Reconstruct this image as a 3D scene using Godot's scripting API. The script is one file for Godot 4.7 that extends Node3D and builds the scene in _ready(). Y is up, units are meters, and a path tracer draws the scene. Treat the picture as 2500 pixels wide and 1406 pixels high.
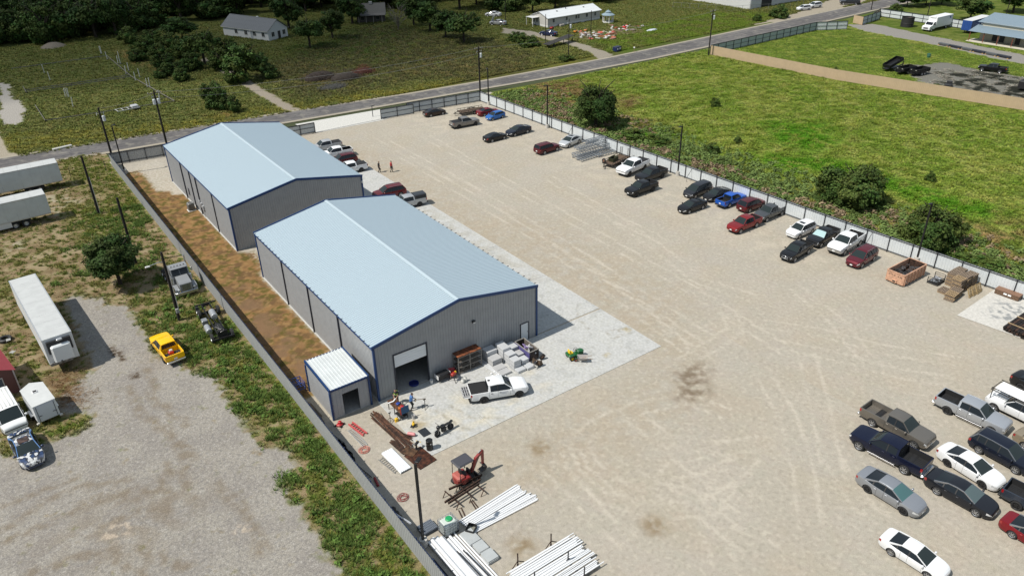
extends Node3D
# An industrial lot with two metal warehouses seen from a drone. Units are metres, y is up.
# The warehouses' long sides run along z, their gable ends along x; the camera hangs 44 m above (0, 0, 0).

const LENS := 1867.63          # focal length in pixels of the 2500 x 1406 photograph
const EYE := 44.0
var eye_right := Vector3.RIGHT
var eye_up := Vector3.UP
var eye_forward := Vector3.FORWARD
var rng := RandomNumberGenerator.new()
var taken := {}
var mats := {}
var tiles := {}


# ---------------------------------------------------------------- geometry helpers
class Geo:
	var v := PackedVector3Array()
	var n := PackedVector3Array()
	var c := PackedColorArray()
	var u := PackedVector2Array()
	var tint := Color.WHITE
	var tinted := false

	func put(p: Vector3, nn: Vector3) -> void:
		v.append(p)
		n.append(nn)
		if tinted:
			c.append(tint)

	func tri(a: Vector3, b: Vector3, d: Vector3) -> void:  # counter-clockwise as seen from outside
		var nn := (b - a).cross(d - a).normalized()
		put(a, nn)
		put(d, nn)
		put(b, nn)

	func quad(a: Vector3, b: Vector3, d: Vector3, e: Vector3) -> void:
		tri(a, b, d)
		tri(a, d, e)

	func squad(a: Vector3, b: Vector3, d: Vector3, e: Vector3, na: Vector3, nb: Vector3, nd: Vector3, ne: Vector3) -> void:
		put(a, na)
		put(d, nd)
		put(b, nb)
		put(a, na)
		put(e, ne)
		put(d, nd)

	func box(p: Vector3, s: Vector3, b := Basis()) -> Geo:
		var x := b.x * s.x * 0.5
		var y := b.y * s.y * 0.5
		var z := b.z * s.z * 0.5
		quad(p - x - y + z, p + x - y + z, p + x + y + z, p - x + y + z)
		quad(p + x - y - z, p - x - y - z, p - x + y - z, p + x + y - z)
		quad(p + x - y + z, p + x - y - z, p + x + y - z, p + x + y + z)
		quad(p - x - y - z, p - x - y + z, p - x + y + z, p - x + y - z)
		quad(p - x + y + z, p + x + y + z, p + x + y - z, p - x + y - z)
		quad(p - x - y - z, p + x - y - z, p + x - y + z, p - x - y + z)
		return self

	# a box with its upright and top edges cut off, so that they catch light
	func slab(p: Vector3, s: Vector3, k := 0.03, b := Basis()) -> Geo:
		var h := s * 0.5
		var lo := [Vector2(-h.x + k, -h.z), Vector2(h.x - k, -h.z), Vector2(h.x, -h.z + k), Vector2(h.x, h.z - k), Vector2(h.x - k, h.z), Vector2(-h.x + k, h.z), Vector2(-h.x, h.z - k), Vector2(-h.x, -h.z + k)]
		var rows := [[-h.y, 0.0], [h.y - k, 0.0], [h.y, k]]
		var pts := []
		for r in rows:
			var ring := []
			for q: Vector2 in lo:
				var g := Vector2(signf(q.x) * maxf(absf(q.x) - float(r[1]), 0.0), signf(q.y) * maxf(absf(q.y) - float(r[1]), 0.0))
				ring.append(p + b * Vector3(g.x, r[0], g.y))
			pts.append(ring)
		for i in 8:
			var j := (i + 1) % 8
			for r in 2:
				quad(pts[r][j], pts[r][i], pts[r + 1][i], pts[r + 1][j])
			if i > 0 and i < 7:
				tri(pts[2][0], pts[2][j], pts[2][i])
				tri(pts[0][0], pts[0][i], pts[0][j])
		return self

	func bar(a: Vector3, b: Vector3, w: float, h: float, side := Vector3.UP) -> Geo:
		var d := b - a
		var y := d.normalized()
		var x := y.cross(side)
		if x.length() < 0.01:
			x = y.cross(Vector3.RIGHT)
		x = x.normalized()
		return box((a + b) * 0.5, Vector3(w, d.length(), h), Basis(x, y, x.cross(y)))

	func ring(p: Vector3, d: Vector3, r: float, seg: int) -> Array:
		var x := d.cross(Vector3.UP if absf(d.y) < 0.9 else Vector3.RIGHT).normalized()
		var y := d.cross(x).normalized()
		var out := []
		for i in seg:
			var t := TAU * i / seg
			out.append(p + (x * cos(t) + y * sin(t)) * r)
		return out

	func tube(pts: Array, r: float, seg := 8, r2 := -1.0, caps := true) -> Geo:
		var last := []
		var lastc := Vector3.ZERO
		for k in pts.size():
			var a: Vector3 = pts[maxi(k - 1, 0)]
			var b: Vector3 = pts[mini(k + 1, pts.size() - 1)]
			var d := (b - a).normalized()
			var p: Vector3 = pts[k]
			var rr := r if r2 < 0 else lerpf(r, r2, float(k) / (pts.size() - 1))
			var cur := ring(p, d, rr, seg)
			if k > 0:
				for i in seg:
					var j := (i + 1) % seg
					squad(last[i], last[j], cur[j], cur[i], (last[i] - lastc).normalized(), (last[j] - lastc).normalized(), (cur[j] - p).normalized(), (cur[i] - p).normalized())
			if caps and (k == 0 or k == pts.size() - 1):
				for i in seg:
					if k == 0:
						tri(p, cur[(i + 1) % seg], cur[i])
					else:
						tri(p, cur[i], cur[(i + 1) % seg])
			last = cur
			lastc = p
		return self

	func lathe(prof: Array, seg := 16, o := Vector3.ZERO, b := Basis()) -> Geo:  # prof: Vector2(radius, height), from the bottom up
		for k in prof.size() - 1:
			var p: Vector2 = prof[k]
			var q: Vector2 = prof[k + 1]
			var t := Vector2(q.y - p.y, p.x - q.x).normalized()
			for i in seg:
				var a0 := TAU * i / seg
				var a1 := TAU * (i + 1) / seg
				var c0 := Vector3(cos(a0), 0, -sin(a0))
				var c1 := Vector3(cos(a1), 0, -sin(a1))
				var n0 := b * (c0 * t.x + Vector3.UP * t.y)
				var n1 := b * (c1 * t.x + Vector3.UP * t.y)
				squad(o + b * (c0 * p.x + Vector3.UP * p.y), o + b * (c1 * p.x + Vector3.UP * p.y), o + b * (c1 * q.x + Vector3.UP * q.y), o + b * (c0 * q.x + Vector3.UP * q.y), n0, n1, n1, n0)
		return self

	func ball(p: Vector3, r: Vector3, seg := 10) -> Geo:
		for i in seg:
			for k in seg / 2:
				var f := func(ii: int, kk: int) -> Vector3:
					var a := TAU * ii / seg
					var e := PI * kk / (seg / 2) - PI / 2
					return Vector3(cos(a) * cos(e), sin(e), -sin(a) * cos(e))
				var q := [f.call(i, k), f.call(i + 1, k), f.call(i + 1, k + 1), f.call(i, k + 1)]
				squad(p + q[0] * r, p + q[1] * r, p + q[2] * r, p + q[3] * r, (q[0] / r).normalized(), (q[1] / r).normalized(), (q[2] / r).normalized(), (q[3] / r).normalized())
		return self

	# a flat outline (x, y) swept along z from z0 to z1, in the axes b at o
	func sweep(poly: Array, z0: float, z1: float, o := Vector3.ZERO, b := Basis()) -> Geo:
		var f := PackedVector2Array(poly)
		if Geometry2D.is_polygon_clockwise(f):
			f.reverse()
		var m := f.size()
		for i in m:
			var p := f[i]
			var q := f[(i + 1) % m]
			quad(o + b * Vector3(p.x, p.y, z1), o + b * Vector3(p.x, p.y, z0), o + b * Vector3(q.x, q.y, z0), o + b * Vector3(q.x, q.y, z1))
		var t := Geometry2D.triangulate_polygon(f)
		for i in range(0, t.size(), 3):
			var a := f[t[i]]
			var d := f[t[i + 1]]
			var e := f[t[i + 2]]
			if (d - a).cross(e - a) < 0:
				var x := d
				d = e
				e = x
			tri(o + b * Vector3(a.x, a.y, z1), o + b * Vector3(d.x, d.y, z1), o + b * Vector3(e.x, e.y, z1))
			tri(o + b * Vector3(a.x, a.y, z0), o + b * Vector3(e.x, e.y, z0), o + b * Vector3(d.x, d.y, z0))
		return self

	# a ribbed metal sheet: x across, y up from 0 (to h0 on the one side, h1 on the other), ribs towards +z
	func sheet(w: float, h0: float, h1: float, ribs := 3, depth := 0.032, y0 := 0.0, o := Vector3.ZERO, b := Basis()) -> Geo:
		var prof := [Vector2(0, 0)]
		var pitch := w / ribs
		for i in ribs:
			var x := pitch * (i + 0.5)
			prof.append_array([Vector2(x - 0.055, 0), Vector2(x - 0.025, depth), Vector2(x + 0.025, depth), Vector2(x + 0.055, 0)])
		prof.append(Vector2(w, 0))
		for i in prof.size() - 1:
			var p: Vector2 = prof[i]
			var q: Vector2 = prof[i + 1]
			quad(o + b * Vector3(p.x, y0, p.y), o + b * Vector3(q.x, y0, q.y), o + b * Vector3(q.x, lerpf(h0, h1, q.x / w), q.y), o + b * Vector3(p.x, lerpf(h0, h1, p.x / w), p.y))
		return self

	func quad_panel(p: Vector3, s: Vector3) -> Geo:
		return box(p, s)

	func mesh() -> ArrayMesh:
		var a := []
		a.resize(Mesh.ARRAY_MAX)
		a[Mesh.ARRAY_VERTEX] = v
		a[Mesh.ARRAY_NORMAL] = n
		if tinted:
			a[Mesh.ARRAY_COLOR] = c
		if u.size():
			a[Mesh.ARRAY_TEX_UV] = u
			a[Mesh.ARRAY_TEX_UV2] = u
		var m := ArrayMesh.new()
		m.add_surface_from_arrays(Mesh.PRIMITIVE_TRIANGLES, a)
		return m


func V(x: float, y: float, z: float) -> Vector3:
	return Vector3(x, y, z)


func W(x: float, y: float) -> Vector2:
	return Vector2(x, y)


func geo() -> Geo:
	return Geo.new()


func at(px: float, py: float, h := 0.0) -> Vector3:  # where the line of sight through a pixel of the photograph meets the height h
	var d := eye_forward + eye_right * ((px - 1250.0) / LENS) - eye_up * ((py - 703.0) / LENS)
	var t := (h - EYE) / d.y
	return Vector3(d.x * t, h, d.z * t)


func numbered(called: String) -> String:
	taken[called] = taken.get(called, -1) + 1
	return called if taken[called] == 0 else "%s_%03d" % [called, taken[called]]


func tag(o: Node, label: String, category: String, group := "") -> Node:
	o.set_meta("label", label)
	o.set_meta("category", category)
	if group:
		o.set_meta("group", group)
	return o


func thing(called: String, label: String, category: String, p := Vector3.ZERO, turn := 0.0, group := "") -> Node3D:
	var o := Node3D.new()
	o.name = numbered(called)
	add_child(o)
	o.position = p
	o.rotation.y = turn
	tag(o, label, category, group)
	return o


func obj(called: String, g, m: Material, parent: Node = null, p := Vector3.ZERO, b := Basis()) -> MeshInstance3D:
	var o := MeshInstance3D.new()
	o.name = called if parent else numbered(called)
	o.mesh = g.mesh() if g is Geo else g
	o.material_override = m
	o.transform = Transform3D(b, p)
	if parent:
		parent.add_child(o, true)
	else:
		add_child(o)
	return o


func stuff(o: Node) -> Node:
	o.set_meta("kind", "stuff")
	return o


func structure(o: Node) -> Node:
	o.set_meta("kind", "structure")
	return o


func yaw(a: Vector3, b: Vector3) -> float:  # the turn about y that points local +x from a to b
	return atan2(-(b.z - a.z), b.x - a.x)


func turned(t: float) -> Basis:
	return Basis(Vector3.UP, t)


# ---------------------------------------------------------------- materials
func paint(r: float, g: float, b: float, rough := 0.6, metal := 0.0, grain := "", coat := 0.0) -> StandardMaterial3D:
	var key := "%.3f %.3f %.3f %.2f %.2f %s %.2f" % [r, g, b, rough, metal, grain, coat]
	if mats.has(key):
		return mats[key]
	var m := StandardMaterial3D.new()
	m.albedo_color = Color(r, g, b).linear_to_srgb()
	m.roughness = rough
	m.metallic = metal
	if coat > 0:
		m.clearcoat_enabled = true
		m.clearcoat = coat
		m.clearcoat_roughness = 0.05
	if grain:
		var t: Array = tiles[grain]
		m.albedo_texture = t[0]
		m.uv1_triplanar = true
		m.uv1_world_triplanar = true
		m.uv1_scale = Vector3.ONE / float(t[1])
		if float(t[2]) > 0:
			m.heightmap_enabled = true
			m.heightmap_texture = t[0]
			m.heightmap_scale = t[2]
	mats[key] = m
	return m


func glass(r := 0.012, g := 0.016, b := 0.02) -> StandardMaterial3D:
	var m := paint(r, g, b, 0.05)
	m.metallic_specular = 0.42
	return m


func noise(freq: float, octaves := 4, kind := FastNoiseLite.TYPE_SIMPLEX_SMOOTH, seed_ := 1) -> FastNoiseLite:
	var f := FastNoiseLite.new()
	f.seed = seed_
	f.noise_type = kind
	f.frequency = freq
	f.fractal_octaves = octaves
	return f


# a grey tile that darkens the colour it is laid over: [texture, metres it spans, relief in centimetres]
func tile(called: String, f: FastNoiseLite, lo: float, gamma: float, metres: float, relief: float, size := 512) -> void:
	var im := f.get_seamless_image(size, size)
	im.convert(Image.FORMAT_L8)
	var d := im.get_data()
	var lut := PackedByteArray()
	for i in 256:
		lut.append(int(255.0 * (lo + (1.0 - lo) * pow(i / 255.0, gamma))))
	for i in d.size():
		d[i] = lut[d[i]]
	tiles[called] = [ImageTexture.create_from_image(Image.create_from_data(size, size, false, Image.FORMAT_L8, d)), metres, relief]


func make_tiles() -> void:
	tile("gravel", noise(0.2, 3, FastNoiseLite.TYPE_SIMPLEX_SMOOTH, 3), 0.80, 0.9, 9.0, 0.8)
	tile("stones", noise(0.13, 3, FastNoiseLite.TYPE_CELLULAR, 13), 0.66, 0.8, 7.0, 2.5)
	tile("soil", noise(0.06, 5, FastNoiseLite.TYPE_SIMPLEX_SMOOTH, 4), 0.62, 0.9, 7.0, 4.0)
	tile("concrete", noise(0.03, 5, FastNoiseLite.TYPE_SIMPLEX_SMOOTH, 5), 0.86, 1.0, 6.0, 0.2)
	tile("asphalt", noise(0.08, 4, FastNoiseLite.TYPE_SIMPLEX_SMOOTH, 6), 0.7, 0.9, 5.0, 0.6)
	tile("rust", noise(0.02, 5, FastNoiseLite.TYPE_SIMPLEX_SMOOTH, 7), 0.35, 1.0, 2.5, 0.2, 256)
	tile("rust2", noise(0.02, 5, FastNoiseLite.TYPE_SIMPLEX_SMOOTH, 17), 0.72, 0.6, 2.0, 0.1, 256)
	tile("wood", noise(0.04, 4, FastNoiseLite.TYPE_SIMPLEX_SMOOTH, 8), 0.6, 1.0, 1.5, 0.2, 256)
	tile("dirt", noise(0.015, 5, FastNoiseLite.TYPE_SIMPLEX_SMOOTH, 9), 0.94, 0.8, 5.0, 0.0, 256)
	tile("shingle", noise(0.09, 3, FastNoiseLite.TYPE_CELLULAR, 10), 0.65, 0.9, 3.0, 0.5, 256)
	tile("bark", noise(0.05, 4, FastNoiseLite.TYPE_SIMPLEX_SMOOTH, 12), 0.5, 1.0, 1.2, 2.0, 256)


# ---------------------------------------------------------------- ground painted from the ground plan: grass, soil, gravel, ruts
class Plan:
	var x0 := 0.0
	var z0 := 0.0
	var res := 0.1
	var w := 0
	var h := 0
	var data := PackedByteArray()
	var grains := {}
	var shift := 0

	func _init(x_: float, z_: float, x1: float, z1: float, r: float, base: Color) -> void:
		x0 = x_
		z0 = z_
		res = r
		w = int((x1 - x0) / r)
		h = int((z1 - z0) / r)
		var im := Image.create_empty(w, h, false, Image.FORMAT_RGB8)
		im.fill(base)
		data = im.get_data()

	func fill(im: Image, poly: Array) -> void:  # world points
		var n := poly.size()
		var lo := 1e9
		var hi := -1e9
		for p: Vector3 in poly:
			lo = minf(lo, p.z)
			hi = maxf(hi, p.z)
		for r in range(maxi(0, int((lo - z0) / res)), mini(h, int((hi - z0) / res) + 1)):
			var z := z0 + (r + 0.5) * res
			var xs := []
			for i in n:
				var a: Vector3 = poly[i]
				var b: Vector3 = poly[(i + 1) % n]
				if (a.z > z) != (b.z > z):
					xs.append(a.x + (z - a.z) / (b.z - a.z) * (b.x - a.x))
			xs.sort()
			for i in range(0, xs.size() - 1, 2):
				var s := int((xs[i] - x0) / res)
				var e := int((xs[i + 1] - x0) / res)
				im.fill_rect(Rect2i(s, r, maxi(e - s, 1), 1), Color.WHITE)

	func mask(polys: Array, blur := 0.0) -> PackedByteArray:
		var im := Image.create_empty(w, h, false, Image.FORMAT_L8)
		for p in polys:
			fill(im, p)
		if blur > res:
			im.resize(maxi(4, int(w * res / blur)), maxi(4, int(h * res / blur)), Image.INTERPOLATE_TRILINEAR)
			im.resize(w, h, Image.INTERPOLATE_CUBIC)
		return im.get_data()

	func stroke(pts: Array, width: float) -> Array:  # a polyline as a list of quads
		var out := []
		for i in pts.size() - 1:
			var a: Vector3 = pts[i]
			var b: Vector3 = pts[i + 1]
			var s := (b - a).cross(Vector3.UP).normalized() * width * 0.5
			out.append([a - s, a + s, b + s, b - s])
		return out

	func grain(metres: float) -> PackedByteArray:
		if not grains.has(metres):
			var f := FastNoiseLite.new()
			f.seed = int(metres * 10) + 3
			f.noise_type = FastNoiseLite.TYPE_SIMPLEX_SMOOTH
			f.frequency = res / metres
			f.fractal_octaves = 4
			grains[metres] = f.get_image(w, h, false, false, true).get_data()
		return grains[metres]

	# lays a colour over the plan: where the grain of that size passes the level, inside the mask if there is one
	func lay(col: Color, metres: float, contrast: float, level: float, amount: float, m := PackedByteArray(), edge := 0.0) -> void:
		var g := grain(metres)
		var n := w * h
		shift += 7919
		var r8 := int(col.r * 255)
		var g8 := int(col.g * 255)
		var b8 := int(col.b * 255)
		var has_mask := m.size() > 0
		var lut := PackedInt32Array()
		for i in 256:
			lut.append(int(256.0 * amount * clampf((i / 255.0 - level) * contrast + 0.5, 0, 1)))
		var k := 0
		for i in n:
			var a := 0
			if has_mask:
				var q := m[i]
				if q == 0:
					k += 3
					continue
				if edge > 0:
					a = int(256.0 * amount * clampf((q / 255.0 - 0.5) * edge + (g[(i + shift) % n] / 255.0 - level) * contrast + 0.5, 0, 1))
				else:
					a = lut[g[(i + shift) % n]] * q >> 8
			else:
				a = lut[g[(i + shift) % n]]
			if a > 0:
				data[k] += (r8 - data[k]) * a >> 8
				data[k + 1] += (g8 - data[k + 1]) * a >> 8
				data[k + 2] += (b8 - data[k + 2]) * a >> 8
			k += 3

	func image() -> Image:
		return Image.create_from_data(w, h, false, Image.FORMAT_RGB8, data)

	func color_at(p: Vector3) -> Color:
		var i := clampi(int((p.x - x0) / res), 0, w - 1)
		var k := (clampi(int((p.z - z0) / res), 0, h - 1) * w + i) * 3
		return Color8(data[k], data[k + 1], data[k + 2])


func plan_material(p: Plan, grain: String) -> StandardMaterial3D:
	var m := StandardMaterial3D.new()
	var t: Array = tiles[grain]
	m.roughness = 0.95
	m.metallic_specular = 0.2
	m.albedo_texture = t[0]
	m.uv1_triplanar = true
	m.uv1_world_triplanar = true
	m.uv1_scale = Vector3.ONE / float(t[1])
	m.heightmap_enabled = true
	m.heightmap_texture = t[0]
	m.heightmap_scale = t[2]
	m.detail_enabled = true
	m.detail_albedo = ImageTexture.create_from_image(p.image())
	m.detail_blend_mode = BaseMaterial3D.BLEND_MODE_MUL
	m.detail_uv_layer = BaseMaterial3D.DETAIL_UV_2
	return m


func plan_sheet(called: String, p: Plan, m: Material, y: float, poly: Array = []) -> MeshInstance3D:
	var x1 := p.x0 + p.w * p.res
	var z1 := p.z0 + p.h * p.res
	var flat := PackedVector2Array()
	if poly.is_empty():
		flat = PackedVector2Array([Vector2(p.x0, p.z0), Vector2(x1, p.z0), Vector2(x1, z1), Vector2(p.x0, z1)])
	else:
		for q: Vector3 in poly:
			flat.append(Vector2(q.x, q.z))
	var g := flat_sheet(flat, y)
	for q in g.v:
		g.u.append(Vector2((q.x - p.x0) / (x1 - p.x0), (q.z - p.z0) / (z1 - p.z0)))
	var o := obj(called, g, m)
	structure(o)
	return o


func flat_sheet(flat: PackedVector2Array, y: float) -> Geo:
	var g := Geo.new()
	var t := Geometry2D.triangulate_polygon(flat)
	for i in range(0, t.size(), 3):
		var a := flat[t[i]]
		var b := flat[t[i + 1]]
		var d := flat[t[i + 2]]
		if (b - a).cross(d - a) > 0:
			var e := b
			b = d
			d = e
		g.tri(Vector3(a.x, y, a.y), Vector3(b.x, y, b.y), Vector3(d.x, y, d.y))
	return g


func pix(list: Array) -> Array:  # pixel pairs to points on the ground
	var out := []
	for q in list:
		out.append(at(q[0], q[1]))
	return out


func _ready() -> void:
	rng.seed = 20
	set_view()
	make_tiles()
	set_ground()
	print("ground ", Time.get_ticks_msec())
	set_buildings()
	set_fences()
	print("buildings ", Time.get_ticks_msec())
	set_vehicles()
	print("vehicles ", Time.get_ticks_msec())
	set_yard()
	print("yard ", Time.get_ticks_msec())
	set_far()
	set_plants()
	print("plants ", Time.get_ticks_msec())
	set_people()
	print("people ", Time.get_ticks_msec())


# ---------------------------------------------------------------- camera, sky, sun
func set_view() -> void:
	var pitch := deg_to_rad(29.5032)
	var roll := deg_to_rad(-1.0519)
	var head := Basis(Vector3.UP, deg_to_rad(-35.4292))
	var r := Vector3.RIGHT
	var u := V(0, cos(pitch), -sin(pitch))
	eye_forward = head * V(0, -sin(pitch), -cos(pitch))
	eye_right = head * (r * cos(roll) + u * sin(roll))
	eye_up = head * (u * cos(roll) - r * sin(roll))
	var cam := Camera3D.new()
	cam.name = "camera"
	cam.transform = Transform3D(Basis(eye_right, eye_up, -eye_forward), V(0, EYE, 0))
	cam.fov = rad_to_deg(2.0 * atan(703.0 / LENS))
	cam.near = 0.5
	cam.far = 4000.0
	add_child(cam)
	cam.current = true
	var e := Environment.new()
	e.background_mode = Environment.BG_SKY
	var s := ProceduralSkyMaterial.new()
	s.sky_top_color = Color(0.58, 0.64, 0.71)
	s.sky_horizon_color = Color(0.64, 0.68, 0.71)
	s.sky_curve = 0.22
	s.ground_bottom_color = Color(0.3, 0.31, 0.25)
	s.ground_horizon_color = Color(0.55, 0.57, 0.52)
	s.sky_energy_multiplier = 1.0
	var sky := Sky.new()
	sky.sky_material = s
	e.sky = sky
	e.tonemap_mode = Environment.TONE_MAPPER_LINEAR
	e.tonemap_exposure = 1.1
	e.sdfgi_enabled = true
	e.ssao_enabled = true
	e.ssil_enabled = true
	e.volumetric_fog_enabled = true
	e.volumetric_fog_density = 0.0
	var we := WorldEnvironment.new()
	we.name = "world_environment"
	we.environment = e
	add_child(we)
	var sun := DirectionalLight3D.new()
	sun.name = "sun"
	add_child(sun)
	sun.look_at_from_position(Vector3.ZERO, V(0.585, -0.804, 0.105))
	sun.light_energy = 1.5
	sun.light_angular_distance = 0.6
	sun.light_color = Color(1.0, 0.98, 0.945)
	sun.shadow_enabled = true
	# the photograph's wood and far meadow lie in the shade of a drifting cloud
	for q in [[V(52, 0, -262), V(250, 46, 150)], [V(95, 0, -205), V(120, 30, 80)]]:
		var cloud := FogVolume.new()
		cloud.name = numbered("cloud")
		cloud.shape = RenderingServer.FOG_VOLUME_SHAPE_ELLIPSOID
		cloud.size = q[1]
		cloud.position = q[0] - V(0.585, -0.804, 0.105) * (420.0 / 0.804)
		var fm := FogMaterial.new()
		fm.density = 0.018
		fm.albedo = Color(1, 1, 1)
		cloud.material = fm
		add_child(cloud)
		structure(cloud)


# ---------------------------------------------------------------- ground, road, concrete
var west: Plan
var yard: Plan
var east: Plan
var north: Plan


func set_ground() -> void:
	var base := obj("ground", flat_sheet(PackedVector2Array([W(-1500, -2500), W(2200, -2500), W(2200, 900), W(-1500, 900)]), -0.08), paint(0.06, 0.075, 0.022, 0.95, 0.0, "soil"))
	structure(base)
	plan_west()
	plan_yard()
	plan_east()
	plan_north()
	# the road: asphalt with pale worn shoulders
	var lo := [[-60, -152.5], [1.2, -147.8], [17.7, -145.2], [54, -141.6], [88.6, -138.6], [114.3, -136.2], [140, -135.0], [185, -135.6], [214, -136.0], [255, -137.6], [420, -142]]
	var hi := [[420, -150], [255, -146.2], [201, -144.4], [165, -143.3], [131, -142.6], [94, -144.0], [76.7, -145.3], [53.3, -148.6], [28, -151.2], [11.3, -153.0], [-60, -161]]
	var outer := PackedVector2Array()
	var inner := PackedVector2Array()
	for q in lo:
		outer.append(W(q[0], q[1] + 0.5))
		inner.append(W(q[0], q[1] - 0.5))
	for q in hi:
		outer.append(W(q[0], q[1] - 0.4))
		inner.append(W(q[0], q[1] + 0.5))
	structure(obj("road_shoulder", flat_sheet(outer, 0.006), paint(0.36, 0.32, 0.25, 0.95, 0.0, "gravel")))
	var rp := Plan.new(-10, -156, 260, -134, 0.16, Color(0.50, 0.49, 0.48))
	rp.lay(Color(0.42, 0.41, 0.41), 14.0, 3.0, 0.5, 0.7)
	var ruts := []
	for k in 3:
		var line := []
		for i in lo.size():
			var a: Array = lo[i]
			var b: Array = hi[hi.size() - 1 - i]
			line.append(V(lerpf(a[0], b[0], 0.3 + 0.2 * k), 0, lerpf(a[1], b[1], 0.3 + 0.2 * k)))
		ruts.append_array(rp.stroke(line, 0.7))
	rp.lay(Color(0.36, 0.355, 0.36), 5.0, 2.0, 0.35, 0.6, rp.mask(ruts, 0.6))
	rp.lay(Color(0.62, 0.60, 0.56), 3.0, 5.0, 0.68, 0.6)
	rp.lay(Color(0.33, 0.33, 0.34), 1.2, 6.0, 0.72, 0.6)
	var g := flat_sheet(inner, 0.014)
	for q in g.v:
		g.u.append(W((q.x + 10) / 270.0, (q.z + 156) / 22.0))
	structure(obj("road", g, plan_material(rp, "asphalt")))
	# concrete: the apron round the warehouses in cast bays, the gate approach, the small pad by the fence
	var cp := Plan.new(22, -126, 51, -43, 0.07, Color(0.735, 0.737, 0.725))
	cp.lay(Color(0.75, 0.75, 0.73), 7.0, 3.0, 0.55, 0.6)
	cp.lay(Color(0.80, 0.76, 0.66), 4.0, 3.0, 0.55, 0.55, cp.mask([pix([[930, 990], [1100, 1085], [1500, 890], [1250, 930], [1120, 960]])], 3.0))
	cp.lay(Color(0.62, 0.52, 0.33), 1.0, 3.0, 0.45, 0.7, cp.mask([pix([[990, 1030], [1030, 1010], [1050, 1030], [1010, 1060]])], 1.2))
	cp.lay(Color(0.62, 0.625, 0.61), 2.2, 4.0, 0.7, 0.4)
	cp.lay(Color(0.66, 0.64, 0.59), 0.6, 4.0, 0.7, 0.35)
	var marks := []
	marks.append_array(cp.stroke(pix([[1410, 745], [1410, 778], [1440, 805]]), 0.12))
	marks.append_array(cp.stroke(pix([[1060, 1000], [1120, 1040], [1180, 1060]]), 0.2))
	marks.append_array(cp.stroke(pix([[1090, 985], [1150, 1020], [1230, 1020]]), 0.2))
	marks.append_array(cp.stroke(pix([[1370, 815], [1400, 835], [1430, 835]]), 0.15))
	marks.append_array(cp.stroke(pix([[1480, 810], [1530, 800], [1542, 812], [1497, 827], [1480, 810]]), 0.15))
	marks.append_array(cp.stroke(pix([[1506, 803], [1520, 818]]), 0.15))
	cp.lay(Color(0.50, 0.46, 0.38), 0.8, 2.0, 0.3, 0.3, cp.mask(marks, 0.25))
	cp.lay(Color(0.66, 0.60, 0.46), 0.8, 3.0, 0.4, 0.7, cp.mask([pix([[1518, 806], [1530, 799], [1542, 809], [1527, 815]]), pix([[1475, 865], [1485, 862], [1487, 872], [1478, 874]])], 0.4))
	cp.lay(Color(0.66, 0.64, 0.595), 2.5, 4.0, 0.5, 0.6, cp.mask([[V(41.5, 0, -92), V(50, 0, -92), V(50, 0, -62), V(41.5, 0, -64)]], 2.0))
	var cm := plan_material(cp, "concrete")
	cm.roughness = 0.8
	var apron := Node3D.new()
	apron.name = "concrete_apron"
	add_child(apron)
	structure(apron)
	var bays := []
	for k in 7:
		bays.append([W(41.32, -124.0 + k * 10.1), W(50.1, -124.0 + (k + 1) * 10.1 - (0.0 if k < 6 else 0.4))])
	for k in 4:
		var xa: float = [22.5, 29.0, 35.5, 42.0][k]
		bays.append([W(xa, -53.5), W([29.0, 35.5, 42.0, 50.1][k], -44.2)])
	for b in bays:
		var lo2: Vector2 = b[0]
		var hi2: Vector2 = b[1]
		var gg := geo()
		gg.slab(V((lo2.x + hi2.x) / 2, -0.02, (lo2.y + hi2.y) / 2), V(hi2.x - lo2.x - 0.02, 0.14, hi2.y - lo2.y - 0.02), 0.015)
		for q in gg.v:
			gg.u.append(W((q.x - 22) / 29.0, (q.z + 126) / 83.0))
		obj("concrete_bay", gg, cm, apron)
	var ap := flat_sheet(PackedVector2Array([W(49.4, -139.9), W(67.2, -138.4), W(65.6, -132.2), W(64.4, -131.6), W(51.0, -132.3), W(50.2, -133.0)]), 0.03)
	structure(obj("concrete_driveway", ap, paint(0.58, 0.57, 0.53, 0.85, 0.0, "concrete")))
	var pad := pix([[2338, 770], [2440, 700], [2640, 760], [2560, 850]])
	var padf := PackedVector2Array()
	for q: Vector3 in pad:
		padf.append(W(q.x, q.z))
	var pp := Plan.new(64, -40, 96, -12, 0.08, Color(0.79, 0.78, 0.75))
	pp.lay(Color(0.5, 0.51, 0.52), 0.9, 4.0, 0.58, 0.75, pp.mask([pix([[2385, 765], [2440, 725], [2520, 750], [2470, 800]])], 1.5))
	var pg := flat_sheet(padf, 0.035)
	for q in pg.v:
		pg.u.append(W((q.x - 64) / 32.0, (q.z + 40) / 28.0))
	structure(obj("concrete_pad", pg, plan_material(pp, "concrete")))


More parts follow.
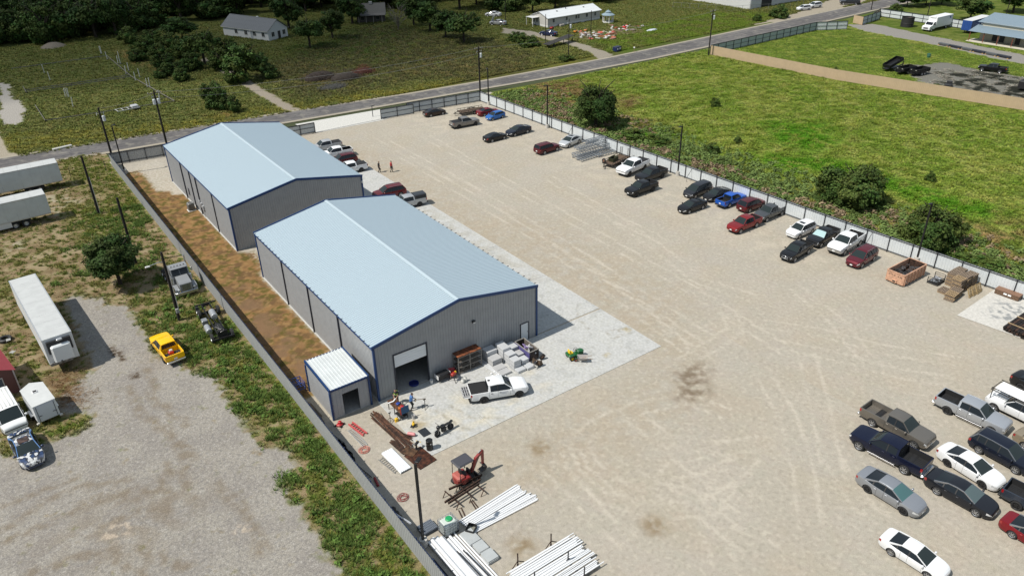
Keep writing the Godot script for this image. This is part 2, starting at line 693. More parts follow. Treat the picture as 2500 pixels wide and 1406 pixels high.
func plan_west() -> void:
	west = Plan.new(-16, -147, 16.9, -8, 0.09, Color(0.60, 0.53, 0.41))
	var p := west
	p.lay(Color(0.50, 0.435, 0.325), 2.5, 4.0, 0.52, 0.75)
	p.lay(Color(0.67, 0.61, 0.49), 4.0, 4.0, 0.58, 0.7)
	p.lay(Color(0.41, 0.42, 0.22), 3.0, 6.0, 0.60, 0.75)
	p.lay(Color(0.34, 0.41, 0.17), 1.2, 6.0, 0.66, 0.75)
	p.lay(Color(0.72, 0.68, 0.60), 2.0, 6.0, 0.55, 0.8, p.mask([pix([[0, 470], [130, 540], [180, 500], [230, 500], [140, 470]]), pix([[0, 590], [60, 580], [40, 610], [0, 620]]), pix([[180, 585], [260, 570], [250, 580], [200, 595]])], 2.0))
	var verge := p.mask([pix([[330, 770], [420, 730], [500, 760], [640, 850], [780, 1000], [900, 1150], [1100, 1406], [1180, 1520], [860, 1520], [790, 1400], [730, 1230], [650, 1080], [520, 930], [460, 880]]), pix([[0, 1080], [110, 1040], [250, 1010], [240, 1035], [130, 1070], [60, 1110]]), pix([[0, 640], [70, 690], [40, 770], [0, 780]]), pix([[130, 370], [270, 400], [320, 470], [250, 470], [160, 430]]), pix([[150, 500], [330, 470], [350, 560], [200, 600]])], 3.0)
	p.lay(Color(0.42, 0.45, 0.21), 2.2, 4.0, 0.45, 0.85, verge)
	p.lay(Color(0.32, 0.42, 0.15), 1.0, 5.0, 0.57, 0.75, verge)
	p.lay(Color(0.60, 0.53, 0.41), 1.6, 6.0, 0.62, 0.8, verge)
	var lot := p.mask([pix([[150, 745], [190, 728], [250, 732], [310, 760], [345, 800], [360, 850], [420, 880], [480, 905], [540, 980], [600, 1050], [680, 1105], [715, 1180], [740, 1290], [800, 1406], [900, 1600], [-600, 1600], [-400, 1100], [0, 1090], [60, 1130], [120, 1085], [250, 1030], [150, 985], [170, 940], [235, 905], [210, 850]])], 1.8)
	p.lay(Color(0.665, 0.64, 0.60), 1.5, 2.6, 0.5, 1.0, lot, 2.2)
	p.lay(Color(0.60, 0.58, 0.55), 5.0, 4.0, 0.5, 0.6, lot)
	p.lay(Color(0.75, 0.73, 0.70), 0.5, 5.0, 0.64, 0.5, lot)
	p.lay(Color(0.50, 0.49, 0.475), 0.35, 5.0, 0.64, 0.5, lot)
	var ruts := []
	for q in [[[0, 1300], [120, 1215], [240, 1180], [330, 1170]], [[0, 1330], [150, 1260], [270, 1205], [360, 1190]], [[200, 1230], [330, 1215], [400, 1190]], [[230, 1290], [330, 1250], [420, 1250]], [[440, 1090], [450, 1150], [470, 1230]], [[520, 1175], [570, 1220], [610, 1280], [640, 1350]], [[400, 1130], [410, 1200], [400, 1280]], [[0, 1240], [100, 1200], [200, 1165]], [[240, 1340], [330, 1390], [380, 1440]], [[60, 1406], [180, 1360], [330, 1340], [460, 1390]], [[310, 940], [330, 1000], [420, 1060], [480, 1120]], [[360, 900], [380, 980], [460, 1040]]]:
		ruts.append_array(p.stroke(pix(q), 0.8))
	p.lay(Color(0.52, 0.465, 0.39), 1.2, 2.0, 0.42, 0.55, p.mask(ruts, 0.7))
	p.lay(Color(0.55, 0.505, 0.445), 2.5, 3.0, 0.5, 0.55, p.mask([pix([[180, 1240], [330, 1190], [520, 1180], [620, 1250], [600, 1330], [420, 1300], [300, 1406], [200, 1380]])], 5.0))
	p.lay(Color(0.80, 0.74, 0.66), 0.9, 5.0, 0.55, 0.8, p.mask([pix([[230, 1290], [320, 1260], [340, 1290], [260, 1330]]), pix([[570, 1280], [620, 1275], [615, 1310], [580, 1305]])], 1.0))
	p.lay(Color(0.36, 0.31, 0.26), 0.7, 4.0, 0.4, 0.85, p.mask([pix([[317, 912], [330, 908], [345, 920], [332, 930], [322, 924]]), pix([[268, 842], [300, 860], [306, 880], [290, 880], [272, 860]])], 0.5))
	p.lay(Color(0.44, 0.33, 0.22), 0.8, 3.0, 0.45, 0.8, p.mask([pix([[105, 925], [180, 900], [215, 930], [190, 985], [130, 985]])], 2.0))
	var m := plan_material(p, "stones")
	plan_sheet("gravel_lot", p, m, -0.005)


func plan_yard() -> void:
	yard = Plan.new(16.4, -140, 92, -4, 0.1, Color(0.69, 0.66, 0.607))
	var p := yard
	p.lay(Color(0.72, 0.69, 0.635), 7.0, 3.0, 0.55, 0.5)
	p.lay(Color(0.69, 0.665, 0.62), 12.0, 3.0, 0.54, 0.5)
	p.lay(Color(0.70, 0.65, 0.57), 9.0, 3.0, 0.62, 0.35)
	p.lay(Color(0.655, 0.60, 0.52), 2.0, 2.0, 0.45, 0.5, p.mask([[V(50, 0, -120), V(56, 0, -118), V(58, 0, -60), V(57, 0, -42), V(44, 0, -36), V(22, 0, -38), V(22, 0, -44), V(50, 0, -44)]], 6.0))
	p.lay(Color(0.68, 0.65, 0.60), 0.8, 3.0, 0.5, 0.5, p.mask([[V(16.4, 0, -53.6), V(22.5, 0, -53.6), V(22.5, 0, -44), V(26, 0, -40), V(25, 0, -34), V(16.4, 0, -36)]], 2.0))
	p.lay(Color(0.77, 0.73, 0.66), 3.0, 3.0, 0.5, 0.6, p.mask([[V(60, 0, -133), V(86, 0, -130), V(88, 0, -30), V(80, 0, -30), V(76, 0, -110)]], 8.0))
	var ruts := []
	for q in [[[1437, 1085], [1460, 1130], [1500, 1170], [1560, 1190], [1620, 1194]], [[1600, 1172], [1690, 1195], [1770, 1225], [1850, 1280], [1900, 1340]], [[1640, 1118], [1700, 1160], [1760, 1200]], [[1812, 1094], [1740, 1148], [1640, 1172]], [[1735, 1380], [1735, 1350], [1720, 1320]], [[1500, 1110], [1560, 1150], [1640, 1190], [1760, 1250], [1850, 1320]], [[1860, 1120], [1800, 1180], [1760, 1250]], [[1420, 1100], [1440, 1150], [1500, 1200], [1600, 1230], [1720, 1220], [1800, 1170]], [[1400, 1060], [1450, 1020], [1560, 980], [1680, 960], [1790, 1000]], [[1650, 880], [1730, 830], [1780, 800], [1760, 760]], [[1640, 790], [1700, 820], [1730, 860]], [[1100, 420], [1400, 600], [1650, 760], [1760, 830]], [[1000, 380], [1300, 560], [1560, 740], [1700, 850]], [[1050, 330], [1350, 500], [1700, 700], [1950, 860]], [[930, 330], [1200, 480], [1500, 660]], [[1880, 900], [1950, 1020], [1990, 1150], [2010, 1300]], [[1990, 860], [2030, 1000], [2060, 1150]], [[2060, 1120], [2130, 1230], [2230, 1300], [2330, 1350]], [[1900, 830], [2050, 860], [2200, 900], [2330, 920]], [[1860, 780], [2000, 800], [2150, 840], [2330, 870]], [[1960, 700], [2060, 780], [2160, 900]], [[1500, 520], [1620, 600], [1720, 680], [1850, 720]], [[1350, 430], [1500, 520], [1640, 590]], [[1560, 1010], [1640, 1060], [1760, 1080], [1880, 1060]], [[1350, 1120], [1420, 1170], [1480, 1250], [1560, 1310]]]:
		var line := pix(q)
		ruts.append_array(p.stroke(line, 0.3))
		var side := []
		for i in line.size():
			var d: Vector3 = line[mini(i + 1, line.size() - 1)] - line[maxi(i - 1, 0)]
			side.append(line[i] + d.cross(Vector3.UP).normalized() * 1.65)
		ruts.append_array(p.stroke(side, 0.25))
	p.lay(Color(0.79, 0.755, 0.695), 4.0, 1.5, 0.35, 0.7, p.mask(ruts, 0.35))
	p.lay(Color(0.58, 0.55, 0.50), 0.45, 4.0, 0.68, 0.4)
	p.lay(Color(0.84, 0.80, 0.73), 0.6, 4.0, 0.67, 0.35)
	p.lay(Color(0.45, 0.39, 0.325), 1.3, 2.0, 0.5, 0.75, p.mask([pix([[1640, 895], [1690, 880], [1730, 905], [1730, 950], [1690, 970], [1650, 965], [1680, 930]]), pix([[1575, 885], [1600, 882], [1615, 905], [1595, 908]]), pix([[1265, 1100], [1285, 1105], [1280, 1120], [1265, 1115]]), pix([[1340, 575], [1370, 578], [1365, 592], [1345, 590]]), pix([[1200, 570], [1245, 572], [1240, 578], [1210, 580]])], 2.0))
	p.lay(Color(0.50, 0.42, 0.31), 1.1, 2.0, 0.4, 0.7, p.mask([pix([[1303, 1095], [1320, 1085], [1335, 1090], [1325, 1105], [1308, 1106]]), pix([[1575, 1280], [1620, 1275], [1625, 1290], [1585, 1292]]), pix([[1590, 1310], [1625, 1315], [1620, 1340], [1595, 1335]]), pix([[1255, 1300], [1310, 1290], [1315, 1330], [1265, 1345]]), pix([[2125, 768], [2150, 770], [2155, 783], [2130, 780]]), pix([[2225, 778], [2260, 772], [2255, 790], [2235, 792]])], 1.5))
	# the strip of clay between the fence and the warehouses
	var strip := p.mask([[V(10, 0, -127), V(18.5, 0, -134), V(20, 0, -120), V(22.7, 0, -116), V(22.7, 0, -93), V(24, 0, -90), V(22.7, 0, -84), V(22.7, 0, -59), V(10, 0, -56)]], 1.5)
	p.lay(Color(0.555, 0.43, 0.285), 1.2, 2.0, 0.5, 1.0, strip, 3.0)
	p.lay(Color(0.42, 0.335, 0.235), 2.5, 5.0, 0.5, 0.85, strip)
	p.lay(Color(0.36, 0.34, 0.17), 2.0, 6.0, 0.54, 0.8, strip)
	p.lay(Color(0.62, 0.50, 0.34), 1.1, 6.0, 0.62, 0.7, strip)
	p.lay(Color(0.50, 0.40, 0.31), 3.0, 4.0, 0.45, 0.8, p.mask([[V(17, 0, -85), V(20, 0, -84), V(20, 0, -60), V(16.6, 0, -60)]], 2.0))
	p.lay(Color(0.78, 0.75, 0.70), 0.5, 4.0, 0.55, 0.7, p.mask([[V(18.5, 0, -134), V(24, 0, -136), V(22.6, 0, -117), V(20, 0, -121)], [V(23, 0, -92.8), V(41, 0, -92.8), V(41, 0, -84), V(23, 0, -84)]], 1.0))
	plan_sheet("gravel_yard", p, plan_material(p, "gravel"), 0.0, [V(16.45, 0, -139.9), V(91.4, 0, -135.0), V(91.4, 0, -4.2), V(16.45, 0, -4.2)])


func plan_east() -> void:
	east = Plan.new(86, -147, 330, -8, 0.2, Color(0.400, 0.460, 0.190))
	var p := east
	p.lay(Color(0.464, 0.496, 0.236), 9.0, 4.0, 0.5, 0.75)
	p.lay(Color(0.328, 0.425, 0.137), 14.0, 4.0, 0.54, 0.6)
	p.lay(Color(0.504, 0.522, 0.296), 3.0, 5.0, 0.6, 0.6)
	p.lay(Color(0.312, 0.381, 0.137), 4.0, 5.0, 0.62, 0.6)
	var weeds := p.mask([pix([[1170, 235], [1400, 185], [1520, 260], [1640, 350], [1800, 430], [2100, 500], [2300, 540], [2500, 560], [2700, 640], [2500, 690], [2240, 610], [1900, 500], [1600, 390], [1350, 300]])], 8.0)
	p.lay(Color(0.490, 0.410, 0.290), 4.0, 5.0, 0.48, 0.85, weeds)
	p.lay(Color(0.280, 0.345, 0.137), 3.0, 5.0, 0.56, 0.75, weeds)
	p.lay(Color(0.400, 0.330, 0.240), 2.0, 4.0, 0.4, 0.8, p.mask([pix([[1300, 200], [1420, 195], [1430, 240], [1340, 240]]), pix([[1340, 265], [1410, 250], [1400, 290], [1350, 290]]), pix([[1500, 235], [1560, 232], [1570, 262], [1505, 262]]), pix([[1690, 405], [1780, 400], [1800, 430], [1720, 435]])], 3.0))
	var green := p.mask([pix([[1850, 380], [1960, 370], [2150, 430], [2500, 520], [2500, 545], [2200, 470], [2000, 420], [1880, 410]]), pix([[1880, 295], [2000, 310], [2040, 350], [1950, 370], [1870, 340]]), pix([[1520, 310], [1640, 330], [1650, 355], [1540, 350]])], 5.0)
	p.lay(Color(0.240, 0.416, 0.076), 3.0, 3.0, 0.4, 0.85, green)
	# the neighbouring lot
	var comp := p.mask([pix([[1745, 118], [1995, 75], [2065, 75], [2500, 150], [2500, 262], [2050, 190]])], 2.0)
	p.lay(Color(0.328, 0.407, 0.152), 6.0, 3.0, 0.45, 0.7, comp)
	p.lay(Color(0.620, 0.605, 0.580), 3.0, 3.0, 0.5, 1.0, p.mask([pix([[2070, 60], [2135, 58], [2300, 92], [2520, 138], [2520, 160], [2440, 145], [2300, 112], [2110, 75]])], 1.2), 4.0)
	p.lay(Color(0.520, 0.510, 0.480), 4.0, 3.0, 0.5, 1.0, p.mask([pix([[2190, 155], [2300, 155], [2500, 185], [2560, 260], [2440, 250], [2280, 210], [2230, 190]])], 3.0), 3.0)
	p.lay(Color(0.144, 0.150, 0.125), 4.0, 4.0, 0.48, 0.9, p.mask([pix([[2310, 170], [2420, 180], [2560, 215], [2560, 260], [2400, 235], [2280, 205]])], 5.0))
	plan_sheet("grass_field", p, plan_material(p, "soil"), -0.01, [V(91.4, 0, -134.9), V(114, 0, -134), V(140, 0, -132.5), V(329, 0, -137.0), V(329, 0, -8.5), V(91.4, 0, -8.5)])


func plan_north() -> void:
	north = Plan.new(-40, -430, 340, -137, 0.32, Color(0.355, 0.39, 0.205))
	var p := north
	p.lay(Color(0.40, 0.415, 0.23), 10.0, 4.0, 0.52, 0.7)
	p.lay(Color(0.33, 0.355, 0.18), 6.0, 4.0, 0.56, 0.65)
	p.lay(Color(0.46, 0.44, 0.28), 3.0, 5.0, 0.63, 0.5)
	p.lay(Color(0.42, 0.35, 0.23), 5.0, 4.0, 0.5, 0.6, p.mask([pix([[650, 160], [760, 150], [900, 200], [1050, 130], [1300, 150], [1280, 190], [1000, 190], [800, 220]])], 10.0))
	p.lay(Color(0.25, 0.33, 0.14), 5.0, 4.0, 0.42, 0.8, p.mask([pix([[700, 130], [880, 60], [1000, 60], [1040, 110], [850, 150]])], 10.0))
	p.lay(Color(0.46, 0.45, 0.20), 4.0, 3.0, 0.45, 0.8, p.mask([pix([[0, 330], [400, 300], [560, 280], [690, 255], [1150, 190], [1480, 130], [1480, 150], [1150, 205], [700, 280], [400, 325], [0, 380]])], 3.0))
	p.lay(Color(0.36, 0.45, 0.15), 7.0, 3.0, 0.45, 0.8, p.mask([pix([[1440, 90], [1560, 60], [1700, 30], [1900, 30], [1900, 55], [1700, 95], [1500, 135]])], 6.0))
	p.lay(Color(0.275, 0.285, 0.18), 4.0, 3.0, 0.4, 0.9, p.mask([pix([[640, 160], [760, 120], [900, 55], [1200, 90], [1330, 150], [1150, 188], [900, 222], [740, 252]])], 8.0))
	p.lay(Color(0.40, 0.37, 0.26), 2.5, 5.0, 0.62, 0.6, p.mask([pix([[640, 160], [760, 120], [900, 55], [1200, 90], [1330, 150], [1150, 188], [900, 222], [740, 252]])], 8.0))
	var track := pix([[490, 150], [520, 165], [560, 190], [600, 210], [650, 240], [690, 270], [735, 268], [690, 245], [640, 215], [580, 180], [520, 150], [495, 140]])
	p.lay(Color(0.64, 0.60, 0.545), 2.0, 2.5, 0.5, 1.0, p.mask([track], 1.0), 3.0)
	p.lay(Color(0.64, 0.61, 0.55), 2.0, 2.5, 0.5, 1.0, p.mask([pix([[1230, 68], [1300, 76], [1370, 92], [1440, 112], [1500, 132], [1470, 150], [1440, 128], [1380, 105], [1310, 90], [1225, 80]])], 1.0), 3.0)
	p.lay(Color(0.70, 0.68, 0.65), 1.5, 3.0, 0.5, 1.0, p.mask([pix([[0, 195], [20, 205], [35, 240], [55, 250], [62, 295], [30, 305], [0, 300]])], 1.2), 3.0)
	p.lay(Color(0.70, 0.66, 0.59), 2.0, 2.0, 0.5, 1.0, p.mask([pix([[-10, 310], [10, 340], [25, 370], [60, 384], [0, 404], [-30, 400]]), pix([[1840, 60], [1950, 30], [2100, -30], [2160, -30], [2110, 5], [2000, 32], [1920, 50]])], 1.2), 3.0)
	p.lay(Color(0.60, 0.50, 0.33), 2.0, 5.0, 0.5, 0.8, p.mask([pix([[260, 110], [320, 130], [400, 180], [410, 195], [340, 160], [270, 120]]), pix([[520, 265], [570, 255], [560, 285], [540, 290]])], 2.0))
	p.lay(Color(0.52, 0.46, 0.40), 1.6, 5.0, 0.5, 0.85, p.mask([pix([[1410, 92], [1470, 70], [1560, 65], [1575, 80], [1480, 90], [1440, 98]])], 2.0))
	plan_sheet("grass_meadow", p, plan_material(p, "soil"), -0.012, [V(-39, 0, -429), V(339, 0, -429), V(339, 0, -137.2), V(140, 0, -136.5), V(88, 0, -140), V(16, 0, -146.9), V(-39, 0, -147.1)])


# ---------------------------------------------------------------- the two warehouses and the shed
func set_buildings() -> void:
	warehouse("warehouse", "long grey metal warehouse whose roll-up door stands half open", 22.75, 41.15, -83.8, -53.6, [W(680, 632), W(745, 694), W(821, 766)], true)
	warehouse("warehouse", "grey metal warehouse with closed gable end, condenser unit along its wall", 22.6, 40.9, -123.6, -92.9, [W(436, 392), W(456, 413), W(471, 428), W(512, 468)], false)
	shed()


func warehouse(called: String, label: String, x0: float, x1: float, z0: float, z1: float, spouts: Array, open: bool) -> void:
	var eave := 5.95
	var ridge := 7.6
	var xm := (x0 + x1) / 2
	var t := thing(called, label, "warehouse")
	var wall := paint(0.32, 0.328, 0.335, 0.6, 0.0, "dirt")
	var blue := paint(0.009, 0.043, 0.145, 0.45, 0.05)
	var roof := paint(0.55, 0.645, 0.69, 0.5, 0.6)
	var dark := paint(0.012, 0.016, 0.03, 0.5)
	var white := paint(0.72, 0.75, 0.77, 0.45, 0.1)
	# long walls
	var count := int(round((z1 - z0) / 0.93))
	var step := (z1 - z0) / count
	var side := geo().sheet(step, eave - 0.06, eave - 0.06, 3).mesh()
	for i in count:
		obj("wall_panel", side, wall, t, V(x0, 0, z0 + i * step), Basis(V(0, 0, 1), Vector3.UP, V(-1, 0, 0)))
		obj("wall_panel", side, wall, t, V(x1, 0, z0 + (i + 1) * step), Basis(V(0, 0, -1), Vector3.UP, V(1, 0, 0)))
	# gable walls, round the openings at the front
	var cuts := []
	for i in 20:
		cuts.append([lerpf(x0, x1, i / 20.0), lerpf(x0, x1, (i + 1) / 20.0), 0.0])
	var front := cuts.duplicate(true)
	if open:
		front = []
		for s in [[x0, 24.66, 2, 0.0], [24.66, 28.06, 4, 4.3], [28.06, 39.08, 12, 0.0], [39.08, 40.12, 1, 2.15], [40.12, x1, 1, 0.0]]:
			for i in s[2]:
				front.append([lerpf(s[0], s[1], float(i) / s[2]), lerpf(s[0], s[1], float(i + 1) / s[2]), s[3]])
	var rise := func(x: float) -> float: return lerpf(eave, ridge, 1.0 - absf(x - xm) / (xm - x0)) - 0.04
	for k in 2:
		for c in (front if k == 0 else cuts):
			var a: float = c[0]
			var b: float = c[1]
			if k == 0:
				obj("wall_panel", geo().sheet(b - a, rise.call(a), rise.call(b), 3, 0.032, c[2]), wall, t, V(a, 0, z1))
			else:
				obj("wall_panel", geo().sheet(b - a, rise.call(b), rise.call(a), 3, 0.032, c[2]), wall, t, V(b, 0, z0), turned(PI))
	# roof sheets, eave to ridge, with the open ends of their ribs over the eave
	var run := W(xm - x0 + 0.16, ridge - eave).length()
	var over := V(-0.16, eave - 0.03, 0)
	var slope_l := V(xm - x0 + 0.16, ridge - over.y, 0).normalized()
	var slope_r := V(-slope_l.x, slope_l.y, 0)
	var rs := geo().sheet(step, run, run, 3, 0.045).mesh()
	for i in count:
		obj("roof_panel", rs, roof, t, V(x0 - 0.16, eave, z0 + i * step), Basis(V(0, 0, 1), slope_l, V(0, 0, 1).cross(slope_l)))
		obj("roof_panel", rs, roof, t, V(x1 + 0.16, eave, z0 + (i + 1) * step), Basis(V(0, 0, -1), slope_r, V(0, 0, -1).cross(slope_r)))
		if open:
			for s in [-1, 1]:
				var ex := x0 - 0.18 if s < 0 else x1 + 0.18
				obj("rib_closure", geo().box(Vector3.ZERO, V(0.24, 0.06, 0.055)), dark, t, V(ex, eave + 0.06, z0 + (i + 0.5) * step))
	var cap := geo()
	cap.sweep([W(-0.26, -0.035), W(0, 0.055), W(0.26, -0.035), W(0.26, -0.05), W(0, 0.03), W(-0.26, -0.05)], z0 - 0.02, z1 + 0.02)
	obj("ridge_cap", cap, paint(0.55, 0.645, 0.69, 0.5, 0.6), t, V(xm, ridge + 0.08, 0))
	# blue trim
	for s in [-1, 1]:
		var ex := x0 if s < 0 else x1
		obj("eave_gutter", geo().slab(Vector3.ZERO, V(0.16, 0.2, z1 - z0 + 0.1), 0.02), blue, t, V(ex + s * 0.1, eave - 0.13, (z0 + z1) / 2))
		for zz in [z0 - 0.05, z1 + 0.05]:
			var a := V(ex + s * 0.18, eave - 0.03, zz)
			var b := V(xm, ridge + 0.03, zz)
			obj("rake_trim", geo().bar(a, b, 0.10, 0.3, Vector3.UP), blue, t)
			var inward := -0.04 if zz > z0 else 0.04
			obj("corner_trim", geo().slab(Vector3.ZERO, V(0.22, eave - 0.2, 0.2), 0.03), blue, t, V(ex + s * 0.02, (eave - 0.2) / 2, zz + inward))
	for q: Vector2 in spouts:
		var z := at(q.x, q.y, eave).z
		obj("downspout", geo().slab(Vector3.ZERO, V(0.12, eave - 0.25, 0.16), 0.02), dark, t, V(x0 - 0.1, (eave - 0.25) / 2 + 0.05, z))
	for k in 5:
		obj("downspout", geo().slab(Vector3.ZERO, V(0.12, eave - 0.25, 0.16), 0.02), dark, t, V(x1 + 0.1, (eave - 0.25) / 2 + 0.05, lerpf(z0 + 3, z1 - 3, k / 4.0)))
	for s in [[V(x0 - 0.06, 0, (z0 + z1) / 2), V(0.2, 0.14, z1 - z0 + 0.2)], [V(xm, 0, z0 - 0.03), V(x1 - x0, 0.14, 0.16)]]:
		obj("foundation_edge", geo().box(s[0] + V(0, 0.02, 0), s[1]), paint(0.5, 0.49, 0.46, 0.9, 0.0, "concrete"), t)
	obj("floor_slab", geo().box(V(xm, 0.0, (z0 + z1) / 2), V(x1 - x0 - 0.2, 0.08, z1 - z0 - 0.16)), paint(0.42, 0.41, 0.39, 0.7, 0.0, "concrete"), t)
	if open:
		var trim := paint(0.02, 0.025, 0.04, 0.5)
		# roll-up door, half raised
		var door := obj("roll_up_door", geo().box(V(26.36, 3.62, z1 - 0.06), V(3.4, 1.36, 0.05)), white, t)
		for i in 5:
			obj("door_slat", geo().slab(V(26.36, 3.07 + i * 0.272, z1 - 0.02), V(3.38, 0.25, 0.03), 0.01), white, door)
		obj("door_jamb", geo().box(V(24.6, 2.15, z1 + 0.02), V(0.12, 4.3, 0.12)), trim, t)
		obj("door_jamb", geo().box(V(28.12, 2.15, z1 + 0.02), V(0.12, 4.3, 0.12)), trim, t)
		obj("door_header", geo().box(V(26.36, 4.36, z1 + 0.02), V(3.64, 0.12, 0.12)), trim, t)
		var man := obj("door", geo().slab(V(39.6, 1.05, z1 + 0.0), V(0.94, 2.08, 0.06), 0.01), paint(0.62, 0.66, 0.68, 0.4), t)
		obj("handle", geo().box(V(39.98, 1.0, z1 + 0.06), V(0.12, 0.05, 0.06)), paint(0.3, 0.3, 0.3, 0.3, 0.8), man)
		for q in [[39.1, 1.08, 0.07, 2.16], [40.1, 1.08, 0.07, 2.16], [39.6, 2.14, 1.07, 0.07]]:
			obj("door_frame", geo().box(V(q[0], q[1], z1 + 0.03), V(q[2], q[3], 0.1)), trim, t)
		var lamp := obj("wall_light", geo().slab(V(33.4, 4.75, z1 + 0.14), V(0.34, 0.24, 0.24), 0.05), paint(0.02, 0.02, 0.02, 0.5), t)
		obj("lens", geo().box(V(33.4, 4.66, z1 + 0.27), V(0.26, 0.1, 0.03)), paint(0.7, 0.7, 0.66, 0.2), lamp)
		# what shows inside: benches, drums and a portable fan in the dark
		for q in [[25.2, -60.0, 1.6, 0.9, "low steel work bench inside the open door"], [26.8, -62.5, 2.0, 1.1, "wide steel work bench far inside the warehouse"], [27.6, -59.2, 0.8, 1.4, "tall narrow steel stand inside the warehouse"]]:
			var w := thing("work_bench", q[4], "bench", V(q[0], 0.04, q[1]))
			obj("bench_top", geo().slab(V(0, q[3], 0), V(q[2], 0.06, 0.7), 0.01), paint(0.12, 0.1, 0.09, 0.6), w)
			for sx in [-1, 1]:
				for sz in [-1, 1]:
					obj("leg", geo().box(V(sx * (q[2] / 2 - 0.08), q[3] / 2, sz * 0.28), V(0.06, q[3], 0.06)), paint(0.05, 0.05, 0.06, 0.6), w)
	else:
		obj("wall_light", geo().slab(V(x1 + 0.02, 5.1, z1 + 0.12), V(0.2, 0.3, 0.2), 0.03), paint(0.7, 0.7, 0.7, 0.4), t)
		var zz := at(458, 470, 1.5).z
		obj("wall_vent", geo().box(V(x0 - 0.05, 1.6, zz), V(0.06, 1.0, 0.55)), dark, t)
		# meters and conduit on the long wall
		for q in [[-107.6, 1.9], [-106.9, 1.7], [-106.2, 1.5]]:
			obj("meter_box", geo().slab(V(x0 - 0.12, q[1], q[0]), V(0.2, 0.7, 0.42), 0.02), paint(0.4, 0.41, 0.42, 0.5, 0.3), t)
			obj("conduit", geo().tube([V(x0 - 0.1, 0, q[0]), V(x0 - 0.1, q[1], q[0])], 0.03, 6), paint(0.35, 0.36, 0.37, 0.5, 0.4), t)
		var ac := thing("air_conditioner", "round-cornered condenser unit on a pad beside the warehouse wall", "condenser", at(467, 513))
		obj("concrete_pad", geo().slab(V(0, 0.05, 0), V(1.1, 0.1, 1.1), 0.02), paint(0.6, 0.6, 0.57, 0.9), ac)
		obj("casing", geo().slab(V(0, 0.62, 0), V(0.9, 1.04, 0.9), 0.1), paint(0.11, 0.11, 0.1, 0.5, 0.3), ac)
		for k in 6:
			obj("louver", geo().slab(V(0, 0.25 + k * 0.15, 0), V(0.94, 0.03, 0.94), 0.1), paint(0.2, 0.2, 0.19, 0.5, 0.4), ac)
		obj("top_ring", geo().lathe([W(0.43, 1.14), W(0.43, 1.2), W(0.36, 1.22), W(0.34, 1.15)], 20), paint(0.42, 0.43, 0.42, 0.5, 0.3), ac)
		obj("fan_guard", geo().lathe([W(0.3, 1.17), W(0.1, 1.21), W(0, 1.21)], 16), paint(0.05, 0.05, 0.05, 0.6), ac)


func shed() -> void:
	var x0 := 18.2
	var x1 := 21.9
	var z0 := -58.9
	var z1 := -53.6
	var h0 := 3.22
	var h1 := 3.4
	var t := thing("storage_shed", "small ribbed metal shed with blue trim and an open doorway", "shed")
	var wall := paint(0.37, 0.375, 0.38, 0.6, 0.0, "dirt")
	var blue := paint(0.008, 0.04, 0.135, 0.45, 0.05)
	var roof := paint(0.66, 0.69, 0.68, 0.45, 0.25, "dirt")
	for i in 6:
		var st := (z1 - z0) / 6
		obj("wall_panel", geo().sheet(st, h0, h0, 4), wall, t, V(x0, 0, z0 + i * st), Basis(V(0, 0, 1), Vector3.UP, V(-1, 0, 0)))
		obj("wall_panel", geo().sheet(st, h0, h0, 4), wall, t, V(x1, 0, z0 + (i + 1) * st), Basis(V(0, 0, -1), Vector3.UP, V(1, 0, 0)))
	for s in [[x0, 19.28, 0.0], [19.28, 20.05, 2.4], [20.05, 20.84, 2.4], [20.84, x1, 0.0]]:
		obj("wall_panel", geo().sheet(s[1] - s[0], h0, h0, 3, 0.025, s[2]), wall, t, V(s[0], 0, z1))
	for i in 4:
		obj("wall_panel", geo().sheet((x1 - x0) / 4, h1, h1, 3, 0.025), wall, t, V(x1 - i * (x1 - x0) / 4, 0, z0), turned(PI))
	var up := V(0, h1 - h0, z0 - z1).normalized()
	var len_ := W(z1 - z0 + 0.2, h1 - h0).length()
	for i in 4:
		var w := (x1 - x0 + 0.1) / 4
		obj("roof_panel", geo().sheet(w, len_, len_, 3, 0.045), roof, t, V(x0 - 0.05 + i * w, h0 + 0.06, z1 + 0.1), Basis(V(1, 0, 0), up, V(1, 0, 0).cross(up)))
	for s in [-1, 1]:
		var ex := x0 - 0.04 if s < 0 else x1 + 0.04
		obj("rake_trim", geo().bar(V(ex, h0 + 0.02, z1 + 0.12), V(ex, h1 + 0.02, z0 - 0.1), 0.12, 0.28), blue, t)
		for zz in [z0, z1]:
			obj("corner_trim", geo().slab(V(ex, h0 / 2 - 0.06, zz + (0.03 if zz == z1 else -0.03)), V(0.18, h0 - 0.16, 0.18), 0.02), blue, t)
	for zz in [z0 - 0.06, z1 + 0.08]:
		obj("eave_trim", geo().box(V((x0 + x1) / 2, (h0 if zz > z0 else h1) - 0.02, zz), V(x1 - x0, 0.2, 0.1)), blue, t)
	obj("floor_slab", geo().box(V((x0 + x1) / 2, 0.02, (z0 + z1) / 2), V(x1 - x0 - 0.1, 0.1, z1 - z0 - 0.06)), paint(0.42, 0.41, 0.39, 0.8, 0.0, "concrete"), t)


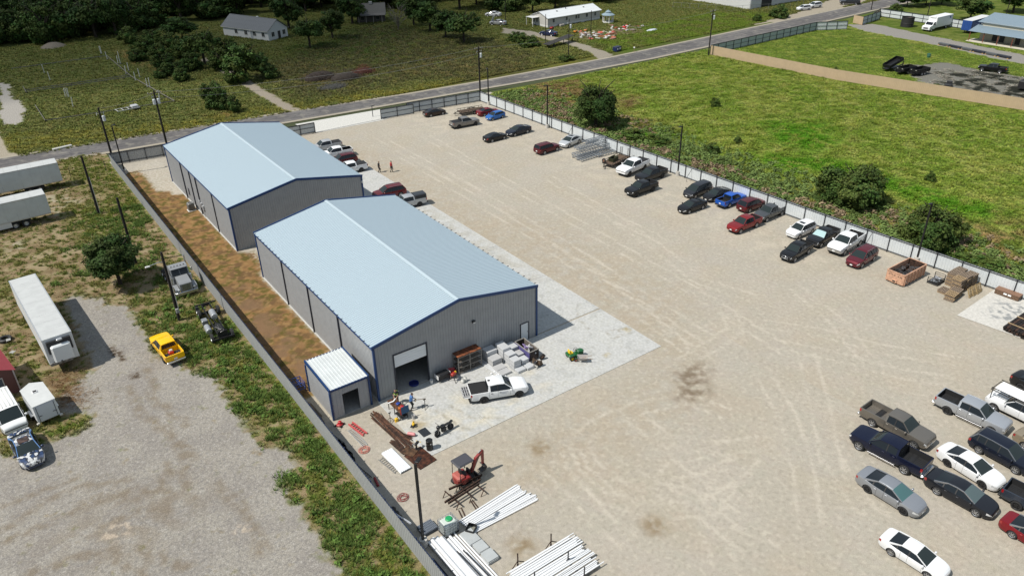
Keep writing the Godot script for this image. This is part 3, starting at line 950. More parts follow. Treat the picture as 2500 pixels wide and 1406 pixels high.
# ---------------------------------------------------------------- fences and gates
# a run of ribbed sheets between two points with posts and rails on the side that `inward` points to
func fence_run(t: Node, a: Vector3, b: Vector3, h: float, sheets: Material, steel: Material, spacing: float, per_bay: int, inward: float, rails := [0.28, 1.9], cap := false) -> void:
	var d := b - a
	var l := d.length()
	var x := d.normalized()
	var out := x.cross(Vector3.UP)
	var bays := maxi(1, int(round(l / spacing)))
	var bay := l / bays
	var w := bay / per_bay
	var mesh := geo().sheet(w, h - 0.03, h - 0.03, maxi(2, int(round(w / 0.305))), 0.03, 0.06).mesh()
	var back := Basis(-x, Vector3.UP, -out)
	var fwd := Basis(x, Vector3.UP, out)
	var post := geo().box(V(0, h / 2, 0), V(0.09, h + 0.02, 0.09)).mesh()
	for i in bays * per_bay:
		if inward > 0:
			obj("fence_panel", mesh, sheets, t, a + x * w * (i + 1), back)
		else:
			obj("fence_panel", mesh, sheets, t, a + x * w * i, fwd)
	for i in bays + 1:
		obj("fence_post", post, steel, t, a + x * bay * i + out * inward * 0.085, fwd)
	for r in rails:
		obj("fence_rail", geo().bar(a + Vector3.UP * r + out * inward * 0.055, b + Vector3.UP * r + out * inward * 0.055, 0.05, 0.07), steel, t)
	if cap:
		obj("fence_cap", geo().bar(a + Vector3.UP * h, b + Vector3.UP * h, 0.07, 0.05), steel, t)


func set_fences() -> void:
	var dark := paint(0.022, 0.024, 0.03, 0.55, 0.2)
	var blue := paint(0.015, 0.03, 0.08, 0.5, 0.2)
	var grey := paint(0.40, 0.41, 0.41, 0.5, 0.2, "dirt")
	var pale := paint(0.66, 0.70, 0.72, 0.45, 0.2, "dirt")
	# out = x cross up points right of travel
	var t := thing("metal_fence", "long grey ribbed metal fence beside the weedy gravel lot", "fence")
	fence_run(t, V(16.42, 0, -137.6), V(16.42, 0, -90), 2.05, grey, blue, 2.4, 2, -1.0, [0.3, 1.95])
	fence_run(t, V(16.42, 0, -90), V(16.42, 0, -26), 2.05, grey, blue, 2.4, 2, -1.0, [0.3, 1.95])
	t = thing("metal_fence", "long pale metal fence with dark posts behind the parked vehicles", "fence")
	fence_run(t, V(85.7, 0, -130.4), V(86.3, 0, -90), 2.1, pale, dark, 2.95, 3, 1.0, [0.2, 1.95], true)
	fence_run(t, V(86.3, 0, -90), V(87.5, 0, -48), 2.1, pale, dark, 2.95, 3, 1.0, [0.2, 1.95], true)
	fence_run(t, V(87.5, 0, -48), V(89.6, 0, -10), 2.1, pale, dark, 2.95, 3, 1.0, [0.2, 1.95], true)
	for z in [-101.5, -73.9, -44.4]:
		var x := lerpf(85.7, 88.6, (z + 130.4) / 120.0)
		obj("brace", geo().tube([V(x - 0.1, 1.95, z), V(x - 1.3, 0.75, z + 0.1), V(x - 1.35, 0, z + 0.1)], 0.035, 6), dark, t)
	t = thing("metal_fence", "metal fence along the road from the sliding gate to the corner", "fence")
	fence_run(t, V(69.6, 0, -132.4), V(85.6, 0, -130.5), 2.1, paint(0.52, 0.56, 0.58, 0.5, 0.2, "dirt"), dark, 2.7, 3, 1.0, [0.2, 1.05, 1.95], true)
	t = thing("metal_fence", "short metal fence along the road beside the closed warehouse", "fence")
	fence_run(t, V(16.5, 0, -137.7), V(38.0, 0, -135.2), 2.1, grey, dark, 2.7, 3, 1.0, [0.35, 1.95], true)
	# sliding gates on small wheels, rolled open
	for q in [[V(39.5, 0, -133.3), V(50.4, 0, -132.6), "sliding gate rolled open beside the warehouse end of the driveway"], [V(63.8, 0, -132.3), V(70.6, 0, -131.6), "sliding gate rolled open against the road fence beyond the driveway"]]:
		t = thing("sliding_gate", q[2], "gate")
		fence_run(t, q[0], q[1], 1.95, paint(0.52, 0.56, 0.58, 0.5, 0.2, "dirt"), dark, 2.75, 3, 1.0, [0.2, 1.1, 1.85], true)
		var e: Vector3 = q[1] if q[0].x < 50 else q[0]
		for k in 2:
			obj("gate_wheel", geo().lathe([W(0.12, -0.04), W(0.17, -0.03), W(0.17, 0.03), W(0.12, 0.04)], 14, Vector3.ZERO, Basis(Vector3.RIGHT, PI / 2)), dark, t, e + V(-0.6 + 0.4 * k if q[0].x < 50 else 0.5 + 0.4 * k, 0.17, 0.25))
	t = thing("gate_track", "thin steel gate rail across the concrete driveway", "rail")
	obj("track", geo().bar(V(50.4, 0.05, -132.6), V(63.8, 0.05, -132.3), 0.06, 0.04), dark, t)
	t = thing("gate_post", "steel gate post standing at the driveway edge", "post", at(1041 / 1.0 - 131, 285))
	obj("post", geo().box(V(0, 1.1, 0), V(0.1, 2.2, 0.1)), dark, t)
	obj("roller_arm", geo().box(V(0.25, 2.15, 0), V(0.6, 0.1, 0.1)), dark, t)
	# the neighbours' fences
	var tan := paint(0.50, 0.38, 0.25, 0.55, 0.1, "dirt")
	t = thing("metal_fence", "tan ribbed metal fence between the field and the next lot", "fence")
	fence_run(t, V(153.4, 0, -128.6), V(155.6, 0, -95.0), 2.3, tan, dark, 3.0, 3, -1.0)
	fence_run(t, V(155.6, 0, -95.0), V(165.5, 0, -48.0), 2.3, tan, dark, 3.0, 3, -1.0)
	t = thing("metal_fence", "blue-grey framed metal fence along the road into the next lot", "fence")
	fence_run(t, V(153.4, 0, -128.8), V(198.1, 0, -129.8), 2.3, paint(0.40, 0.46, 0.49, 0.5, 0.2), dark, 3.0, 2, 1.0, [0.2, 1.2, 2.2], true)
	fence_run(t, V(198.1, 0, -129.8), V(206.0, 0, -125.3), 2.3, pale, dark, 2.8, 2, 1.0, [0.2, 1.2, 2.2], true)
	t = thing("metal_fence", "pale framed metal fence behind the box truck and black tank", "fence")
	fence_run(t, at(2130, 26 + 26), at(2147, 40), 2.3, tan, dark, 2.6, 2, 1.0, [0.2, 1.2, 2.2], true)
	fence_run(t, at(2147, 40), at(2430, 82), 2.3, pale, dark, 3.2, 2, 1.0, [0.2, 1.2, 2.2], true)
	t = thing("metal_fence", "short tan metal fence beside the next lot's entrance", "fence")
	fence_run(t, at(2083, 56), at(2106, 61), 2.3, tan, dark, 2.6, 2, -1.0, [0.2, 1.2, 2.2], true)
	fence_run(t, at(2106, 61), at(2148, 47), 2.3, paint(0.40, 0.46, 0.49, 0.5, 0.2), dark, 2.6, 2, 1.0, [0.2, 1.2, 2.2], true)


# ---------------------------------------------------------------- vehicles: lofted bodies with glass, lamps and wheels as parts
# local +x is forwards, +z the vehicle's right-hand side
var kinds := {}
const CAR := {
	"sedan": {"L": 4.9, "W": 1.85, "H": 1.47, "wb": 2.78, "fx": 1.47, "clear": 0.19, "r": 0.345, "belt": [[-2.45, 0.84], [-2.4, 0.97], [-2.25, 1.04], [-1.8, 1.08], [-1.0, 1.0], [0.9, 0.96], [1.4, 0.95], [1.9, 0.88], [2.2, 0.8], [2.38, 0.7], [2.45, 0.58]], "wide": [[-2.45, 0.74], [-2.38, 0.84], [-2.2, 0.93], [-1.7, 0.985], [-0.5, 1.0], [1.3, 1.0], [1.8, 0.97], [2.1, 0.9], [2.3, 0.79], [2.42, 0.64], [2.45, 0.56]], "screen": [1.22, 0.32], "back": [-0.8, -1.72], "top": 0.64, "pillars": [-0.12, -1.02]},
	"compact": {"L": 4.3, "W": 1.78, "H": 1.5, "wb": 2.62, "fx": 1.36, "clear": 0.18, "r": 0.31, "belt": [[-2.15, 0.8], [-2.1, 0.98], [-1.95, 1.03], [-1.0, 1.0], [1.0, 0.96], [1.35, 0.93], [1.85, 0.82], [2.08, 0.7], [2.15, 0.6]], "wide": [[-2.15, 0.82], [-2.0, 0.92], [-1.5, 0.98], [1.2, 1.0], [1.75, 0.94], [2.0, 0.82], [2.15, 0.66]], "screen": [1.1, 0.36], "back": [-1.5, -2.02], "top": 0.6, "pillars": [-0.1, -1.05]},
	"suv": {"L": 4.85, "W": 1.93, "H": 1.74, "wb": 2.86, "fx": 1.45, "clear": 0.25, "r": 0.37, "belt": [[-2.42, 0.9], [-2.36, 1.05], [-2.2, 1.14], [-1.5, 1.12], [1.0, 1.06], [1.4, 1.05], [2.1, 0.98], [2.32, 0.88], [2.42, 0.72]], "wide": [[-2.42, 0.86], [-2.3, 0.94], [-1.6, 1.0], [1.3, 1.0], [2.0, 0.95], [2.3, 0.84], [2.42, 0.7]], "screen": [1.24, 0.44], "back": [-1.9, -2.34], "top": 0.68, "pillars": [-0.08, -1.12, -1.75]},
	"boxy": {"L": 4.7, "W": 1.84, "H": 1.72, "wb": 2.78, "fx": 1.5, "clear": 0.28, "r": 0.36, "belt": [[-2.35, 0.95], [-2.3, 1.08], [-2.1, 1.1], [1.0, 1.06], [1.3, 1.05], [2.1, 0.99], [2.28, 0.92], [2.35, 0.75]], "wide": [[-2.35, 0.92], [-2.2, 0.98], [1.6, 1.0], [2.1, 0.97], [2.35, 0.88]], "screen": [0.95, 0.42], "back": [-2.12, -2.3], "top": 0.68, "pillars": [-0.15, -1.05, -1.7]},
	"minivan": {"L": 5.1, "W": 1.98, "H": 1.76, "wb": 3.0, "fx": 1.58, "clear": 0.19, "r": 0.34, "belt": [[-2.55, 0.9], [-2.5, 1.06], [-2.2, 1.12], [0.8, 1.04], [1.5, 1.04], [2.1, 0.93], [2.42, 0.78], [2.55, 0.62]], "wide": [[-2.55, 0.86], [-2.35, 0.94], [-1.6, 1.0], [1.5, 1.0], [2.15, 0.93], [2.55, 0.68]], "screen": [1.62, 0.62], "back": [-2.1, -2.45], "top": 0.66, "pillars": [0.1, -1.0, -1.9]},
	"pickup": {"L": 5.9, "W": 2.03, "H": 1.92, "wb": 3.68, "fx": 1.98, "clear": 0.42, "r": 0.41, "belt": [[-2.95, 1.3], [-1.0, 1.3], [-0.9, 1.27], [1.2, 1.24], [2.2, 1.2], [2.7, 1.15], [2.88, 1.08], [2.95, 0.95]], "wide": [[-2.95, 0.95], [-2.8, 0.98], [2.2, 1.0], [2.7, 0.95], [2.95, 0.84]], "screen": [1.36, 0.62], "back": [-0.98, -0.98], "top": 0.72, "pillars": [-0.1], "bed": [0.8, 1.33]},
	"long_pickup": {"L": 5.85, "W": 2.0, "H": 1.88, "wb": 3.64, "fx": 2.0, "clear": 0.4, "r": 0.39, "belt": [[-2.92, 1.26], [-0.7, 1.26], [-0.6, 1.22], [1.2, 1.18], [2.2, 1.13], [2.7, 1.08], [2.86, 1.0], [2.92, 0.86]], "wide": [[-2.92, 0.95], [-2.75, 0.98], [2.2, 1.0], [2.7, 0.95], [2.92, 0.82]], "screen": [1.38, 0.68], "back": [-0.68, -0.68], "top": 0.7, "pillars": [0.15], "bed": [0.75, 1.28]},
	"small_pickup": {"L": 5.4, "W": 1.9, "H": 1.8, "wb": 3.26, "fx": 1.75, "clear": 0.36, "r": 0.39, "belt": [[-2.7, 1.18], [-1.1, 1.18], [-1.0, 1.15], [1.0, 1.12], [1.9, 1.1], [2.4, 1.02], [2.62, 0.92], [2.7, 0.78]], "wide": [[-2.7, 0.94], [-2.55, 0.98], [2.0, 1.0], [2.45, 0.93], [2.7, 0.76]], "screen": [1.18, 0.48], "back": [-1.02, -1.02], "top": 0.66, "pillars": [-0.2], "bed": [0.72, 1.2]},
	"van": {"L": 5.2, "W": 2.02, "H": 2.05, "wb": 2.9, "fx": 1.62, "clear": 0.27, "r": 0.35, "belt": [[-2.6, 1.05], [-2.55, 1.2], [-2.3, 1.24], [1.5, 1.16], [1.9, 1.12], [2.4, 1.0], [2.55, 0.9], [2.6, 0.78]], "wide": [[-2.6, 0.93], [-2.4, 0.98], [1.6, 1.0], [2.3, 0.94], [2.6, 0.86]], "screen": [2.0, 1.25], "back": [-2.45, -2.56], "top": 0.8, "pillars": [0.7, -0.6, -1.7]},
}


func curve(t: Array, x: float) -> float:
	if x <= t[0][0]:
		return t[0][1]
	for i in t.size() - 1:
		if x <= t[i + 1][0]:
			return lerpf(t[i][1], t[i + 1][1], (x - t[i][0]) / (t[i + 1][0] - t[i][0]))
	return t[t.size() - 1][1]


func car_ring(s: Dictionary, x: float, mode: int) -> Array:  # half outline of the body at x: W(half width, height), from under the floor to the roof
	var w: float = s.W / 2 * curve(s.wide, x)
	var belt := curve(s.belt, x)
	var end := clampf((absf(x) - s.L / 2 + 0.5) / 0.5, 0, 1)
	var yb: float = s.clear + end * end * 0.12
	var arch := 0.0
	for ax: float in [s.fx, s.fx - s.wb]:
		var ra: float = s.r * 1.16
		var dx := absf(x - ax)
		if dx < ra:
			arch = s.r + sqrt(ra * ra - dx * dx)
	var low := maxf(yb, arch)
	var out := [W(0, low), W(w * 0.88, low), W(w * (0.97 if arch < yb else 1.0), maxf(yb + 0.14, arch + 0.01)), W(w, maxf(lerpf(yb, belt, 0.62), arch + 0.04)), W(w * 0.985, belt - 0.07)]
	if mode == 1:
		out.append_array([W(w * 0.975, s.bed[1]), W(w * 0.88, s.bed[1]), W(w * 0.87, s.bed[0]), W(0, s.bed[0])])
		out[4].y = s.bed[1] - 0.04
		return out
	if mode == 2:
		out.append_array([W(w * 0.975, s.bed[1]), W(w * 0.88, s.bed[1]), W(w * 0.5, s.bed[1]), W(0, s.bed[1])])
		out[4].y = s.bed[1] - 0.04
		return out
	var k := minf(clampf((s.screen[0] - x) / (s.screen[0] - s.screen[1]), 0, 1), 1.0)
	if s.back[0] > s.back[1]:
		k = minf(k, clampf((x - s.back[1]) / (s.back[0] - s.back[1]), 0, 1))
	elif x < s.back[0] - 0.001:
		k = 0.0
	var mid: float = (s.screen[1] + s.back[0]) / 2
	var half: float = maxf(0.3, (s.screen[1] - s.back[0]) / 2)
	var roof: float = s.H - 0.05 * pow((x - mid) / half, 2.0) if k >= 1.0 else s.H - 0.05
	out.append(W(w * 0.95, belt))
	out.append(W(lerpf(w * 0.87, s.top, k), lerpf(belt + 0.015, roof - 0.075, k)))
	out.append(W(lerpf(w * 0.5, s.top * 0.74, k), lerpf(belt + 0.04, roof - 0.012, k)))
	out.append(W(0, lerpf(belt + 0.055, roof, k)))
	return out


func car_kind(kind: String) -> Dictionary:
	if kinds.has(kind):
		return kinds[kind]
	var s: Dictionary = CAR[kind]
	var half: float = s.L / 2
	var bed: bool = s.has("bed")
	var xs := [-half, -half + 0.06, -half + 0.16, -half + 0.3, half - 0.36, half - 0.2, half - 0.1, half - 0.03, half]
	for ax: float in [s.fx, s.fx - s.wb]:
		var ra: float = s.r * 1.16
		for f in [-1.002, -0.97, -0.85, -0.6, -0.3, 0.0, 0.3, 0.6, 0.85, 0.97, 1.002]:
			xs.append(ax + ra * f)
	for q in s.belt + s.wide:
		xs.append(float(q[0]))
	xs.append_array([s.screen[0], s.screen[1], (s.screen[0] + s.screen[1]) / 2, s.back[0], s.back[1], (s.screen[1] + s.back[0]) / 2])
	xs.append_array(s.pillars)
	xs.sort()
	var st := []
	for x: float in xs:
		if absf(x) > half + 0.0001 or (st.size() and x - st[-1][0] < 0.012):
			continue
		var mode := 0
		if bed and x < s.back[0] - 0.06:
			mode = 1 if x > -half + 0.1 else 2
			if mode == 1 and (st.is_empty() or st[-1][1] == 2):
				st.append([-half + 0.09, 2])
				st.append([-half + 0.095, 1])
		elif bed and st.size() and st[-1][1] == 1:
			st.append([s.back[0] - 0.05, 1])
			if absf(x - s.back[0]) > 0.012:
				st.append([s.back[0], 0])
		st.append([x, mode])
	var rings := []
	for q in st:
		rings.append(car_ring(s, q[0], q[1]))
	# faces: four corners and the part that they belong to
	var faces := []
	for i in st.size() - 1:
		var xm: float = (st[i][0] + st[i + 1][0]) / 2
		var bedded: bool = st[i][1] == 1 or st[i + 1][1] == 1
		for j in 8:
			for side in [1, -1]:
				var c := []
				for q in [[i, j], [i + 1, j], [i + 1, j + 1], [i, j + 1]]:
					var p: Vector2 = rings[q[0]][q[1]]
					c.append(V(st[q[0]][0], p.y, p.x * side))
				if side < 0:
					c.reverse()
				var sn := "r" if side > 0 else "l"
				var part := "body"
				if j == 0:
					part = "underbody"
				elif bedded:
					if j >= 6:
						part = "bed"
				elif j == 5 and xm < s.screen[0] and xm > s.back[1] and not (bed and xm < s.back[0]):
					var seg := 0
					for px: float in s.pillars:
						if xm < px:
							seg += 1
					part = "side_window " + sn + str(seg)
				elif j >= 6 and xm < s.screen[0] and xm > s.screen[1]:
					part = "windscreen"
				elif j >= 6 and xm < s.back[0] and xm > s.back[1]:
					part = "rear_window"
				if j == 3 and xm > half - (0.34 if not bed else 0.2):
					part = "headlight " + sn
				if j == 3 and xm < -half + (0.26 if not bed else 0.14):
					part = "taillight " + sn
				if j == 2 and xm > half - 0.1:
					part = "front_bumper"
				if j == 2 and xm < -half + 0.06 and bed:
					part = "rear_bumper"
				faces.append([c, part])
	for e in [0, st.size() - 1]:
		for j in 8:
			var c := []
			for q in [[j, 1], [j + 1, 1], [j + 1, -1], [j, -1]]:
				var p: Vector2 = rings[e][q[0]]
				c.append(V(st[e][0], p.y, p.x * q[1]))
			if e == 0:
				c.reverse()
			var part := "body"
			if e > 0:
				part = ["underbody", "front_bumper", "front_bumper", "grille", "body", "body", "body", "body"][j]
			elif j < 2:
				part = "rear_bumper"
			faces.append([c, part])
	var near := {}
	var normals := []
	for f in faces:
		var c: Array = f[0]
		var nn: Vector3 = (c[2] - c[0]).cross(c[3] - c[1])
		normals.append(nn.normalized() if nn.length() > 1e-9 else Vector3.ZERO)
		for p: Vector3 in c:
			var key := Vector3i(p * 2000.0)
			if not near.has(key):
				near[key] = []
			near[key].append(nn)
	var geos := {}
	for fi in faces.size():
		var nn: Vector3 = normals[fi]
		if nn == Vector3.ZERO:
			continue
		var c: Array = faces[fi][0]
		if not geos.has(faces[fi][1]):
			geos[faces[fi][1]] = geo()
		var sm := []
		for p: Vector3 in c:
			var sum := Vector3.ZERO
			for o: Vector3 in near[Vector3i(p * 2000.0)]:
				if o.normalized().dot(nn) > 0.78:
					sum += o
			sm.append(sum.normalized() if sum.length() > 1e-9 else nn)
		geos[faces[fi][1]].squad(c[0], c[1], c[2], c[3], sm[0], sm[1], sm[2], sm[3])
	# frames of the glass
	var edge := func(x: float, j: int, z: int) -> Vector3:
		var p: Vector2 = car_ring(s, x, 0)[j]
		return V(x, p.y + 0.004, (p.x + 0.004) * z)
	for z in [-1, 1]:
		var fr := geo()
		var line := [edge.call(s.screen[0], 6, z), edge.call(s.screen[1], 6, z), edge.call((s.screen[1] + s.back[0]) / 2, 6, z), edge.call(s.back[0] + 0.001, 6, z)]
		if not bed:
			line.append(edge.call(s.back[1], 6, z))
		for i in line.size() - 1:
			fr.bar(line[i], line[i + 1], 0.065, 0.05, V(0, 0, z))
		var pl := geo()
		for px: float in s.pillars:
			pl.bar(edge.call(px, 5, z), edge.call(px, 6, z), 0.085, 0.025, V(0, 0, z))
		if bed:
			fr.bar(edge.call(s.back[0] + 0.06, 5, z), edge.call(s.back[0] + 0.06, 6, z), 0.16, 0.03, V(0, 0, z))
		else:
			fr.bar(edge.call(s.back[1] + 0.04, 5, z), edge.call(s.back[0], 6, z), 0.11, 0.03, V(0, 0, z))
		geos["window_frame " + ("r" if z > 0 else "l")] = fr
		geos["pillar " + ("r" if z > 0 else "l")] = pl
	if bed:
		var y0: float = s.bed[1] + 0.03
		var g := geo()
		var zz: float = s.top * 0.93
		g.quad(V(s.back[0] - 0.058, y0, zz * 1.12), V(s.back[0] - 0.058, y0, -zz * 1.12), V(s.back[0] - 0.01, s.H - 0.14, -zz), V(s.back[0] - 0.01, s.H - 0.14, zz))
		geos["rear_window"] = g
		# bed ribs
		var rb := geo()
		for i in 7:
			rb.box(V((s.back[0] - half) / 2, s.bed[0] + 0.012, -0.6 + 0.2 * i), V(absf(-half - s.back[0]) - 0.25, 0.02, 0.06))
		geos["bed_rib"] = rb
	for z in [-1, 1]:
		var p: Vector3 = edge.call(s.screen[0] - 0.22, 5, z)
		geos["mirror " + ("r" if z > 0 else "l")] = geo().slab(p + V(0.02, 0.06, 0.13 * z), V(0.14, 0.17, 0.22), 0.05)
	var meshes := {}
	for k in geos:
		meshes[k] = geos[k].mesh()
	# seams and handles of the doors
	var seam := geo()
	for z in [-1, 1]:
		var dx: Array = [s.screen[0] - 0.25] + s.pillars.slice(0, 2)
		if bed:
			dx = [s.screen[0] - 0.25, s.pillars[0], s.back[0] + 0.03]
		for x: float in dx:
			var r := car_ring(s, x, 0)
			if r[1].y > s.clear + 0.3:
				x += 0.35
				r = car_ring(s, x, 0)
			for j in [2, 3, 4]:
				seam.bar(V(x, r[j].y, (r[j].x + 0.001) * z), V(x, r[j + 1].y, (r[j + 1].x + 0.001) * z), 0.014, 0.006, V(0, 0, z))
	meshes["door_seam"] = seam.mesh()
	for z in [-1, 1]:
		for x: float in [s.pillars[0] + 0.2, (s.pillars[1] if s.pillars.size() > 1 else s.back[0]) + 0.25]:
			var r := car_ring(s, x, 0)
			meshes["door_handle %d %.1f" % [z, x]] = geo().slab(V(x, lerpf(r[3].y, r[4].y, 0.7), (r[3].x + 0.012) * z), V(0.2, 0.035, 0.035), 0.01).mesh()
	var r: float = s.r
	var tw := 0.11 if not bed else 0.135
	var lay := Basis(Vector3.RIGHT, PI / 2)
	meshes["tyre"] = geo().lathe([W(r * 0.66, -tw * 0.9), W(r * 0.9, -tw), W(r, -tw * 0.7), W(r, tw * 0.7), W(r * 0.9, tw), W(r * 0.66, tw * 0.9)], 22, Vector3.ZERO, lay).mesh()
	var rim := geo()
	rim.lathe([W(0.0, tw * 0.45), W(r * 0.6, tw * 0.3)], 18, Vector3.ZERO, lay)
	meshes["hub"] = rim.mesh()
	var spokes := geo()
	spokes.lathe([W(r * 0.58, tw * 0.75), W(r * 0.68, tw * 0.97), W(r * 0.7, tw * 0.8)], 22, Vector3.ZERO, lay)
	spokes.lathe([W(r * 0.16, tw * 0.6), W(r * 0.13, tw * 0.85), W(0, tw * 0.88)], 10, Vector3.ZERO, lay)
	for i in 6:
		var a := TAU * i / 6
		spokes.bar(lay * V(cos(a) * r * 0.1, tw * 0.74, sin(a) * r * 0.1), lay * V(cos(a) * r * 0.6, tw * 0.78, sin(a) * r * 0.6), r * 0.16, 0.03, V(0, 0, 1))
	meshes["rim"] = spokes.mesh()
	kinds[kind] = {"spec": s, "meshes": meshes}
	return kinds[kind]


# fw, rw: where the wheels of the visible side touch the ground (front, rear), as pixels of the photograph
func car(kind: String, called: String, label: String, category: String, group: String, col: Array, fw: Array, rw: Array, extra := {}) -> Node3D:
	var k := car_kind(kind)
	var s: Dictionary = k.spec
	var a := at(fw[0], fw[1])
	var b := at(rw[0], rw[1])
	var d := (a - b).normalized()
	var perp := d.cross(Vector3.UP)
	var mid := (a + b) / 2
	if perp.dot(mid) < 0:
		perp = -perp
	var size: float = clampf((a - b).length() / s.wb, 0.94, 1.05) * extra.get("size", 1.0)
	var centre: Vector3 = mid + perp * (s.W / 2 - 0.05) * size - d * (s.fx - s.wb / 2) * size
	var t := thing(called, label, category, V(centre.x, extra.get("lift", 0.0), centre.z), yaw(b, a), group)
	t.scale = Vector3.ONE * size
	var gloss := paint(col[0], col[1], col[2], 0.38, col[3] if col.size() > 3 else 0.05, "", 0.5)
	gloss.metallic_specular = 0.3
	var plain := paint(0.014, 0.014, 0.015, 0.6)
	var chrome := paint(0.55, 0.56, 0.58, 0.2, 0.9)
	var lamp := paint(0.62, 0.64, 0.66, 0.08, 0.3, "", 1.0)
	var red := paint(0.28, 0.008, 0.01, 0.15, 0.0, "", 1.0)
	var dark := glass()
	var alloy: Material = {"silver": paint(0.45, 0.46, 0.48, 0.3, 0.8), "black": paint(0.02, 0.02, 0.022, 0.4, 0.3), "chrome": chrome}[extra.get("rims", "silver")]
	var bumper: Material = {"body": gloss, "chrome": chrome, "black": plain}[extra.get("bumper", "body")]
	for m: String in k.meshes:
		var part := m.split(" ")[0]
		if part in ["tyre", "rim", "hub"]:
			continue
		var mat: Material = gloss
		match part:
			"underbody", "grille", "door_seam", "pillar":
				mat = plain
			"windscreen":
				mat = extra.get("screen", glass(0.02, 0.028, 0.028))
			"rear_window", "side_window":
				mat = dark
			"headlight":
				mat = lamp
			"taillight":
				mat = red
			"front_bumper", "rear_bumper":
				mat = bumper
			"bed", "bed_rib":
				mat = gloss if extra.get("bed", "") == "paint" else plain
			"door_handle":
				mat = plain if extra.get("bumper", "") == "black" else gloss
			"window_frame":
				mat = extra.get("frame", gloss)
		if part == "body" and extra.has("skin"):
			mat = extra.skin
		var made := obj(part, k.meshes[m], mat, t)
		if part in ["door_seam", "bed_rib", "pillar"]:
			stuff(made)
	var rubber := paint(0.02, 0.02, 0.021, 0.85)
	for x: float in [s.fx, s.fx - s.wb]:
		for z in [-1, 1]:
			var w := Node3D.new()
			w.name = "wheel"
			t.add_child(w, true)
			w.position = V(x, s.r, (s.W / 2 - 0.13) * z)
			if z < 0:
				w.rotation.y = PI
			obj("tyre", k.meshes.tyre, rubber, w)
			var rim := obj("rim", k.meshes.rim, alloy, w)
			obj("hub", k.meshes.hub, paint(0.03, 0.03, 0.03, 0.6), w)
	var plate := paint(0.7, 0.71, 0.7, 0.5)
	obj("license_plate", geo().box(V(-s.L / 2 - 0.012, s.clear + 0.42, 0), V(0.02, 0.16, 0.3)), plate, t)
	if extra.get("front_plate", true):
		obj("license_plate", geo().box(V(s.L / 2 + 0.012, s.clear + 0.25, 0), V(0.02, 0.15, 0.3)), plate, t)
	if s.has("bed"):
		obj("rear_bumper", geo().slab(V(-s.L / 2 - 0.07, s.clear + 0.16, 0), V(0.2, 0.16, s.W * 0.9), 0.03), chrome if extra.get("bumper", "") == "chrome" else plain, t)
		if extra.get("steps", false):
			for z in [-1, 1]:
				obj("side_step", geo().tube([V(-0.95, s.clear - 0.02, z * (s.W / 2 - 0.02)), V(1.25, s.clear - 0.02, z * (s.W / 2 - 0.02))], 0.045, 8), paint(0.28, 0.28, 0.29, 0.35, 0.7) if extra.get("bumper", "") == "chrome" else plain, t)
		match extra.get("cover", ""):
			"tonneau":
				obj("tonneau_cover", geo().slab(V((s.back[0] - 0.06 - s.L / 2 + 0.06) / 2, s.bed[1] + 0.01, 0), V(absf(-s.L / 2 - s.back[0]) - 0.1, 0.06, s.W * 0.9), 0.03), paint(0.012, 0.012, 0.013, 0.75), t)
			"shell":
				var l: float = absf(-s.L / 2 - s.back[0]) - 0.06
				var xm: float = (s.back[0] - s.L / 2) / 2 - 0.02
				var sh := obj("camper_shell", geo().sweep([W(-s.W * 0.48, s.bed[1]), W(s.W * 0.48, s.bed[1]), W(s.W * 0.42, s.H - 0.08), W(s.W * 0.3, s.H), W(-s.W * 0.3, s.H), W(-s.W * 0.42, s.H - 0.08)], -l / 2, l / 2, V(xm, 0, 0), Basis(V(0, 0, -1), Vector3.UP, V(1, 0, 0))), extra.get("shell_paint", paint(0.014, 0.014, 0.015, 0.4, 0.0, "", 0.6)), t)
				for z in [-1, 1]:
					obj("shell_window", geo().quad_panel(V(xm, (s.bed[1] + s.H) / 2, z * s.W * 0.465), V(l * 0.75, 0.32, 0.02)), dark, sh)
	if extra.get("sunroof", false):
		obj("sunroof", geo().slab(V(s.screen[1] - 0.55, s.H - 0.012, 0), V(0.55, 0.03, 0.8), 0.03), dark, t)
	if extra.get("rails", false):
		for z in [-1, 1]:
			obj("roof_rail", geo().tube([V(s.back[0] + 0.1, s.H - 0.02, z * s.top * 0.93), V(s.screen[1] - 0.2, s.H - 0.0, z * s.top * 0.93)], 0.022, 6), chrome, t)
	return t


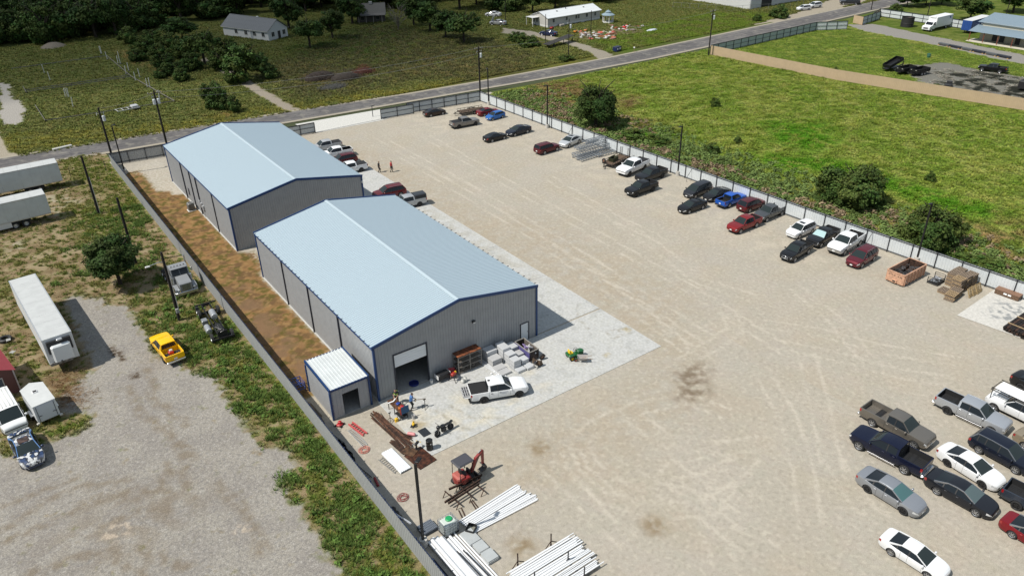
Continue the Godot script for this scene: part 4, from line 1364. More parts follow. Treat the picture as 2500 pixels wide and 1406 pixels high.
func set_vehicles() -> void:
	var row := "vehicles parked along the pale fence"
	var lot := "vehicles parked in rows on the open gravel"
	var gate := "vehicles parked near the road gate"
	var wall := "vehicles parked nose-in at the warehouse wall"
	var black := [0.008, 0.008, 0.009]
	var white := [0.70, 0.71, 0.72, 0.0]
	var maroon := [0.085, 0.008, 0.012, 0.2]
	# along the pale fence, from the gate corner towards the stacked pallets
	car("sedan", "parked_car", "dark brown sedan parked beside the flatbed trailer near the gate", "car", gate, [0.035, 0.024, 0.02, 0.4], [1080.7, 280.4], [1052.4, 286])
	car("sedan", "parked_car", "dark red sedan parked behind the blue hatchback", "car", gate, [0.16, 0.012, 0.018, 0.2], [1211, 279], [1183, 284.5])
	car("compact", "parked_car", "bright blue hatchback parked by the pale fence corner", "car", gate, [0.025, 0.13, 0.42, 0.3], [1203.4, 295], [1227, 288.5])
	car("pickup", "pickup_truck", "grey crew cab pickup with black bed cover near the gate", "pickup", gate, [0.22, 0.21, 0.20, 0.4], [1160.8, 306.7], [1122, 314.2], {"cover": "tonneau", "rims": "black", "bumper": "black"})
	car("sedan", "parked_car", "black sedan parked alone on the gravel near the gate", "car", gate, black, [1231, 340.5], [1202, 348])
	car("sedan", "parked_car", "dark navy sedan parked beside a black sedan near the gate", "car", gate, [0.015, 0.018, 0.03, 0.3], [1257.5, 334], [1287.6, 325.5])
	car("boxy", "parked_suv", "old dark red boxy SUV parked beside a silver sedan", "suv", row, maroon, [1360, 369], [1330, 378])
	car("sedan", "parked_car", "silver white sedan with sunroof beside the galvanized frame stack", "car", row, [0.52, 0.54, 0.55, 0.4], [1388, 362], [1416, 349], {"sunroof": true})
	car("pickup", "pickup_truck", "lifted white crew cab pickup with black bed cover by the fence", "pickup", row, white, [1536, 432], [1576, 414], {"cover": "tonneau", "rims": "black", "size": 1.03})
	car("pickup", "pickup_truck", "black crew cab pickup close against the pale fence", "pickup", row, black, [1580.5, 449], [1618, 434.6], {"rims": "black", "bumper": "black"})
	car("pickup", "pickup_truck", "black crew cab pickup parked in front of another black pickup", "pickup", row, black, [1555, 481.7], [1594, 467.7], {"rims": "black", "bumper": "black", "steps": true})
	car("minivan", "parked_van", "dark grey minivan parked against the pale fence", "minivan", row, [0.03, 0.032, 0.038, 0.4], [1698, 485], [1729, 472.5])
	car("sedan", "parked_car", "black sedan squeezed between the minivan and the blue pickup", "car", row, black, [1745, 494], [1775, 482.5])
	car("sedan", "parked_car", "glossy black sedan parked out in front of the minivan", "car", row, black, [1683, 523], [1716, 511.5])
	car("small_pickup", "pickup_truck", "bright blue pickup with its tailgate towards the lot", "pickup", row, [0.02, 0.11, 0.5, 0.3], [1815, 494.5], [1781, 507.7], {"bed": "black"})
	car("suv", "parked_suv", "dark red crossover with its tail towards the lot", "suv", row, maroon, [1862, 508], [1831, 519.8], {"bumper": "body"})
	car("long_pickup", "pickup_truck", "dark grey pickup backed up to the pale fence", "pickup", row, [0.085, 0.09, 0.095, 0.5], [1874, 542], [1907.5, 527], {})
	car("small_pickup", "pickup_truck", "bright red pickup parked in front of the dark grey pickup", "pickup", row, [0.22, 0.016, 0.018, 0.3], [1808, 571.6], [1847, 556], {})
	car("suv", "parked_suv", "white SUV with sunroof parked beside a black pickup", "suv", row, white, [1952.6, 583.6], [1983, 570], {"sunroof": true})
	car("pickup", "pickup_truck", "black pickup with a silver sunshade behind its windscreen", "pickup", row, black, [2005.7, 605], [2038, 586.5], {"screen": paint(0.42, 0.58, 0.58, 0.15, 0.2, "", 0.8), "bumper": "chrome", "steps": true})
	bull_bar(car("small_pickup", "pickup_truck", "small black pickup with chrome bull bar parked out in front", "pickup", row, black, [1940.6, 641], [1973.4, 621], {"steps": true}))
	car("pickup", "pickup_truck", "white crew cab pickup with chrome bumper beside a maroon SUV", "pickup", row, white, [2061.5, 625], [2099, 601], {"bumper": "chrome", "steps": true})
	car("suv", "parked_suv", "maroon SUV with roof rails parked near the scrap dumpster", "suv", row, [0.11, 0.012, 0.02, 0.3], [2104.8, 655.5], [2134, 637.4], {"rails": true})
	# nose-in at the warehouses
	car("pickup", "pickup_truck", "pale grey pickup with black bed cover, farthest behind the closed warehouse", "pickup", wall, [0.42, 0.43, 0.44, 0.3], [783, 373], [812, 367.5], {"cover": "tonneau"})
	car("pickup", "pickup_truck", "white pickup with empty black bed beside the closed warehouse", "pickup", wall, white, [808, 390], [838, 384.5], {})
	car("suv", "parked_suv", "dark red SUV between two white pickups at the warehouse", "suv", wall, maroon, [830, 405], [855, 400], {})
	car("pickup", "pickup_truck", "white pickup with flat black bed cover beside the closed warehouse", "pickup", wall, white, [840, 429], [874.5, 422], {"cover": "tonneau", "rims": "black"})
	car("suv", "parked_suv", "long red SUV with chrome roof rails behind the open warehouse", "suv", wall, [0.13, 0.014, 0.016, 0.3], [938, 489], [974, 481.5], {"rails": true, "size": 1.08})
	car("pickup", "pickup_truck", "silver pickup with black camper shell behind the open warehouse", "pickup", wall, [0.4, 0.41, 0.42, 0.4], [978, 515], [1017, 506.5], {"cover": "shell", "rims": "black"})
	# on the concrete
	var w := car("small_pickup", "pickup_truck", "white crew cab pickup with open tailgate on the concrete apron", "pickup", "", white, [1267, 971], [1183, 985.5], {"cover": "tonneau", "rims": "black", "bumper": "black", "size": 1.02})
	var gate_ := obj("tailgate", geo().slab(V(-2.98, 0.8, 0), V(0.5, 0.07, 1.5), 0.02), paint(0.7, 0.71, 0.72, 0.4), w)
	for i in 3:
		obj("tool_drawer", geo().box(V(-3.0, 0.93, -0.5 + i * 0.5), V(0.7, 0.16, 0.42)), paint(0.5, 0.5, 0.5, 0.5, 0.3), w)
		for j in 3:
			obj("drawer_divider", geo().box(V(-2.8 - j * 0.2, 1.02, -0.5 + i * 0.5), V(0.12, 0.03, 0.34)), paint(0.05, 0.05, 0.055, 0.6), w)
	obj("beacon", geo().slab(V(-0.85, 1.83, 0.0), V(0.22, 0.07, 0.14), 0.02), paint(0.02, 0.02, 0.02, 0.4), w)
	for z in [-1, 1]:
		obj("door_lettering", geo().box(V(0.42, 0.98, z * 0.956), V(0.62, 0.05, 0.006)), paint(0.3, 0.32, 0.36, 0.6), w)
		obj("door_lettering", geo().box(V(0.36, 0.84, z * 0.956), V(0.42, 0.03, 0.006)), paint(0.3, 0.32, 0.36, 0.6), w)
	# rows on the open gravel
	car("long_pickup", "pickup_truck", "grey-brown extended cab pickup beside a navy pickup", "pickup", lot, [0.17, 0.155, 0.135, 0.5], [2229, 1095.5], [2128, 1041], {"bed": "paint", "bumper": "chrome"})
	car("pickup", "pickup_truck", "silver crew cab pickup with black wheels beside the racked truck", "pickup", lot, [0.42, 0.44, 0.47, 0.5], [2417, 1061], [2310.7, 1011], {"rims": "black", "bumper": "chrome", "steps": true})
	ladder_rack(car("pickup", "pickup_truck", "white work truck carrying a ladder rack and white panel", "pickup", lot, white, [2424.6, 1003], [2528, 1054], {}))
	car("sedan", "parked_car", "black sedan beyond the white truck with the ladder rack", "car", lot, black, [2574, 996], [2486, 950.6], {"rims": "black"})
	car("pickup", "pickup_truck", "navy blue crew cab pickup with chrome side steps", "pickup", lot, [0.006, 0.009, 0.028, 0.3], [2095, 1098.5], [2205, 1157], {"steps": true, "bumper": "chrome"})
	car("sedan", "parked_car", "white sedan with dark wheels between two dark cars", "car", lot, white, [2395, 1191.5], [2311, 1138.5], {"rims": "black"})
	car("suv", "parked_suv", "dark navy crossover with chrome window trim beside white sedan", "suv", lot, [0.012, 0.016, 0.03, 0.4], [2476.5, 1156.5], [2387.6, 1107], {"frame": paint(0.4, 0.41, 0.43, 0.25, 0.8)})
	car("sedan", "parked_car", "silver grey sedan with teal sunshade in the gravel lot", "car", lot, [0.30, 0.315, 0.34, 0.5], [2202.6, 1256.5], [2116, 1202.5], {"rims": "black", "screen": paint(0.05, 0.12, 0.12, 0.08, 0.0, "", 0.8)})
	car("sedan", "parked_car", "charcoal sedan with chrome window trim beside the silver sedan", "car", lot, [0.018, 0.02, 0.026, 0.4], [2380, 1261], [2285, 1207.5], {"frame": paint(0.4, 0.41, 0.43, 0.25, 0.8), "screen": paint(0.07, 0.1, 0.1, 0.06, 0.0, "", 0.8)})
	car("sedan", "parked_car", "white sedan with bright alloy wheels parked apart from the rows", "car", lot, white, [2262, 1413], [2173.8, 1356.5], {})
	car("sedan", "parked_car", "glossy red sedan beside the dark pickup with big tyres", "car", lot, [0.2, 0.01, 0.016, 0.3], [2566, 1371], [2469, 1313.5], {"frame": paint(0.4, 0.41, 0.43, 0.25, 0.8)})
	car("pickup", "pickup_truck", "dark blue-grey pickup on big black tyres", "pickup", lot, [0.045, 0.055, 0.075, 0.4], [2600, 1306], [2488, 1249], {"rims": "black", "bumper": "black", "size": 1.04})
	car("sedan", "parked_car", "tan sedan beside the dark navy crossover", "car", lot, [0.3, 0.25, 0.18, 0.4], [2584, 1142], [2499, 1096], {})
	# the weedy lot
	var y := car("small_pickup", "pickup_truck", "bright yellow pickup parked on gravel beside the weeds", "pickup", "", [0.80, 0.46, 0.005, 0.0], [373, 852], [399.5, 886], {"bed": "paint", "bumper": "black", "rims": "black", "front_plate": false})
	obj("chrome_bumper", geo().slab(V(-2.8, 0.55, 0), V(0.16, 0.14, 1.8), 0.03), paint(0.6, 0.6, 0.6, 0.25, 0.8), y)
	var can := thing("gas_can", "red fuel can in the yellow pickup's bed", "can", y.position + y.basis * V(-1.55, 0.75, -0.05), y.rotation.y)
	obj("body", geo().slab(V(0, 0.16, 0), V(0.4, 0.32, 0.5), 0.06), paint(0.4, 0.02, 0.02, 0.5), can)
	obj("cap", geo().slab(V(0.05, 0.38, 0.05), V(0.3, 0.12, 0.3), 0.03), paint(0.5, 0.48, 0.46, 0.5), can)
	var v := car("van", "parked_van", "old white passenger van parked nose to tail with blue sedan", "van", "", [0.70, 0.71, 0.70, 0.0], [16, 1078], [-24, 1005], {"front_plate": false})
	for i in 5:
		obj("roof_rib", geo().slab(V(-0.6, 2.045, -0.56 + i * 0.28), V(3.2, 0.03, 0.09), 0.01), paint(0.6, 0.6, 0.57, 0.7), v)
	var o := car("sedan", "parked_car", "faded blue sedan with white paint peeling off its bonnet", "car", "", [0.03, 0.045, 0.09, 0.2], [54, 1149], [28, 1098], {"frame": paint(0.09, 0.2, 0.42, 0.4), "front_plate": false, "rims": "black", "skin": old_paint()})
	obj("sunroof_patch", geo().slab(V(-0.12, 1.47, 0), V(0.75, 0.02, 0.8), 0.02), paint(0.1, 0.06, 0.05, 0.8, 0.0, "rust"), o)


func old_paint() -> StandardMaterial3D:
	var m := StandardMaterial3D.new()
	var f := noise(0.016, 4, FastNoiseLite.TYPE_SIMPLEX_SMOOTH, 77)
	var im := f.get_seamless_image(256, 256)
	im.convert(Image.FORMAT_RGB8)
	var d := im.get_data()
	for i in range(0, d.size(), 3):
		var q := d[i]
		var c: Array = [205, 206, 205] if q > 148 else ([40, 60, 95] if q < 105 else [20, 23, 30])
		for j in 3:
			d[i + j] = c[j]
	m.albedo_texture = ImageTexture.create_from_image(Image.create_from_data(256, 256, false, Image.FORMAT_RGB8, d))
	m.uv1_triplanar = true
	m.uv1_scale = Vector3.ONE * 0.32
	m.uv1_offset = V(0.38, 0.1, 0.62)
	m.roughness = 0.45
	return m


func bull_bar(t: Node3D) -> void:
	var chrome := paint(0.55, 0.56, 0.58, 0.2, 0.9)
	obj("bull_bar", geo().tube([V(2.65, 0.45, -0.42), V(2.8, 0.6, -0.42), V(2.8, 0.95, -0.3), V(2.8, 0.95, 0.3), V(2.8, 0.6, 0.42), V(2.65, 0.45, 0.42)], 0.035, 8), chrome, t)
	obj("bull_bar", geo().tube([V(2.8, 0.66, -0.42), V(2.8, 0.66, 0.42)], 0.03, 8), chrome, t)


func ladder_rack(t: Node3D) -> void:
	var steel := paint(0.05, 0.045, 0.04, 0.6, 0.2)
	for z in [-0.92, 0.92]:
		for h in [2.08, 2.3]:
			obj("rack_rail", geo().bar(V(-3.2, h, z), V(2.7, h, z), 0.06, 0.06), steel, t)
		for x in [-2.7, -1.1, 2.55]:
			obj("rack_post", geo().bar(V(x, 1.0 if x > 2 else 1.3, z), V(x, 2.3, z), 0.06, 0.06), steel, t)
	for x in [-3.2, -1.8, -0.4, 1.2, 2.7]:
		obj("rack_bow", geo().bar(V(x, 2.08, -0.92), V(x, 2.08, 0.92), 0.06, 0.06), steel, t)
	var p := thing("panel_board", "long white panel lying in the truck's ladder rack", "panel", t.position + V(0, 2.16, 0), t.rotation.y)
	obj("board", geo().slab(V(-0.2, 0, 0), V(5.2, 0.05, 1.6), 0.01), paint(0.8, 0.8, 0.79, 0.4), p)


# ---------------------------------------------------------------- things standing about the yard
func light_pole(p: Vector3, h: float, label: String, heads: Array, base_h := 0.7) -> void:
	var black := paint(0.012, 0.012, 0.013, 0.5, 0.2)
	var t := thing("light_pole", label, "light pole", p, 0.0, "black light poles round the yard")
	obj("concrete_base", geo().lathe([W(0.34, 0), W(0.32, base_h), W(0, base_h)], 16), paint(0.52, 0.5, 0.46, 0.9, 0.0, "concrete"), t)
	obj("pole", geo().bar(V(0, base_h, 0), V(0, h, 0), 0.17, 0.17), black, t)
	for a: float in heads:
		var d := turned(a) * Vector3.RIGHT
		var hd := obj("lamp_head", geo().slab(V(0, h + 0.02, 0) + d * 0.42, V(0.55, 0.09, 0.32), 0.03, turned(a)), black, t)
		obj("lens", geo().box(V(0, h - 0.035, 0) + d * 0.45, V(0.4, 0.02, 0.24), turned(a)), paint(0.6, 0.6, 0.55, 0.2), hd)


func utility_pole(p: Vector3, h: float, label: String, cans: int, arm := 0.0, r := 0.19) -> Node3D:
	var wood := paint(0.022, 0.017, 0.014, 0.9, 0.0, "bark")
	var t := thing("utility_pole", label, "utility pole", p, 0.0, "utility poles")
	obj("pole", geo().tube([V(0, -0.1, 0), V(0, h, 0)], r, 10, r * 0.75), wood, t)
	if arm > 0:
		var ca := obj("crossarm", geo().bar(V(-arm, h - 0.4, 0), V(arm, h - 0.4, 0), 0.1, 0.12), paint(0.12, 0.1, 0.08, 0.9), t)
		for x in [-arm + 0.1, -arm * 0.4, arm * 0.4, arm - 0.1]:
			obj("insulator", geo().lathe([W(0.03, 0), W(0.06, 0.06), W(0.04, 0.14), W(0, 0.18)], 8, V(x, h - 0.34, 0)), paint(0.5, 0.5, 0.48, 0.3), ca)
	for i in cans:
		var a := 0.4 + i * 2.2
		var o := V(cos(a), 0, sin(a)) * 0.42 + V(0, h - 2.3, 0)
		var c := obj("transformer", geo().lathe([W(0.0, 0), W(0.24, 0.02), W(0.26, 0.1), W(0.26, 0.85), W(0.2, 0.95), W(0, 0.98)], 14, o), paint(0.52, 0.55, 0.56, 0.5, 0.1), t)
		obj("bushing", geo().lathe([W(0.05, 0.95), W(0.04, 1.15), W(0, 1.2)], 8, o + V(0.08, 0, 0)), paint(0.25, 0.24, 0.22, 0.4), c)
	if cans > 0:
		obj("cutout_bracket", geo().bar(V(-0.6, h - 1.0, 0), V(0.6, h - 0.9, 0), 0.05, 0.06), paint(0.35, 0.35, 0.35, 0.5), t)
		for x in [-0.55, 0.0, 0.55]:
			obj("cutout", geo().bar(V(x, h - 1.2, 0.05), V(x + 0.08, h - 0.75, 0.1), 0.06, 0.06), paint(0.6, 0.6, 0.58, 0.4), t)
	return t


func wire(a: Vector3, b: Vector3, sag: float, label: String) -> void:
	var pts := []
	for i in 13:
		var k := i / 12.0
		pts.append(a.lerp(b, k) - V(0, sag * 4 * k * (1 - k), 0))
	var o := obj("power_line", geo().tube(pts, 0.025, 5), paint(0.2, 0.2, 0.19, 0.5))
	tag(o, label, "wire", "overhead wires along the road")


func wheel_part(t: Node, called: String, p: Vector3, r: float, w: float, axis: Basis, rim: Material) -> void:
	var n := Node3D.new()
	n.name = called
	t.add_child(n, true)
	n.position = p
	n.basis = axis
	obj("tyre", geo().lathe([W(r * 0.58, -w / 2), W(r * 0.92, -w / 2), W(r, -w * 0.36), W(r, w * 0.36), W(r * 0.92, w / 2), W(r * 0.58, w / 2)], 20), paint(0.018, 0.018, 0.018, 0.85), n)
	obj("rim", geo().lathe([W(0, -w * 0.3), W(r * 0.3, -w * 0.32), W(r * 0.52, -w * 0.1), W(r * 0.6, -w * 0.46)], 16), rim, n)
	obj("rim", geo().lathe([W(r * 0.6, w * 0.46), W(r * 0.52, w * 0.1), W(r * 0.3, w * 0.32), W(0, w * 0.3)], 16), rim, n)


func across() -> Basis:  # turns a lathe's axis to lie along x
	return Basis(Vector3.FORWARD, PI / 2)


func along() -> Basis:  # turns a lathe's axis to lie along z
	return Basis(Vector3.RIGHT, PI / 2)


func set_yard() -> void:
	var steel := paint(0.05, 0.05, 0.055, 0.5, 0.4)
	var rusty := paint(0.16, 0.065, 0.035, 0.85, 0.1, "rust")
	var brown := paint(0.10, 0.05, 0.032, 0.85, 0.1, "rust")
	var vinyl := paint(0.66, 0.67, 0.68, 0.4)
	var black := paint(0.014, 0.014, 0.015, 0.6)
	var alu := paint(0.55, 0.56, 0.57, 0.35, 0.7)
	var zinc := paint(0.42, 0.45, 0.48, 0.4, 0.6, "dirt")
	light_pole(at(1034, 1332), 7.9, "black light pole over the white pipes by the grey fence", [PI * 0.18])
	light_pole(at(1336, 312), 7.9, "black light pole at the pale fence behind the silver sedan", [PI * 1.0])
	light_pole(at(1655, 428), 7.9, "black light pole at the pale fence near the blue pickup", [PI * 1.0])
	light_pole(at(2238, 640), 7.8, "black light pole behind the scrap dumpster", [PI * 1.0])
	light_pole(at(304, 424), 8.0, "black light pole in the corner beside the closed warehouse", [0.5])
	light_pole(at(1193, 256), 7.4, "black light pole in the fence corner by the road", [PI * 1.2])
	var pg := utility_pole(at(240, 522), 8.7, "bare black utility pole with conduit standing among weeds", 0)
	obj("conduit", geo().tube([V(0.17, 0, 0.1), V(0.16, 5.6, 0.1)], 0.05, 6), paint(0.55, 0.55, 0.55, 0.4, 0.4), pg)
	utility_pole(at(331, 645), 9.0, "bare black utility pole behind the lone round tree", 0)
	var pl := utility_pole(at(437, 782), 8.4, "black utility pole with a street lamp arm beside the semi truck", 0, 0.0, 0.17)
	obj("lamp_arm", geo().tube([V(0, 7.2, 0), V(-0.5, 7.35, 0), V(-1.5, 7.25, 0.05)], 0.035, 6), alu, pl)
	obj("lamp_head", geo().slab(V(-1.65, 7.22, 0.05), V(0.5, 0.12, 0.22), 0.04), paint(0.6, 0.6, 0.58, 0.4), pl)
	obj("conduit", geo().tube([V(0.19, 0.9, 0.1), V(0.17, 6.8, 0.1)], 0.05, 6), paint(0.6, 0.6, 0.6, 0.4, 0.4), pl)
	obj("meter_box", geo().slab(V(0.0, 1.35, 0.24), V(0.3, 0.5, 0.18), 0.03), paint(0.4, 0.4, 0.4, 0.5, 0.3), pl)
	var u1 := utility_pole(at(272, 382), 8.5, "road utility pole with one transformer by the grey fence corner", 1)
	var u2 := utility_pole(at(405, 349), 9.4, "road utility pole with two transformers behind the closed warehouse", 2, 1.1)
	var u3 := utility_pole(at(1172, 223), 9.4, "road utility pole with one transformer by the fence corner", 1, 1.0)
	var u4 := utility_pole(at(1730, 136), 10.9, "tall road utility pole beside the tan fence", 1, 1.0, 0.17)
	wire(u1.position + V(0, 8.4, 0), u2.position + V(0, 9.0, 0), 0.4, "wire sagging between two poles by the grey fence corner")
	wire(u2.position + V(0.5, 9.1, 0), u3.position + V(-0.5, 9.1, 0), 1.2, "long upper wire over the brush pile meadow")
	wire(u2.position + V(0, 8.1, 0), u3.position + V(0, 8.0, 0), 1.5, "long lower wire over the brush pile meadow")
	wire(u3.position + V(0.5, 9.1, 0), u4.position + V(-0.5, 10.4, 0), 1.0, "wire along the road towards the tan fence")
	yard_frontage(steel, rusty, brown, black, alu, zinc)
	yard_corner(steel, rusty, brown, vinyl, black, zinc)
	yard_fence_row(steel, rusty, brown, black, zinc)
	yard_lot(steel, rusty, black, alu)


func cabinet(p: Vector3, s: Vector3, label: String, m: Material) -> void:
	var t := thing("crate_block", label, "crate", p, 0.0, "grey crates stacked by the warehouse wall")
	var n := maxi(1, int(round(s.y / 0.42)))
	for i in n:
		obj("crate_tier", geo().slab(V(0, (i + 0.5) * s.y / n, 0), V(s.x, s.y / n - 0.02, s.z), 0.02), m, t)
	obj("pallet_base", geo().box(V(0, 0.02, 0), V(s.x - 0.1, 0.04, s.z - 0.1)), paint(0.3, 0.24, 0.16, 0.9), t)


func yard_frontage(steel: Material, rusty: Material, brown: Material, black: Material, alu: Material, zinc: Material) -> void:
	var y0 := 0.05
	# steel tool cage with a rusty top
	var t := thing("tool_cage", "tall steel mesh tool cage with a rusty orange top", "cage", V(32.2, y0, -53.05))
	obj("top_panel", geo().slab(V(0, 1.98, 0), V(2.72, 0.05, 1.04), 0.01), paint(0.33, 0.10, 0.035, 0.8, 0.1, "rust"), t)
	for x in [-1.33, 0.0, 1.33]:
		for z in [-0.5, 0.5]:
			obj("frame_post", geo().bar(V(x, 0, z), V(x, 1.96, z), 0.06, 0.06), paint(0.25, 0.24, 0.22, 0.5, 0.5), t)
	for h in [0.12, 0.72, 1.32, 1.9]:
		obj("shelf", geo().slab(V(0, h, 0), V(2.6, 0.03, 0.94), 0.005), paint(0.14, 0.12, 0.1, 0.7, 0.3), t)
		for z in [-0.52, 0.52]:
			obj("frame_rail", geo().bar(V(-1.33, h, z), V(1.33, h, z), 0.045, 0.045), paint(0.25, 0.24, 0.22, 0.5, 0.5), t)
	for i in 24:
		for z in [-0.51, 0.51]:
			if z > 0:
				obj("mesh_wire", geo().bar(V(-1.28 + i * 0.111, 0.12, z), V(-1.28 + i * 0.111, 1.9, z), 0.012, 0.012), paint(0.22, 0.21, 0.2, 0.5, 0.5), t)
	for i in 9:
		var c := thing("cable_coil", "coil of grey cable on a shelf inside the steel cage", "coil", V(31.15 + (i % 5) * 0.5, y0 + [0.14, 0.74][i / 5], -53.1 + 0.2 * (i % 2)), i * 0.7, "coils in the steel cage")
		var ring := []
		for k in 13:
			ring.append(V(cos(TAU * k / 12) * 0.2, 0.2 + sin(TAU * k / 12) * 0.2, 0))
		obj("coil", geo().tube(ring, 0.05, 6, -1.0, false), paint(0.3, 0.29, 0.26, 0.6), c)
	# crates in rows
	var pale := paint(0.50, 0.51, 0.52, 0.6, 0.1, "dirt")
	var dull := paint(0.40, 0.40, 0.40, 0.7, 0.0, "dirt")
	for q in [[34.82, -53.0, 1.2, 1.2, 1.0, "tall grey crate nearest the rusty topped cage"], [34.7, -51.95, 0.8, 1.15, 0.95, "mid-height grey crate behind two flat grey pallets"], [34.6, -51.0, 0.25, 1.15, 0.85, "flat grey pallet of sheets behind another flat one"], [34.55, -50.1, 0.25, 1.15, 0.85, "flat grey pallet of sheets at the end of its row"], [35.96, -52.35, 1.5, 0.9, 1.4, "tallest and longest grey crate beside the warehouse wall"], [37.1, -52.45, 1.0, 0.95, 1.1, "grey crate between the tallest crate and the junk bin"], [36.05, -51.2, 1.2, 0.9, 0.85, "tall narrow grey crate next to the tallest crate"], [37.05, -51.2, 0.8, 0.85, 0.85, "lower grey crate beside the junk bin's purple side"], [35.92, -50.2, 1.1, 0.85, 0.85, "grey crate behind a low banded pallet"], [36.95, -50.25, 0.7, 0.85, 0.8, "small grey crate beside the digger bucket"], [36.0, -49.45, 0.3, 0.95, 0.65, "low banded pallet in front of the tall crates"], [37.0, -49.4, 0.3, 0.85, 0.8, "low banded pallet next to the digger bucket"]]:
		cabinet(V(q[0], y0, q[1]), V(q[3], q[2], q[4]), q[5], dull if q[2] < 0.28 or q[2] == 0.8 else pale)
	# open bin of junk
	t = thing("junk_bin", "open steel bin with a purple side, full of scrap", "bin", V(38.2, y0, -51.35))
	var wood := paint(0.22, 0.19, 0.16, 0.8, 0.1, "wood")
	for z in [-1.22, 1.22]:
		obj("end_wall", geo().box(V(0, 0.56, z), V(1.14, 1.02, 0.05)), paint(0.10, 0.07, 0.06, 0.8, 0.0, "rust"), t)
	obj("side_wall", geo().box(V(-0.57, 0.56, 0), V(0.05, 1.02, 2.5)), paint(0.09, 0.08, 0.22, 0.6), t)
	obj("side_wall", geo().box(V(0.57, 0.56, 0), V(0.05, 1.02, 2.5)), wood, t)
	obj("floor_panel", geo().box(V(0, 0.08, 0), V(1.1, 0.08, 2.4)), wood, t)
	for e in [[V(-0.57, 1.1, -1.25), V(-0.57, 1.1, 1.25)], [V(0.57, 1.1, -1.25), V(0.57, 1.1, 1.25)], [V(-0.6, 1.1, -1.22), V(0.6, 1.1, -1.22)], [V(-0.6, 1.1, 1.22), V(0.6, 1.1, 1.22)]]:
		obj("rim_angle", geo().bar(e[0], e[1], 0.08, 0.06), paint(0.33, 0.31, 0.28, 0.6, 0.3), t)
	for i in 16:
		var s := thing("scrap_piece", "odd scrap piece lying in the open junk bin", "scrap", V(38.2 + rng.randf_range(-0.4, 0.4), y0 + rng.randf_range(0.75, 0.92), -51.0 + rng.randf_range(-0.9, 0.9)), rng.randf() * TAU, "scrap pieces in the junk bin")
		obj("piece", geo().slab(Vector3.ZERO, V(rng.randf_range(0.2, 0.6), rng.randf_range(0.08, 0.3), rng.randf_range(0.08, 0.3)), 0.02, Basis(V(1, 0.3, 0.2).normalized(), rng.randf())), [paint(0.6, 0.6, 0.6, 0.5), black, paint(0.2, 0.15, 0.3, 0.6), paint(0.4, 0.4, 0.42, 0.4, 0.5)][i % 4], s)
	# digger attachments in front of the bin
	t = thing("digger_bucket", "rusty digger bucket with its coupling in front of the junk bin", "bucket", V(38.1, y0, -49.3), 0.4)
	var bk := geo()
	bk.sweep([W(-0.4, 0.75), W(-0.46, 0.3), W(-0.25, 0.04), W(0.2, 0.0), W(0.24, 0.05), W(-0.2, 0.1), W(-0.38, 0.32), W(-0.34, 0.75)], -0.42, 0.42)
	obj("bucket_shell", bk, paint(0.2, 0.13, 0.08, 0.8, 0.2, "rust"), t)
	for z in [-0.42, 0.42]:
		obj("side_plate", geo().sweep([W(-0.38, 0.75), W(-0.44, 0.3), W(-0.23, 0.04), W(0.2, 0.02), W(-0.1, 0.7)], z - 0.02, z + 0.02), paint(0.2, 0.13, 0.08, 0.8, 0.2, "rust"), t)
	obj("coupling", geo().bar(V(-0.4, 0.5, 0), V(-0.9, 0.7, 0.1), 0.2, 0.24), steel, t)
	obj("ram", geo().tube([V(-0.45, 0.7, 0.1), V(-1.1, 0.5, 0.1)], 0.06, 8), paint(0.3, 0.28, 0.26, 0.5, 0.4), t)
	t = thing("machine_wheel", "spare tyre propped against the end of the junk bin", "tyre", V(38.9, y0 + 0.33, -49.7))
	wheel_part(t, "wheel", Vector3.ZERO, 0.34, 0.18, along() * Basis(Vector3.RIGHT, 0.2), paint(0.2, 0.12, 0.08, 0.7))
	# lawn tractor
	t = thing("lawn_tractor", "green lawn tractor with yellow seat and wheels", "lawn tractor", V(41.7, y0, -48.0), -0.2)
	var green := paint(0.01, 0.10, 0.025, 0.35, 0.0, "", 0.6)
	var yel := paint(0.72, 0.48, 0.01, 0.5)
	obj("hood", geo().slab(V(0.55, 0.62, 0), V(0.8, 0.5, 0.56), 0.14), green, t)
	obj("rear_fender", geo().slab(V(-0.5, 0.58, 0), V(0.75, 0.22, 0.95), 0.09), green, t)
	obj("floor_deck", geo().slab(V(0.05, 0.4, 0), V(0.7, 0.08, 0.8), 0.03), green, t)
	var seat := obj("seat", geo().slab(V(-0.45, 0.76, 0), V(0.4, 0.12, 0.46), 0.05), yel, t)
	obj("seat_back", geo().slab(V(-0.66, 0.95, 0), V(0.12, 0.36, 0.44), 0.05), yel, seat)
	obj("steering_column", geo().tube([V(0.22, 0.6, 0), V(0.05, 0.98, 0)], 0.03, 6), black, t)
	var ring := []
	for k in 15:
		ring.append(V(0.05, 1.0, 0) + Basis(Vector3.BACK, 0.5) * V(cos(TAU * k / 14) * 0.19, 0, sin(TAU * k / 14) * 0.19))
	obj("steering_wheel", geo().tube(ring, 0.02, 6, -1.0, false), black, t)
	obj("mower_deck", geo().slab(V(0.12, 0.2, 0), V(0.7, 0.16, 1.15), 0.07), green, t)
	for z in [-1, 1]:
		wheel_part(t, "wheel", V(0.75, 0.19, z * 0.38), 0.19, 0.15, along(), yel)
		wheel_part(t, "wheel", V(-0.5, 0.26, z * 0.42), 0.27, 0.22, along(), yel)
	# wheelbarrow tipped beside it
	t = thing("wheelbarrow", "empty grey wheelbarrow standing beside the lawn tractor", "wheelbarrow", V(41.85, y0, -46.95), 2.5)
	wheelbarrow(t, paint(0.4, 0.37, 0.35, 0.6, 0.2))
	t = thing("wheelbarrow", "red wheelbarrow leaning by the steel tool cage", "wheelbarrow", V(30.2, y0, -52.7), 1.2)
	wheelbarrow(t, paint(0.3, 0.02, 0.025, 0.5))
